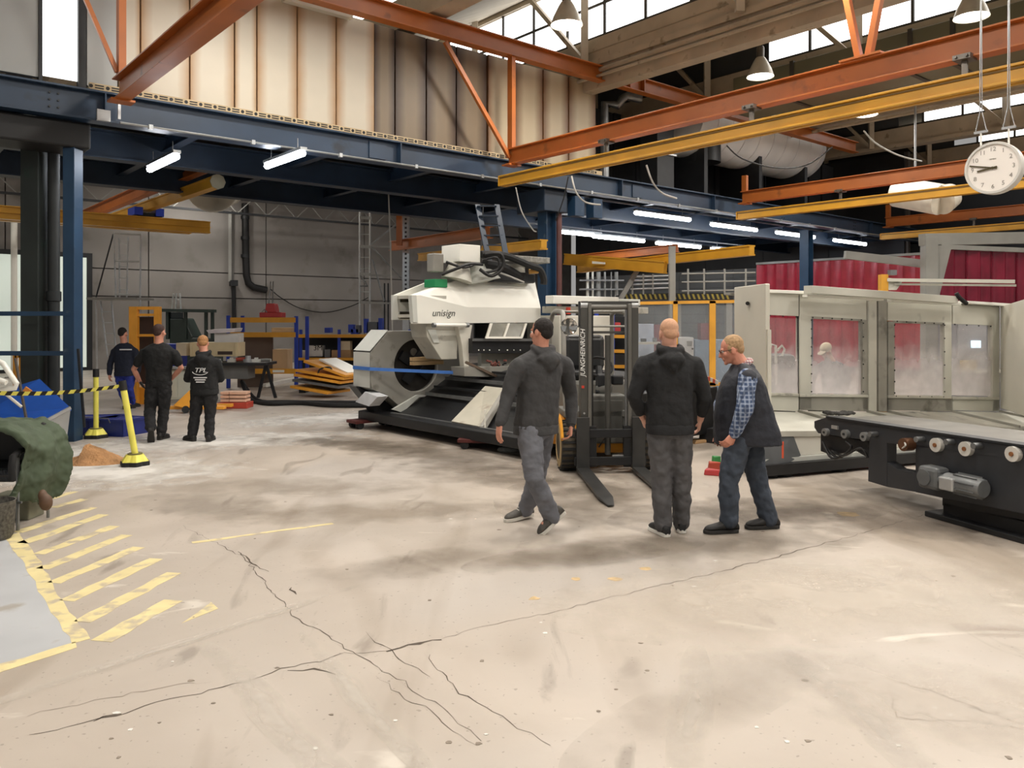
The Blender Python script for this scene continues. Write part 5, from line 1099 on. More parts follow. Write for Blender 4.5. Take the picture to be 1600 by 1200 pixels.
# barrier posts with striped belt
M_BYEL = mat('barrier_yellow', 'e6dd62', .5, 0, .08, 4)
def barrier(loc, tilt, h, label):
    t = thing('barrier_post', label, 'barrier post', loc, 0, 'yellow barrier posts')
    oct_ = []
    for k in range(24):
        a = 2*PI*k/24; r = .165+.018*math.cos(6*a); oct_.append((r*math.cos(a), r*math.sin(a), 0))
    MB().prism(oct_, (0, 0, .055)).build('base_ring', M_RUBBER, t, bevel=.008)
    o = len(oct_); cone = [(x*.93, y*.93, .055) for x, y, z in oct_]+[(x*.60, y*.60, .135) for x, y, z in oct_]
    MB().add(cone, [(k, (k+1) % o, o+(k+1) % o, o+k) for k in range(o)]+[tuple(range(o, 2*o))]).build('base_cap', M_BYEL, t)
    MB().cyl((0, 0, .13), (0, 0, .15), .085, 18).build('collar', mat('collar_olive', '6d6840', .7), t, True)
    d = V((math.sin(tilt), 0, math.cos(tilt))); MB().cyl((0, 0, .14), V((0, 0, .14))+d*(h-.2), .038, 14).build('pole', M_BYEL, t, True)
    MB().cyl(V((0, 0, .14))+d*(h-.2), V((0, 0, .14))+d*(h-.08), .045, 14).build('belt_head', M_BLACK, t, True)
    return V(loc)+V((0, 0, .14))+d*(h-.14)
h1 = barrier(G(150, 684), 0, .98, 'upright yellow barrier post in front of the blue crates')
h2 = barrier(G(211, 727), R(-10), .99, 'tilted yellow barrier post beside the sand pile')
be = thing('barrier_belt', 'yellow and black striped barrier belt stretched from the tilted post', 'belt', h2, 0)
e_ = P(-40, 613, 9.2); n_ = 26; M_BB = mat('belt_black', '1c1a16', .7)
for k in range(n_):
    a_, b_ = h2.lerp(e_, k/n_), h2.lerp(e_, (k+1)/n_); sag = lambda t: V((0, 0, -.05*math.sin(PI*t)))
    a_, b_ = a_+sag(k/n_), b_+sag((k+1)/n_); sk = V((.035, 0, 0))
    MB(be).prism([a_-ZU*.024, b_-ZU*.024, b_+ZU*.024+sk, a_+ZU*.024+sk], (0, .004, 0)).build('belt_stripe', M_BYEL if k % 2 else M_BB, be)
# sand heap and white powder
sp = MB(); n1, n2 = 40, 24; sc_ = G(140, 722)
for j in range(n2+1):
    for i in range(n1+1):
        x, y = -1+2*i/n1, -1+2*j/n2; r2 = math.hypot(x, y)
        h = max(0, 1-r2)**1.1*.20; h += .035*mnoise.noise(V((x*3.1, y*3, 1.3)))*(1 if r2 < .95 else 0)*min(1, (1-r2)*4 if r2 < 1 else 0)+.012*mnoise.noise(V((x*12, y*10, 4)))*(1 if r2 < .9 else 0)
        h *= (1.15 if x > -.1 else .55); sp.v.append(sc_+V((x*.52, y*.30, max(h, -.002))))
for j in range(n2):
    for i in range(n1): a = j*(n1+1)+i; sp.f.append([a, a+1, a+n1+2, a+n1+1])
so_ = sp.build('sand_heap', mat('sand', 'ad8258', .95, 0, .25, 9, bump=.9, bscale=40), None, True); tag(so_, 'heap of brown sand on the whitened floor by the tilted post', 'sand'); so_['kind'] = 'stuff'
def powder(name, c, rx, ry, rz, k, col='e6e3dd', amt=.85):
    m = mat('powder_alpha%d' % k, col, .95, 0, .04, 4); nt = m.node_tree; N = nt.nodes; L = nt.links; b = N['Principled BSDF']; tc = N.new('ShaderNodeTexCoord')
    mp = N.new('ShaderNodeMapping'); mp.inputs['Scale'].default_value = (1/rx, 1/ry, 0); L.new(tc.outputs['Object'], mp.inputs[0])
    ln = N.new('ShaderNodeVectorMath'); ln.operation = 'LENGTH'; L.new(mp.outputs[0], ln.inputs[0])
    n = N.new('ShaderNodeTexNoise'); n.inputs['Scale'].default_value = 2.6; n.inputs['Detail'].default_value = 5; L.new(tc.outputs['Object'], n.inputs['Vector'])
    ad = N.new('ShaderNodeMath'); ad.operation = 'MULTIPLY_ADD'; L.new(n.outputs['Fac'], ad.inputs[0]); ad.inputs[1].default_value = -2.0; L.new(ln.outputs['Value'], ad.inputs[2])
    mr = N.new('ShaderNodeMapRange'); L.new(ad.outputs[0], mr.inputs[0])
    for i, v_ in zip((1, 2, 3, 4), (-.85, .0, amt, 0)): mr.inputs[i].default_value = v_
    L.new(mr.outputs[0], b.inputs['Alpha'])
    pts = [(rx*1.0*math.cos(2*PI*i/32), ry*1.0*math.sin(2*PI*i/32), 0) for i in range(32)]
    o = MB().add(pts, [tuple(range(32))]).build(name, m, floor); o['kind'] = 'stuff'
    o.matrix_basis = Matrix.Translation(V((c.x, c.y, .0022+.0001*k))) @ Matrix.Rotation(rz, 4, 'Z')
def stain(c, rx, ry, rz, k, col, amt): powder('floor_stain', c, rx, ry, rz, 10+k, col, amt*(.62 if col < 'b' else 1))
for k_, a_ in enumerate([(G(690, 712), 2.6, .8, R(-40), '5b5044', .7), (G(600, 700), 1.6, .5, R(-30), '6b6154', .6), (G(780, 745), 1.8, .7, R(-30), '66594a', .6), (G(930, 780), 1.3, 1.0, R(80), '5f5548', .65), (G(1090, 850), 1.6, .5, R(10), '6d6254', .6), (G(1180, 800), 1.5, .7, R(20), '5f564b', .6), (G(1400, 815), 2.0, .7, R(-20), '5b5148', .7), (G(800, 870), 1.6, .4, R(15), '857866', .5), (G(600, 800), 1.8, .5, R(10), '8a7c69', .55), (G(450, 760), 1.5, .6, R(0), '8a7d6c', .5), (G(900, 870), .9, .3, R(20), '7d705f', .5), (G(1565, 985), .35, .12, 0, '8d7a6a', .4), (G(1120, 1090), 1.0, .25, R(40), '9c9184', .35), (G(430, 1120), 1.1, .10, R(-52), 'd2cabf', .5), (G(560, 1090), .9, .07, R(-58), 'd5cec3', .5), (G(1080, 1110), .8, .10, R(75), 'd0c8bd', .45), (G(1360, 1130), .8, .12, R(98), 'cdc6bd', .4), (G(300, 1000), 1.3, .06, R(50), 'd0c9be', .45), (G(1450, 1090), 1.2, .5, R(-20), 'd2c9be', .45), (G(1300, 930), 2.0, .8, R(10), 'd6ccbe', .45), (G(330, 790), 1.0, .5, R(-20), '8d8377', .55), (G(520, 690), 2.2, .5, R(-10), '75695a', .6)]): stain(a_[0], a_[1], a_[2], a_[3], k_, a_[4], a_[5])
powder('powder_film', G(150, 735), 1.9, 1.2, R(-5), 0); powder('powder_film', G(330, 690), 2.6, .9, R(20), 1); powder('powder_film', G(540, 652), 2.4, 1.0, R(30), 2); powder('powder_film', G(80, 715), 1.1, .9, 0, 3)
rg = MB(); rc = Pz(1312, 648, .56)
for k in range(9): rg.ball(rc+V((random.uniform(-.16, .16), random.uniform(-.1, .1), .02)), (.07, .06, random.uniform(.015, .035)), 8, 6)
ro_ = bake(rg, 'dirty_rag', mat('rag_dark', '3c3b39', .9, 0, .5, 22, bump=.6), None, .012, 1, .03, .05); tag(ro_, 'dark crumpled rag lying on the sloping tray', 'rag')
# blue hopper
hp = thing('metal_hopper', 'blue and grey metal hopper lying tilted beside the left column', 'hopper', G(60, 690), 0)
A1, B1, C1, D1 = P(62, 592, 11.0), P(110, 637, 10.7), P(54, 667, 10.3), P(-30, 650, 10.6); D2 = P(-30, 620, 11.0)
MB(hp).prism([A1, B1, C1, D1, D2], V((.0, .03, -.04))).build('blue_plate', mat('hopper_blue', '2452a8', .4, 0, .1, 3, dirt=('8a98ad', 7, .68)), hp)
MB(hp).prism([C1-V((0, 0, .03)), B1-V((0, 0, .03)), P(104, 690, 10.75), P(60, 692, 10.4)], V((-.3, .5, 0))).build('grey_side', mat('hopper_grey', 'a6a7a6', .5, .2, .1, 4), hp)
MB(hp).bar(C1, B1, .03, .04).build('edge_rail', M_ALU, hp)
for (x, y) in ((24, 620), (42, 612), (12, 628)): MB(hp).bx(-.05, .05, -.012, .012, -.05, .05, Matrix.Translation(P(x, y, 10.85)) @ Matrix.Rotation(.6, 4, 'Y')).build('sticker', mat('sticker_orange', 'd88a3a', .5), hp)
cs = MB(hp).cyl(P(50, 664, 10.2)-V((.03, 0, 0)), P(50, 664, 10.2)+V((.03, 0, 0)), .045, 14).build('caster', mat('caster_olive', '6f6f5a', .6), hp, True)
MB(hp).bar(P(24, 560, 10.3), P(42, 660, 10.2), .02, .035).build('lever', mat('lever_brown', '4d4640', .6), hp)
pf = thing('white_pipe_frame', 'white bent pipe frame behind the striped belt at the left edge', 'frame', G(-5, 690), 0)
tubes(pf, [[P(-25, 555, 10.2), P(5, 568, 10.2), P(26, 600, 10.2), P(24, 606, 10.2), P(-20, 612, 10.2)], [P(-25, 585, 10.1), P(10, 598, 10.1)]], .035, M_WHITE, 'pipe', 10)
tubes(pf, [[P(8, 615, 10.2), P(34, 636, 10.2)]], .02, M_BEIGE, 'strut', 8)
# blue crates
M_CRATE = mat('crate_blue', '1f2d78', .45, 0, .12, 5)
for i, (x, y, rz, s, l) in enumerate([(150, 676, .2, .36, 'dark blue plastic crate behind the upright barrier post'), (185, 678, -.3, .33, 'dark blue plastic crate tipped against the one behind the post')]):
    c = thing('plastic_crate', l, 'crate', G(x, y), rz, 'blue crates by the left column')
    w, d, h = s, .26, .26
    for nm, a in (('side', (-w, w, -d, -d+.015)), ('side', (-w, w, d-.015, d)), ('end', (-w, -w+.015, -d, d)), ('end', (w-.015, w, -d, d))): MB().bx(a[0], a[1], a[2], a[3], .01, h).build(nm, M_CRATE, c, bevel=.004)
    MB().bx(-w, w, -d, d, 0, .02).build('bottom', M_CRATE, c); MB().bx(-w-.012, w+.012, -d-.012, d+.012, h-.04, h-.01).build('rim', M_CRATE, c)
    MB().tube([(-.1, -d-.01, h-.05), (-.1, -d-.05, h+.02), (.1, -d-.05, h+.02), (.1, -d-.01, h-.05)], .008, 6).build('handle', M_STEEL, c, True)
stk = MB().bar(P(122, 545, 11.5), P(132, 668, 11.45), .03, .03).build('broom_stick', M_DARK); tag(stk, 'dark stick leaning against the blue left column', 'stick')

# ================================================================== back of the hall, left
def pz(x, y, Y): return P(x, y, Y)
sf = thing('ladder_platform', 'aluminium ladder platform on wheels in front of the pale gate', 'ladder platform', G(190, 604), 0); Y = 21
tubes(sf, [[pz(178, 365, Y), pz(181, 466, Y)], [pz(220, 365, Y), pz(219, 466, Y)], [pz(178, 365, Y), pz(220, 367, Y)], [pz(181, 408, Y), pz(219, 409, Y)], [pz(186, 372, Y+.6), pz(187, 465, Y+.6)], [pz(200, 370, Y+.6), pz(198, 465, Y+.6)], [pz(181, 460, Y), pz(220, 461, Y)]], .022, M_ALU, 'rail')
for k in range(5): MB(sf).bar(pz(185, 380+18*k, Y+.5), pz(200, 381+18*k, Y+.5), .03, .02).build('rung', M_ALU, sf)
MB(sf).bx(-.65, .65, -.4, .6, -.03, .03, Matrix.Translation(pz(186, 467, Y))).build('deck', M_GREYP, sf)
tubes(sf, [[pz(157, 470, Y), pz(168, 558, Y)], [pz(174, 470, Y), pz(182, 558, Y)], [pz(219, 466, Y), pz(219, 600, Y)], [pz(150, 466, Y+.4), pz(152, 602, Y+.4)]], .024, M_ALU, 'stringer')
for k in range(5): MB(sf).bar(pz(159+2*k, 487+17*k, Y), pz(175+1.7*k, 487+17*k, Y), .05, .02).build('step', M_ALU, sf)
tubes(sf, [[pz(150, 465, Y), pz(177, 366, Y)]], .02, M_DARK, 'brace')
ys = thing('pallet_stacker', 'yellow stacker mast behind the two men in black', 'stacker', G(228, 640), 0); Y = 16.6; M_SY = mat('stacker_yellow', 'eda437', .45, 0, .08, 4)
for x0, x1 in ((201, 214), (240, 249)): MB(ys).prism([pz(x0, 479, Y), pz(x1, 479, Y), pz(x1, 636, Y), pz(x0, 636, Y)], (0, .12, 0)).build('upright', M_SY, ys, bevel=.008)
for y0, y1 in ((479, 484), (490, 494), (522, 526), (560, 566)): MB(ys).prism([pz(210, y0, Y+.02), pz(244, y0, Y+.02), pz(244, y1, Y+.02), pz(210, y1, Y+.02)], (0, .06, 0)).build('cross_bar', M_SY, ys)
MB(ys).prism([pz(213, 495, Y+.25), pz(240, 495, Y+.25), pz(240, 600, Y+.25), pz(213, 600, Y+.25)], (0, .05, 0)).build('mast_back', mat('dark_brown', '4a3a34', .6), ys)
for x in (205, 243): MB(ys).cyl(pz(x-3, 636, Y-.1), pz(x+3, 636, Y-.1), .07, 14).build('wheel', M_RUBBER, ys, True)
MB(ys).prism([pz(196, 605, Y+.2), pz(252, 605, Y+.2), pz(252, 633, Y+.2), pz(196, 633, Y+.2)], (0, .7, 0)).build('drive_unit', M_SY, ys, bevel=.03)
gf = thing('green_forklift', 'dark green fork lift cabin standing by the back wall', 'forklift', G(295, 584), 0); Y = 26; M_DG = mat('dark_green', '25332f', .5, 0, .15, 3)
for x in (262, 290, 322, 332): MB(gf).bar(pz(x, 485, Y), pz(x, 530, Y), .09, .09).build('cab_post', M_DG, gf)
MB(gf).bar(pz(258, 485, Y), pz(334, 486, Y), .5, .1).build('cab_roof', M_DG, gf)
MB(gf).prism([pz(264, 497, Y), pz(286, 497, Y), pz(300, 526, Y), pz(300, 575, Y), pz(264, 575, Y)], (0, .9, 0)).build('body', M_DG, gf, bevel=.05)
MB(gf).prism([pz(296, 528, Y), pz(334, 528, Y), pz(334, 575, Y), pz(296, 575, Y)], (0, .9, 0)).build('counterweight', M_DG, gf, bevel=.05)
for x in (275, 325): MB(gf).cyl(pz(x, 574, Y-.1), pz(x, 574, Y+.2), .25, 18).build('wheel', M_RUBBER, gf, True)
MB(gf).prism([pz(265, 488, Y+.05), pz(286, 488, Y+.05), pz(286, 526, Y+.05), pz(265, 526, Y+.05)], (0, .02, 0)).build('windscreen', mat('dark_glass', '1b2a2b', .15, 0, .1), gf)
sl_ = thing('step_ladder', 'aluminium step ladder standing up behind the dark green forklift', 'ladder', G(277, 580), 0); Y = 27.5
tubes(sl_, [[pz(276, 458, Y), pz(268, 578, Y)], [pz(281, 458, Y), pz(290, 578, Y)], [pz(271, 459, Y+.2), pz(262, 576, Y+.9)]], .03, M_ALU, 'stringer')
for k in range(7): MB(sl_).bar(pz(276-.9*k, 468+15*k, Y), pz(281+1.1*k, 468+15*k, Y), .06, .03).build('rung', M_ALU, sl_)
bc = MB().bx(-.35, .35, -.3, .3, 0, .75); o = bc.build('blue_container', mat('container_blue', '22349a', .5, 0, .1, 3), None, bevel=.02); o.location = P(263, 552, 19.5); o.location.z = .45; tag(o, 'blue plastic container between the two men in black', 'container')
# work table with crates and the pale cabinet
wc = thing('tool_cabinet', 'pale green-white cabinet beside the shorter man in black hoodie', 'cabinet', G(283, 628), .1); 
MB().bx(-.32, .32, -.25, .25, .08, .72).build('body', mat('cabinet_pale', 'cdd2c4', .5, 0, .05, 3), wc, bevel=.01); MB().bx(-.40, .40, -.32, .32, .72, .76).build('top', M_DARK, wc); MB().bx(-.40, .40, -.34, -.32, .735, .755).build('top_edge', M_ALU, wc)
MB().bx(-.30, .0, -.262, -.25, .12, .68).build('door', mat('cabinet_pale'), wc, bevel=.004); MB().bx(.01, .30, -.262, -.25, .12, .68).build('door', mat('cabinet_pale'), wc, bevel=.004); MB().bx(-.34, .34, -.27, .27, 0, .08).build('plinth', M_GREYP, wc)
pt = thing('pallet_truck', 'yellow hand pallet truck on the floor behind the men in black', 'pallet truck', G(285, 644), 0); Y = 15.2
MB(pt).prism([pz(270, 634, Y), pz(300, 606, Y+.1), pz(305, 606, Y+.1), pz(300, 640, Y)], (0, .1, 0)).build('tow_frame', M_SY, pt, bevel=.01)
for dy in (0, .4): MB(pt).bx(-.15, .95, dy-.07, dy+.07, .06, .12, Matrix.Translation(G(275, 644))).build('fork', M_SY, pt, bevel=.008)
tubes(pt, [[pz(303, 610, Y+.1), pz(318, 600, Y+.3), pz(330, 598, Y+.4)]], .025, M_DARK, 'handle'); MB(pt).cyl(pz(290, 640, Y-.05), pz(290, 640, Y+.1), .07, 14).build('wheel', M_RUBBER, pt, True)
tb_ = thing('work_table', 'dark work table loaded with parts right of the shorter man', 'table', G(385, 622), 0); Y = 17.6
MB(tb_).bx(-1.2, .55, -.35, .5, .76, .82, Matrix.Translation(G(385, 622))).build('table_top', M_DARK, tb_)
for x in (-1.1, .45):
    for s in (-1, 1): MB(tb_).bar(G(385, 622)+V((x, 0, .78)), G(385, 622)+V((x+.2*s, .05, 0)), .06, .06).build('leg', M_DARK, tb_)
MB(tb_).bx(-.9, .1, -.2, .3, .45, .76, Matrix.Translation(G(385, 622))).build('drawer_unit', mat('unit_grey', '6d6d6b', .5), tb_)
labs = ['white part', 'grey casting', 'steel ring', 'white bracket', 'pale plate', 'red-and-white tube', 'silver block', 'white sleeve', 'grey flange']
for k in range(9):
    q = G(385, 622)+V((-1.1+.19*k, random.uniform(-.25, .2), .82)); s = random.uniform(.06, .11)
    mm = [M_WHITE, M_ALU, M_STEEL, M_WHITE, M_BEIGE, mat('tube_red', 'b8503f', .5), M_ALU, M_WHITE, M_GREYP][k]
    mb = MB()
    if k % 3 == 0: mb.lathe([(s, 0), (s, s*.6), (s*.6, s*.62), (s*.55, s*1.3), (0.01, s*1.3)], 14)
    elif k % 3 == 1: mb.bx(-s, s, -s*.6, s*.6, 0, s*.8).bx(-s*.4, s*.4, -s*.4, s*.4, s*.8, s*1.2)
    else: mb.tube([(-s*1.5, 0, s*.5), (0, .03, s*.6), (s*1.5, 0, s*.5)], s*.45, 10)
    o = mb.build('machine_part', mm, None, True); o.location = q; tag(o, '%s lying on the dark work table, number %s from the left' % (labs[k], ['one', 'two', 'three', 'four', 'five', 'six', 'seven', 'eight', 'nine'][k]), 'machine part', 'parts on the work table')
Y = 18.6
wcr = thing('wooden_crate', 'long pale wooden crate on the table behind the fair-haired man', 'crate', P(335, 557, Y), 0)
MB(wcr).prism([pz(297, 535, Y), pz(372, 535, Y), pz(372, 557, Y), pz(297, 557, Y)], (0, .5, 0)).build('crate_body', mat('crate_wood', 'e2cfa6', .6, 0, .08, 3), wcr, bevel=.006)
for x in (299, 369): MB(wcr).bar(pz(x, 535, Y-.01), pz(x, 557, Y-.01), .05, .03).build('batten', mat('crate_wood'), wcr)
MB(wcr).prism([pz(340, 549, Y-.01), pz(363, 549, Y-.01), pz(363, 554, Y-.01), pz(340, 554, Y-.01)], (0, .02, 0)).build('slot', mat('dark_brown'), wcr)
o = MB().prism([pz(335, 521, Y), pz(372, 521, Y), pz(372, 535, Y), pz(335, 535, Y)], (0, .4, 0)).build('carton', mat('carton_white', 'd9d7d2', .7), None, bevel=.005); tag(o, 'white carton standing on the long pale wooden crate', 'box')
o = MB().prism([pz(322, 516, Y-.1), pz(368, 514, Y-.1), pz(366, 519, Y-.1), pz(326, 521, Y-.1)], (0, .5, .02)).build('foam_sheet', mat('foam_pink', 'd8d0d2', .8), None, bevel=.005); tag(o, 'pale sheet lying on top of the white carton', 'sheet')
o = MB().prism([pz(275, 536, Y), pz(291, 536, Y), pz(291, 556, Y), pz(275, 556, Y)], (0, .4, 0)).build('carton', mat('carton_cream', 'd9c8ac', .7), None, bevel=.005); tag(o, 'cream carton between the men, left of the wooden crate', 'box')
rp_ = thing('red_pallet_stack', 'low red stand with stacked pale blocks on the floor', 'stand', G(368, 637), 0)
MB().bx(-.30, .30, -.2, .2, 0, .12).build('stand', mat('stand_red', 'b0402f', .5, 0, .1, 4), rp_, bevel=.01)
for k in range(3):
    for x in (-.16, .02, .18): MB().bx(x-.09, x+.08, -.16, .14, .13+.075*k, .185+.075*k).build('block', mat('block_salmon', 'e0b59a', .6), rp_, bevel=.006)
# blue and yellow pallet racking
rk = thing('pallet_rack', 'blue and yellow pallet rack with a red tool on its top beam', 'rack', G(463, 606), 0); Y = 20.8
M_RB = mat('rack_blue', '2440a8', .45, 0, .08, 4); M_RY = mat('rack_yellow', 'd89a2e', .45, 0, .08, 4)
for x, y0, dY in ((357, 493, 0), (463, 494, 0), (463, 494, 1.1), (357, 493, 1.1)): MB(rk).bar(pz(x, y0, Y)+V((0, dY, 0)), V((pz(x, y0, Y).x, Y+dY, 0)), .09, .07).build('upright', M_RB, rk)
for y in (500, 523, 580): 
    MB(rk).bar(pz(360, y, Y-.03), pz(462, y, Y-.03), .05, .13).build('beam', M_RY, rk)
MB(rk).bar(pz(463, 525, Y), pz(463, 500, Y+1.1), .04, .04).build('brace', M_RB, rk)
MB(rk).prism([pz(426, 578, Y-.07), pz(444, 578, Y-.07), pz(444, 582, Y-.07), pz(426, 582, Y-.07)], (0, .01, 0)).build('load_sign', M_WHITE, rk)
rt = thing('magnet_lifter', 'red lifting tool standing on the top rack beam', 'lifting tool', P(421, 497, Y), 0)
MB(rt).prism([pz(405, 488, Y), pz(440, 488, Y), pz(440, 496, Y), pz(405, 496, Y)], (0, .4, 0)).build('base', mat('tool_red', 'b23a3a', .45), rt, bevel=.02); MB(rt).prism([pz(416, 474, Y), pz(429, 474, Y), pz(432, 488, Y), pz(413, 488, Y)], (0, .3, 0)).build('head', mat('tool_red'), rt, bevel=.02)
tubes(rt, [[pz(409, 488, Y), pz(413, 483, Y), pz(417, 488, Y)], [pz(420, 474, Y), pz(423, 440, Y+.3)], [pz(426, 474, Y), pz(427, 440, Y+.3)]], .015, M_STEEL, 'chain')
o = MB().prism([pz(371, 522, Y+.3), pz(426, 522, Y+.3), pz(426, 605, Y+.3), pz(371, 605, Y+.3)], (0, .06, 0)).build('brown_board', mat('board_brown', '5e4f44', .7, 0, .15, 2)); tag(o, 'large dark brown board leaning inside the pallet rack', 'board')
o = MB().prism([pz(426, 546, Y+.2), pz(449, 546, Y+.2), pz(449, 580, Y+.2), pz(426, 580, Y+.2)], (0, .5, 0)).build('plywood_box', mat('plywood', 'c9a880', .65, 0, .08, 3)); tag(o, 'upright plywood box on the lower rack beam', 'box')
o = MB().prism([pz(424, 512, Y+.2), pz(456, 512, Y+.2), pz(456, 519, Y+.2), pz(424, 519, Y+.2)], (0, .6, 0)).build('wooden_pallet', M_WOOD, bevel=.01); tag(o, 'small wooden pallet on the middle level of the rack', 'pallet')
sr = thing('long_shelf', 'long blue and yellow shelf behind the yellow panels', 'shelf', G(520, 590), 0); Y = 24
for x in (470, 530, 600, 640): MB(sr).bar(pz(x, 515, Y), V((pz(x, 515, Y).x, Y, 0)), .08, .08).build('upright', M_RB, sr)
MB(sr).bar(pz(466, 525, Y-.05), pz(650, 525, Y-.05), .06, .10).build('beam', M_RY, sr); MB(sr).bar(pz(466, 561, Y-.05), pz(650, 561, Y-.05), .06, .08).build('beam', M_RY, sr)
MB(sr).prism([pz(466, 524, Y), pz(650, 524, Y), pz(650, 526, Y), pz(466, 526, Y)], (0, .9, 0)).build('shelf_board', M_DARK, sr); MB(sr).prism([pz(466, 559, Y), pz(650, 559, Y), pz(650, 561, Y), pz(466, 561, Y)], (0, .9, 0)).build('shelf_board', M_DARK, sr)
MB(sr).prism([pz(466, 526, Y+.9), pz(650, 526, Y+.9), pz(650, 590, Y+.9), pz(466, 590, Y+.9)], (0, .05, 0)).build('back_panel', M_DARK, sr)
for (x0, x1, y0, y1, m, nm, l) in [(480, 504, 540, 557, 'carton_white', 'carton', 'white carton with bold lettering on the long shelf'), (468, 480, 548, 559, 'carton_cream', 'carton', 'low cream carton left of the lettered one'), (518, 548, 547, 559, 'carton_tan', 'carton', 'tan carton on the long shelf by the lathe'), (530, 547, 533, 547, 'carton_cream2', 'carton', 'small cream carton stacked on the tan one'), (507, 516, 546, 559, 'drum_grey', 'tin', 'grey tin between the cartons on the long shelf'), (544, 552, 507, 520, 'rack_blue', 'bin', 'small blue bin on top of the long shelf, left'), (507, 516, 512, 520, 'rack_blue', 'bin', 'small blue bin on top of the long shelf, nearest the rack'), (556, 562, 508, 520, 'bin_grey', 'bin', 'grey bin on top of the long shelf'), (548, 560, 514, 522, 'rack_blue', 'bin', 'flat blue bin in front of the grey bin'), (568, 573, 498, 520, 'rack_blue', 'bin', 'tall narrow blue bin on the long shelf'), (591, 597, 497, 520, 'rack_blue', 'bin', 'tall blue bin near the scaffold tower'), (575, 589, 503, 520, 'bin_grey', 'bin', 'wide grey bin between two blue bins')]:
    mm = mat(m, {'carton_tan': 'b08c62', 'carton_cream2': 'dbc9a8', 'drum_grey': '77797a', 'bin_grey': '5d6064'}.get(m, 'cccccc'), .65)
    o = MB().prism([pz(x0, y0, Y+.1), pz(x1, y0, Y+.1), pz(x1, y1, Y+.1), pz(x0, y1, Y+.1)], (0, .35, 0)).build(nm if nm != 'bin' else 'storage_bin', mm, None, bevel=.008); tag(o, l, 'box' if nm == 'carton' else nm, 'goods on the long shelf')
    if x0 == 480: text_part('3M', .22, face_M(pz(497, 544, Y+.09), V((1, 0, 0))), mat('print_black', '1a1a1a', .7), o, 'lettering', .003)
yp = thing('yellow_panel_stack', 'stack of yellow framed panels lying by the lathe', 'panels', G(515, 614), 0); Y = 18.8
for k, (x0, y0, x1, y1) in enumerate([(472, 602, 530, 612), (474, 592, 545, 603), (476, 584, 548, 596), (478, 577, 552, 590), (492, 563, 556, 586)]):
    MB(yp).bar(pz(x0, y0, Y), pz(x1, y1, Y-.4), .9, .06).build('panel', M_SY if k != 1 else M_STEEL, yp, bevel=.008)
MB(yp).bar(pz(512, 561, Y+.1), pz(556, 582, Y-.3), .6, .04).build('panel', M_WHITE, yp)
for x in (478, 528): MB(yp).bx(-.08, .08, -.35, .35, 0, .14, Matrix.Translation(G(x, 612))).build('bearer', M_DARK, yp)
hose([pz(497, 585, Y-.6), pz(500, 577, Y-.6), pz(515, 574, Y-.6), pz(520, 582, Y-.6)], .02, M_CABLE, 'hose', yp)
o = MB().bar(G(413, 606)+V((0, 0, .06)), G(480, 600)+V((0, 0, .2)), .14, .10).build('white_beam', M_WHITE, None, bevel=.01); tag(o, 'white steel beam lying on the floor by the yellow panels', 'beam')
o = hose([G(378, 620)+V((0, 0, .35)), G(392, 628)+V((0, 0, .05)), G(420, 634)+V((0, 0, .05)), G(470, 633)+V((0, 0, .05)), G(520, 637)+V((0, 0, .05)), G(600, 637)+V((0, 0, .05))], .05, M_RUBBER, 'cable_bundle', None); tag(o, 'black cable bundle running along the floor to the lathe', 'cable')
o = hose([G(378, 618)+V((0, .1, .3)), G(400, 629)+V((0, .1, .05)), G(450, 632)+V((0, .1, .05)), G(560, 633)+V((0, .1, .05))], .035, M_RUBBER, 'cable_bundle', None); tag(o, 'thinner black cable lying behind the thick bundle', 'cable')
# services on the back wall
def wallp(x, y): return onb(x, y, 31.25)
dp = thing('wall_pipe', 'black down pipe bending on the grey back wall', 'pipe', wallp(383, 330), 0); MB(dp).tube([wallp(383, 318), wallp(384, 400), wallp(385, 430), wallp(388, 442), wallp(396, 449), wallp(416, 453)], .14, 12).build('pipe', M_BLACK, dp, True)
for y in (340, 372, 400): MB(dp).tube([wallp(383, y)+ZU*.06, wallp(383, y)-ZU*.06], .17, 12).build('pipe_clip', M_DARK, dp, True)
wt = thing('wall_trunking', 'grey vertical cable trunking on the back wall left of the black pipe', 'trunking', wallp(362, 500), 0); MB(wt).bar(wallp(361, 330), wallp(361, 440), .12, .25).build('trunk', M_GREYP, wt); MB(wt).bar(wallp(365, 440), wallp(366, 520), .12, .15).build('duct', M_DARK, wt); MB(wt).prism([wallp(358, 438), wallp(369, 438), wallp(369, 447), wallp(358, 447)], -BX*.2).build('switch_box', M_DARK, wt)
wc_ = thing('wall_cable', 'thin dark cable sagging along the grey back wall', 'cable', wallp(500, 480), 0); hose([wallp(423, 452), wallp(440, 466), wallp(470, 482), wallp(510, 488), wallp(550, 478), wallp(575, 465)], .02, M_CABLE, 'cable', wc_)
wp_ = thing('white_post', 'white round post in front of the pale gate at the left edge', 'post', G(22, 590), 0); MB(wp_).cyl(G(22, 590), G(22, 590)+V((0, 0, 5.2)), .09, 14).build('pole', M_WHITE, wp_, True); MB(wp_).bx(-.18, .18, -.18, .18, 0, .03, Matrix.Translation(G(22, 590))).build('base_plate', M_GREYP, wp_)
pb2 = thing('protection_post', 'orange and yellow protection frame at the foot of the white post', 'guard', G(22, 612), 0)
for x in (24, 33): MB(pb2).bar(G(x, 622), G(x, 622)+V((0, 0, 1.0)), .08, .06).build('upright', M_SY, pb2)
MB(pb2).bar(G(24, 622)+V((0, 0, .95)), G(33, 622)+V((0, 0, .95)), .06, .06).build('cross_bar', M_SY, pb2)
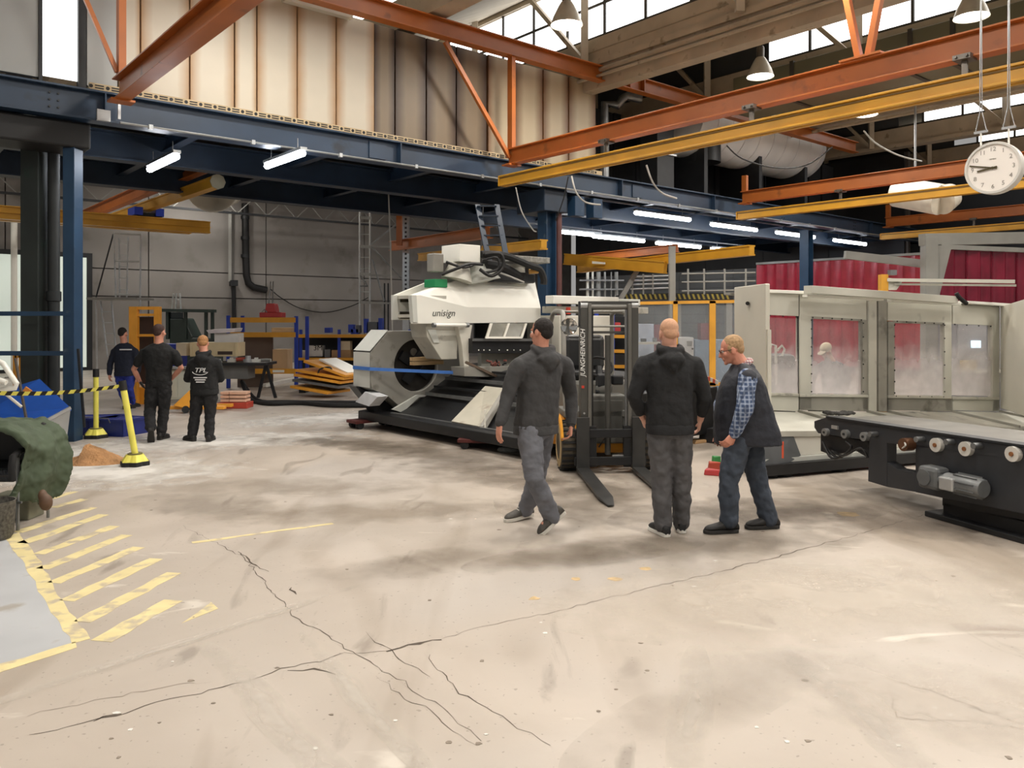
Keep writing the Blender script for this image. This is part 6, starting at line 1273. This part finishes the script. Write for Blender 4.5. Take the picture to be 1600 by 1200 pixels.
# scaffold tower and galvanised post in the middle
sc2 = thing('scaffold_tower', 'tall aluminium scaffold tower standing left of the lathe head', 'scaffold', G(600, 578), 0); Y = 27
for x in (562, 578): MB(sc2).cyl(V((pz(x, 500, Y).x, Y, 0)), pz(x, 305, Y), .03, 8).build('standard', M_ALU, sc2, True)
for x in (592, 598): MB(sc2).cyl(V((pz(x, 500, Y).x, Y+1.2, 0)), pz(x, 440, Y)+V((0, 1.2, 0)), .03, 8).build('standard', M_DARK, sc2, True)
for y in (340, 385, 428, 472): MB(sc2).bar(pz(562, y, Y), pz(580, y+1, Y), .06, .10).build('ledger', M_GREYP, sc2)
for y, x1 in ((385, 640), (430, 640), (473, 612)): MB(sc2).bar(pz(578, y, Y), pz(x1, y+1, Y), .05, .06).build('ledger', M_GREYP, sc2)
tubes(sc2, [[pz(580, 385, Y), pz(632, 440, Y)], [pz(580, 382, Y), pz(620, 350, Y)], [pz(582, 405, Y), pz(600, 470, Y)], [pz(562, 430, Y), pz(575, 447, Y)], [pz(563, 447, Y), pz(575, 447, Y)]], .03, M_STEEL, 'brace')
for k in range(9): MB(sc2).cyl(pz(562, 312+18*k, Y), pz(578, 312+18*k, Y), .018, 6).build('rung', M_ALU, sc2)
gp_ = thing('galvanised_post', 'perforated galvanised steel post left of the lathe head', 'post', G(634, 592), 0); Y = 24; MB(gp_).ibeam(V((pz(634, 500, Y).x, Y, 0)), pz(634, 318, Y), .16, .2, .02, .02, up=(0, 1, 0)).build('post', M_GALV, gp_)
for k in range(26): MB(gp_).bx(-.03, .03, -.012, .01, -.03, .03, Matrix.Translation(pz(634, 322+6.8*k, Y)-V((0, .0, 0)))).build('slot', M_DARK, gp_)
op_ = thing('orange_down_pipe', 'short orange vertical hanger post beside the galvanised post', 'post', pz(624, 385, 23), 0); MB(op_).bar(pz(624, 384, 23), pz(624, 312, 23), .16, .16).build('post', M_ORANGE, op_)
rr_ = thing('hanging_rope', 'pale rope hanging down left of the lathe head', 'rope', pz(612, 530, 20), 0); MB(rr_).tube([pz(607, 300, 20), pz(610, 380, 20), pz(613, 520, 20)], .02, 6).build('rope', M_WIRE, rr_, True)
rail('crane_runway', 'rusty orange runway beam crossing behind the terminal box', pz(612, 392, 24), pz(765, 372, 19), .28, M_ORANGE)
rail('crane_rail', 'dark yellow crane rail end left of the terminal box', pz(657, 402, 22), pz(850, 382, 16.5), .18, M_YELLOW)
# lattice joists under the rear roof
jt = thing('lattice_joist', '', 'truss', (0, 0, 0), TH, 'lattice joists under the rear roof')
MB().bx(-16, 20, -.04, .04, 0, .08).build('bottom_chord', M_DARK, jt); MB().bx(-16, 20, -.04, .04, .6, .68).build('top_chord', M_GREYP, jt)
for k in range(30): MB().bar((-15.8+1.18*k, 0, .04), (-15.2+1.18*k, 0, .62), .03, .03).build('web_bar', M_GREYP, jt); MB().bar((-15.2+1.18*k, 0, .62), (-14.62+1.18*k, 0, .04), .03, .03).build('web_bar', M_GREYP, jt)
for i, (b, l) in enumerate(((22.5, 'nearest lattice joist under the rear roof'), (26, 'second lattice joist under the rear roof'), (29.5, 'farthest lattice joist close to the grey back wall'))):
    p = W(6, b, 5.75)
    if i == 0: jt.location = p; jt['label'] = l
    else: copy_tree(jt, p, TH, l)
for k, (a, b) in enumerate(((2, 24.5), (9, 25.5), (15.5, 24.5), (22, 22), (10, 29))): copy_tree(hb0, W(a, b, 6.9), 0, ['high bay lamp over the back hall above the pale gate', 'high bay lamp over the back hall above the pallet rack', 'high bay lamp over the back hall above the scaffold tower', 'high bay lamp over the back hall behind the mezzanine', 'high bay lamp close to the back wall over the rack'][k])  # unseen lamps, added to brighten the back wall
rd = thing('round_duct', 'round cream ventilation duct hanging behind the mezzanine at left', 'duct', P(348, 285, 21), 0)
MB(rd).tube([P(330, 292, 20), P(385, 268, 24)], .62, 26).build('duct', M_BEIGE, rd, True)
for f in (0, .25, .5): q_ = P(330, 292, 20).lerp(P(385, 268, 24), f); dd = (P(385, 268, 24)-P(330, 292, 20)).normalized(); MB(rd).tube([q_, q_+dd*.06], .645, 26).build('seam', M_BEIGE, rd, True)

# ================================================================== ducts above the mezzanine, clock, cables
M_DUCT = mat('duct_sheet', 'eceeef', .4, .0, .06, 1.5)
bdk = thing('drum_duct', 'large bright galvanised drum duct lying above the mezzanine', 'duct', W(17.9, 14.1, 7.4), TH)
segs = 9; L_ = 6.3
for k in range(segs): MB().lathe([(1.0, 0), (1.0, L_/segs-.02)], 40, Matrix.Translation((k*L_/segs, 0, 0)) @ Matrix.Rotation(PI/2, 4, 'Y')).build('drum_segment', M_DUCT, bdk, True)
MB().lathe([(1.0, 0), (.97, .25), (.85, .5), (.6, .68), (.3, .76), (.01, .78)], 40, Matrix.Translation((L_, 0, 0)) @ Matrix.Rotation(PI/2, 4, 'Y')).build('dished_end', M_DUCT, bdk, True)
MB().cyl((.9, -.3, -1.15), (.9, -.3, -.6), .5, 24).build('inlet', M_DARK, bdk, True)
for x in (.5, 3.2, 5.8): MB().bx(x-.08, x+.08, -.7, .7, -2.17, -.7).build('saddle', M_DARK, bdk)
sd = thing('supply_duct', 'square galvanised duct section left of the drum duct', 'duct', W(16.9, 13.9, 5.3), TH); MB().bx(-.35, .35, -.3, .3, 0, 1.9).build('casing', M_DARK, sd, bevel=.01); MB().bx(-.4, .4, -.35, .35, .9, .95).build('flange', M_GALV, sd)
tnk = thing('clad_housing', 'dark ribbed sheet housing on the mezzanine behind the drum duct', 'housing', W(14, 16, 5.2), TH)
for k in range(33): MB().bx(.5*k, .5*k+.47, 0 if k % 2 else .05, .12, 0, 2.7).build('sheet', M_DWALL, tnk)
ft = thing('filter_pipe', 'shiny bent exhaust pipe right of the panel wall', 'pipe', P(985, 155, 20), 0); MB(ft).tube([P(945, 290, 20), P(945, 200, 20), P(945, 162, 20), P(965, 165, 20), P(972, 155, 20), P(980, 150, 20), P(1003, 155, 20)], .11, 16).build('pipe', M_STEEL, ft, True)
hd = thing('extractor_hood', 'white round extractor hood behind the yellow rail near the clock', 'hood', P(1440, 305, 21), 0); MB(hd).tube([P(1402, 300, 21.5), P(1470, 312, 20.5)], .40, 26).build('hood', mat('hood_white', 'd9d2c2', .4), hd, True); MB(hd).tube([P(1470, 312, 20.5), P(1482, 306, 20.6), P(1486, 296, 20.7)], [.40, .34, .2], 26).build('hood_end', mat('hood_white'), hd, True); MB(hd).cyl(P(1430, 300, 21), P(1430, 300, 21)+V((0, 0, 3.2)), .03, 8).build('suspension', M_GALV, hd)
# clock
cc_ = P(1553, 263, 7.6); ck = thing('wall_clock', 'round white station clock hanging from the roof on two rods', 'clock', cc_, 0)
nrm = -AX; rgt = nrm.cross(ZU)*-1.0; rgt = ZU.cross(nrm)
def CK(x, y, d): return cc_+rgt*x+ZU*y+nrm*d
CM = Matrix(((rgt.x, 0, nrm.x, cc_.x), (rgt.y, 0, nrm.y, cc_.y), (0, 1, nrm.z, cc_.z), (0, 0, 0, 1)))
MB(ck).lathe([(.20, -.09), (.245, -.07), (.25, .03), (.245, .045), (.225, .045), (.222, .03)], 48, CM, cap=False).build('case', mat('clock_case', 'd6d4ce', .35, 0, .03, 3), ck, True)
MB(ck).lathe([(.001, .028), (.228, .028)], 48, CM, cap=False).build('dial', mat('clock_dial', 'f6f1ea', .5, 0, 0), ck); MB(ck).lathe([(.2, -.09), (.001, -.09)], 30, CM, cap=False).build('back', M_GREYP, ck)
M_NUM = mat('clock_numeral', '9a948c', .6, 0, 0); M_HANDC = mat('clock_hand', '4a4020', .5, 0, 0)
for h in range(1, 13):
    a = R(90-30*h); text_part(str(h), .058, face_M(CK(.178*math.cos(a), .178*math.sin(a), .030), rgt), M_NUM, ck, 'numeral', .0008)
text_part('SIEMENS', .016, face_M(CK(0, .085, .030), rgt), M_NUM, ck, 'brand_line', .0008)
for ang, ln, w in ((R(90-30*9.42-180*0+0), .205, .012), (R(90-30*8.73), .135, .017)):
    d_ = V((math.cos(ang), math.sin(ang), 0)); MB(ck).bar(CK(-d_.x*.04, -d_.y*.04, .038), CK(d_.x*ln, d_.y*ln, .038), .004, w, up=nrm.cross(rgt*d_.x+ZU*d_.y)).build('clock_hand', M_HANDC, ck)
MB(ck).cyl(CK(0, 0, .03), CK(0, 0, .045), .012, 12).build('hub', M_HANDC, ck, True)
for x in (-.12, .12):
    MB(ck).cyl(CK(x, .21, -.02), CK(x, .36, -.02), .009, 8).build('rod', M_WHITE, ck, True); MB(ck).bx(-.06, .06, -.008, .008, -.012, .012, Matrix.Translation(CK(x, .37, -.02)) @ Matrix.Rotation(math.atan2(rgt.y, rgt.x), 4, 'Z')).build('yoke', M_GALV, ck)
    for s in (-1, 1): MB(ck).tube([CK(x+s*.05, .37, -.02), CK(x+s*.01, .56, -.02), CK(x, 2.2, -.02)], .005, 6).build('hanger', M_GALV, ck)
# hanging cables near the crane rail
def cab(pts, r, m, label):
    o = hose(pts, r, m, 'hanging_cable', None, 6); tag(o, label, 'cable', 'cables hanging from the crane rails')
cab([P(893, 275, 15.8), P(900, 300, 15.8), P(915, 316, 16), P(938, 320, 16.5)], .018, M_WIRE, 'pale cable looping above the blue bracket boxes')
cab([P(1010, 258, 14.5), P(1020, 285, 14.6), P(1035, 302, 15), P(1057, 310, 16)], .018, M_WIRE, 'pale cable hanging from the middle of the yellow rail')
cab([P(888, 276, 15.9), P(880, 312, 16), P(868, 345, 16.2)], .014, M_CABLE, 'dark cable dropping beside the blue column')
cab([P(806, 293, 15.6), P(815, 330, 15.8), P(832, 358, 16), P(838, 362, 16)], .014, M_WIRE, 'pale cable dropping from the rail end to the blue column')
cab([P(1136, 228, 12.6), P(1160, 248, 13), P(1210, 262, 13.5), P(1260, 258, 14), P(1300, 230, 13)], .012, M_CABLE, 'long dark cable sagging under the drum duct')
cab([P(1350, 205, 11), P(1370, 225, 11.4), P(1405, 243, 12), P(1440, 252, 12.5)], .012, M_WIRE, 'pale cable sagging left of the clock')
cab([P(755, 320, 15.2), P(752, 380, 15.1), P(748, 395, 15)], .012, M_CABLE, 'dark cable hanging left of the steel ladder')

# ================================================================== right background
def strip_curtain(name, label, p, q, z0, z1, m, sw, amp):
    t = thing(name, label, 'curtain', p, 0); d = q-p; L = d.length; d.normalize(); nn = V((-d.y, d.x, 0)); k = int(L/sw)
    for i in range(k):
        a = p+d*(i*sw); seg_ = []
        n = 6; top, bot = [], []
        for j in range(n+1):
            f = j/n; o = amp*math.sin(PI*f)+(.012 if i % 2 else 0); top.append(a+d*(sw*1.08*f)+nn*o+V((0, 0, z1))); bot.append(a+d*(sw*1.08*f)+nn*(o*1.5+.02*math.sin(i*1.7))+V((0, 0, z0)))
        V_ = top+bot; back = [v_+nn*.004 for v_ in V_]; o_ = n+1; f1 = [(j, j+1, o_+j+1, o_+j) for j in range(n)]
        MB(t).add(V_+back, f1+[tuple(x+2*o_ for x in f[::-1]) for f in f1]+[(0, o_, 3*o_, 2*o_), (n, 2*o_+n, 3*o_+n, o_+n)]).build('strip', m, t, True)
    MB(t).bar(p+V((0, 0, z1+.03)), q+V((0, 0, z1+.03)), .08, .08).build('curtain_rail', M_GREYP, t); return t
M_RED = mat('curtain_red', 'a52c3c', .3, 0, .15, 3); M_RED2 = mat('curtain_crimson', '7c1f33', .14, 0, .15, 3)
s0 = W(26.8, 17.2, 0); s1 = W(26.8, 10.6, 0)
strip_curtain('welding_curtain', 'long dark red welding curtain behind the enclosure', s0, s1, .15, 3.9, M_RED, .42, .07)
s2 = V((P(1468, 500, 13.6).x, 13.6, 0)); s3 = V((P(1660, 500, 14.6).x, 14.6, 0))
strip_curtain('welding_curtain', 'glossy crimson strip curtain at the right edge behind the jib arm', s2, s3, .15, 3.0, M_RED2, .30, .07)
cf = thing('curtain_frame', 'grey steel frame with gusset carrying the glossy curtain', 'frame', V((s2.x, s2.y, 0)), 0)
MB(cf).bar(V((s2.x-.18, s2.y, 0)), V((s2.x-.18, s2.y, 3.2)), .2, .2).build('post', M_GREYP, cf); MB(cf).bar(V((s2.x-.3, s2.y, 3.15)), V((s3.x, s3.y, 3.3)), .15, .2).build('top_beam', M_GREYP, cf)
MB(cf).prism([V((s2.x-.1, s2.y-.05, 3.05)), V((s2.x+.2, s2.y-.02, 3.05)), V((s2.x-.1, s2.y-.05, 1.9))], (0, .08, 0)).build('gusset', M_GREYP, cf)
MB(cf).bar(P(1320, 398, 14.6), P(1440, 412, 14.6), .1, .14).build('side_beam', M_GREYP, cf)
# machine and cabinets seen through the last window
cbn = thing('control_cabinet', 'grey control cabinet with small lit screen seen through the last window', 'cabinet', V((P(1535, 500, 13.2).x, 13.2, 0)), .2)
MB().bx(-.5, 1.2, 0, .6, 0, 2.0).build('body', mat('cab_grey', '8e9096', .5), cbn, bevel=.02)
for x in (-.48, .10, .66): MB().bx(x, x+.54, -.02, 0, .75, 1.95).build('door', mat('cab_grey2', '9fa0a5', .5), cbn, bevel=.005)
MB().bx(-.24, -.08, -.06, 0, 1.32, 1.44).build('screen', mat('screen_glow', 'd6ecf8', .3, 0, 0, emit=1.0), cbn, bevel=.004); MB().bx(-.5, 1.2, -.25, 0, .92, .96).build('shelf', M_BEIGE, cbn); MB().bx(-.48, -.28, -.2, -.05, .96, 1.12).build('yellow_box', mat('box_sand', 'cdb98a', .6), cbn, bevel=.01)
# trolley bars seen through the first window
tr_ = thing('tube_trolley', 'trolley with bent tube handles seen through the first window', 'trolley', V((P(1215, 500, 12.2).x, 12.2, 0)), 0); Y = 12.2
tubes(tr_, [[pz(1203, 545, Y), pz(1205, 538, Y), pz(1212, 540, Y), pz(1213, 612, Y)], [pz(1214, 548, Y), pz(1222, 540, Y), pz(1226, 546, Y), pz(1222, 556, Y)]], .02, M_WHITE, 'handle'); MB(tr_).bx(-.3, .32, 0, .5, .1, 1.25, Matrix.Translation(V((P(1215, 500, 12.2).x, 12.25, 0)))).build('load', M_DARK, tr_, bevel=.08)
# yellow framed safety fence with clear panels
sfz = thing('safety_fence', 'yellow framed safety fence with clear panels behind the two standing men', 'fence', V((P(1060, 500, 15.8).x, 15.8, 0)), 0); Y = 15.8; M_FEY = mat('fence_yellow', 'e0a33a', .45)
for x in (988, 1055, 1113): b0 = V((P(x, 500, Y).x, Y, 0)); MB(sfz).bar(b0, V((b0.x, Y, P(x, 470, Y).z)), .09 if x != 1113 else .12, .06).build('post', M_FEY, sfz)
MB(sfz).bar(P(985, 474, Y), P(1150, 471, Y), .06, .06).build('top_rail', M_FEY, sfz); MB(sfz).bar(P(985, 600, Y), P(1150, 600, Y), .06, .06).build('bottom_rail', M_FEY, sfz)
for x0, x1 in ((991, 1052), (1059, 1108), (1118, 1150)): MB(sfz).prism([P(x0, 477, Y), P(x1, 476, Y), P(x1, 600, Y), P(x0, 600, Y)], (0, .01, 0)).build('clear_panel', alpha_mat('clear_panel', 'aab0b4', .22, .1), sfz)
cbl = thing('blue_cabinet', 'tall blue-grey cabinet behind the older man', 'cabinet', V((P(1112, 500, 17).x, 17.0, 0)), 0); Y = 17
MB(cbl).prism([pz(1086, 531, Y), pz(1142, 531, Y), V((pz(1142, 531, Y).x, Y, 0)), V((pz(1086, 531, Y).x, Y, 0))], (0, .6, 0)).build('body', mat('cab_blue', '7d93ab', .5), cbl, bevel=.01); MB(cbl).prism([pz(1095, 505, Y), pz(1112, 505, Y), pz(1112, 531, Y), pz(1095, 531, Y)], (0, .3, 0)).build('red_box', mat('maroon', '7a3f4a', .5), cbl)
cw = thing('white_control_unit', 'white control unit with small display beside the standing man', 'control unit', V((P(1072, 500, 16.8).x, 16.8, 0)), 0); Y = 16.8
MB(cw).prism([pz(1060, 527, Y), pz(1084, 527, Y), V((pz(1084, 531, Y).x, Y, 0)), V((pz(1060, 531, Y).x, Y, 0))], (0, .4, 0)).build('body', mat('unit_white', 'd5d8da', .5), cw, bevel=.02); MB(cw).prism([pz(1073, 533, Y-.01), pz(1082, 533, Y-.01), pz(1081, 541, Y-.01), pz(1074, 541, Y-.01)], (0, .01, 0)).build('display', M_GREYP, cw); MB(cw).cyl(pz(1082, 545, Y-.02), pz(1082, 545, Y), .02, 10).build('button', M_BLACK, cw)
lb = thing('light_blue_machine', 'pale blue machine housing right of the forklift mast', 'machine', V((P(1010, 500, 18).x, 18, 0)), 0); Y = 18
MB(lb).prism([pz(992, 506, Y), pz(1022, 506, Y), V((pz(1022, 531, Y).x, Y, 0)), V((pz(992, 531, Y).x, Y, 0))], (0, .6, 0)).build('housing', mat('pale_blue', 'b9c4d6', .5), lb, bevel=.02); MB(lb).prism([pz(1022, 507, Y), pz(1040, 507, Y), pz(1040, 560, Y), pz(1022, 560, Y)], (0, .5, 0)).build('side_door', mat('maroon'), lb)
MB(lb).bar(pz(996, 536, Y-.5), pz(1030, 536, Y-.5), .3, .05).build('bench_plate', M_BEIGE, lb); MB(lb).prism([pz(1002, 529, Y-.5), pz(1010, 529, Y-.5), pz(1010, 535, Y-.5), pz(1002, 535, Y-.5)], (0, .1, 0)).build('clamp', M_DARK, lb); MB(lb).cyl(pz(1020, 532, Y-.5), pz(1026, 532, Y-.5), .06, 12).build('spindle', M_STEEL, lb, True)
# racks with red bins seen through the mast
rk2 = thing('bin_rack', 'blue and yellow rack holding red bins, seen through the forklift mast', 'rack', V((P(950, 500, 17).x, 17, 0)), 0); Y = 17
for x in (932, 957, 985): b0 = V((P(x, 500, Y).x, Y, 0)); MB(rk2).bar(b0, V((b0.x, Y, P(x, 478, Y).z)), .09, .07).build('upright', M_RB, rk2)
for y in (525, 548, 572): MB(rk2).bar(pz(925, y, Y-.05), pz(986, y+1, Y-.05), .05, .07).build('beam', M_RY, rk2); MB(rk2).prism([pz(925, y-1, Y), pz(986, y-1, Y), pz(986, y+1, Y), pz(925, y+1, Y)], (0, .7, 0)).build('shelf_board', M_DARK, rk2)
MB(rk2).prism([pz(925, 495, Y+.8), pz(986, 495, Y+.8), pz(986, 600, Y+.8), pz(925, 600, Y+.8)], (0, .03, 0)).build('back_sheet', M_DARK, rk2)
for k, (x0, x1, y0, y1, c, l) in enumerate([(932, 943, 506, 522, 'tool_red', 'upper left red bin in the bin rack'), (958, 970, 504, 520, 'tool_red', 'upper right red bin in the bin rack'), (932, 944, 531, 545, 'tool_red', 'lower left red bin in the bin rack'), (947, 955, 507, 523, 'pink_bin', 'narrow pinkish bin beside the upper left red bin'), (960, 978, 552, 571, 'black_case', 'black case on the lowest shelf of the bin rack'), (933, 944, 552, 571, 'carton_tan', 'tan carton on the lowest shelf of the bin rack')]):
    o = MB().prism([pz(x0, y0, Y-.02), pz(x1, y0, Y-.02), pz(x1, y1, Y-.02), pz(x0, y1, Y-.02)], (0, .4, 0)).build('storage_bin', mat(c, {'pink_bin': 'c4506a', 'black_case': '202124'}.get(c, 'b23a3a'), .5), None, bevel=.01); tag(o, l, 'bin', 'bins in the bin rack')
# platform with hazard stripes, balustrade and pale post
pl = thing('walkway_platform', 'grey walkway with hazard striped edge and tube railing behind the fence', 'platform', V((P(1060, 500, 19).x, 19, 0)), 0); Y = 19
MB(pl).prism([pz(975, 459, Y), pz(1145, 457, Y), pz(1145, 470, Y), pz(975, 468, Y)], (0, 1.5, 0)).build('deck_edge', M_DARK, pl)
for k in range(22):
    x = 979+7.5*k; MB(pl).prism([pz(x, 467.5, Y-.01), pz(x+3.2, 467.5, Y-.01), pz(x+.4, 459.5, Y-.01), pz(x-2.8, 459.5, Y-.01)], (0, .008, 0)).build('hazard_stripe', mat('hazard_yellow', '9a8a3a', .6), pl)
for y in (432, 438, 444, 451): tubes(pl, [[pz(985, y+1, Y), pz(1046, y-1, Y)]], .022, M_ALU, 'rail')
for y in (428, 441, 455): tubes(pl, [[pz(1065, y, Y), pz(1180, y-2, Y)]], .02, M_GREYP, 'rail')
for x in (988, 1005, 1020, 1046, 1075, 1100, 1132, 1165): MB(pl).bar(pz(x, 420 if x > 1060 else 428, Y), pz(x, 460, Y), .04, .04).build('baluster', M_GREYP, pl)
MB(pl).bar(pz(1000, 415, Y-.1), pz(968, 470, Y-.1), .2, .1).build('brace', M_GREYP, pl)
for x in (980, 1060, 1140): MB(pl).bar(V((pz(x, 500, Y).x, Y+.1, 0)), V((pz(x, 500, Y).x, Y+.1, 2.2)), .14, .14).build('support', M_GREYP, pl)
pp2 = thing('pale_post', 'pale steel post rising behind the safety fence', 'post', V((P(1050, 500, 16.4).x, 16.4, 0)), 0); MB(pp2).bar(pp2.location, V((pp2.location.x, 16.4, P(1050, 385, 16.4).z)), .12, .14).build('post', M_GREYP, pp2); MB(pp2).bx(-.14, .14, -.14, .14, 0, .025, Matrix.Translation(pp2.location)).build('base_plate', M_GREYP, pp2)
# wall services behind
ws = thing('wall_services', 'row of grey pipes and rails on the far wall right of the blue column', 'pipes', P(940, 470, 26), 0); Y = 26
for x, w in ((918, 4), (926, 3), (935, 6), (945, 3), (955, 2), (963, 5)): MB(ws).cyl(pz(x, 425, Y), pz(x, 475, Y), w*.012, 8).build('pipe', M_GREYP if x % 2 else M_BEIGE, ws, True)
for y in (438, 452): MB(ws).bar(pz(905, y, Y-.1), pz(975, y, Y-.1), .05, .05).build('rail', M_STEEL, ws)
rail('crane_rail', 'yellow crane girder with white label right of the blue column', pz(884, 405, 20), pz(1040, 418, 18), .25, M_YELLOW)
rail('crane_rail', 'yellow crane girder running up to the lower tube lamps', pz(905, 420, 21), pz(1175, 391, 16), .18, M_YELLOW)
rail('crane_runway', 'orange runway beam seen under the lower tube lamps', pz(884, 412, 27), pz(1060, 394, 24.5), .25, M_ORANGE)
o = MB().prism([pz(925, 408, 19.2), pz(946, 410, 19.0), pz(946, 413, 19.0), pz(925, 412, 19.2)], (0, .01, 0)).build('girder_label', M_WHITE); tag(o, 'white label strip on the yellow crane girder', 'label')
# floor clutter between the standing man and the older man
M_TAPE = mat('tape_white', 'd8d6d0', .6); M_TAPER = mat('tape_red', 'd0502e', .6)
tp_ = thing('barrier_tape', 'red and white barrier tape between the two standing men', 'tape', P(1100, 640, 12), 0); a_, b_ = P(1099, 588, 12.4), P(1122, 598, 11.8)
for k in range(6): MB(tp_).bar(a_.lerp(b_, k/6), a_.lerp(b_, (k+1)/6), .01, .06).build('tape_stripe', M_TAPE if k % 2 else M_TAPER, tp_)
a_, b_ = P(1100, 612, 12.4), P(1110, 648, 12.2)
for k in range(5): MB(tp_).bar(a_.lerp(b_, k/5), a_.lerp(b_, (k+1)/5), .01, .06).build('tape_stripe', M_TAPER if k % 2 else M_TAPE, tp_)
MB(tp_).bar(V((P(1099, 588, 12.4).x, 12.4, 0)), P(1099, 584, 12.4), .06, .06).build('stake', M_FEY, tp_)
for k, (x, y, c, l, sz) in enumerate([(1093, 670, 'carton_white', 'white scrap sheet on the floor between the men', (.25, .2, .05)), (1110, 676, 'scrap_grey', 'grey scrap metal by the white sheet', (.2, .15, .09)), (1100, 690, 'carton_tan', 'wooden offcuts on the floor behind the standing man', (.3, .1, .05)), (1120, 690, 'black_case', 'black trough beside the older man', (.22, .2, .22)), (1113, 742, 'tool_red', 'red block on the floor beside the older man', (.06, .09, .07)), (1117, 734, 'scrap_red', 'second red block behind the first', (.05, .08, .10)), (1119, 727, 'part_green', 'small green part on the floor by the red blocks', (.04, .05, .12)), (1095, 650, 'scrap_beige', 'beige panel offcut on the far floor', (.35, .15, .16))]):
    mb = MB(); w, d, h = sz; mb.add([(-w, -d, 0), (w*.9, -d*1.1, 0), (w, d, 0), (-w*.9, d, 0), (-w*.85, -d*.9, h), (w*.8, -d, h*.8), (w*.9, d*.8, h), (-w*.8, d*.9, h*.9)], [(0, 3, 2, 1), (4, 5, 6, 7), (0, 1, 5, 4), (1, 2, 6, 5), (2, 3, 7, 6), (3, 0, 4, 7)])
    o = mb.build('floor_scrap', mat(c, {'scrap_grey': '77746c', 'scrap_red': 'a8402c', 'part_green': '3a8a4a', 'scrap_beige': 'b9b2a2'}.get(c, '888888'), .6), None, bevel=.01); o.location = G(x, y); o.rotation_euler.z = .3*k; tag(o, l, 'scrap', 'scrap on the floor between the men')
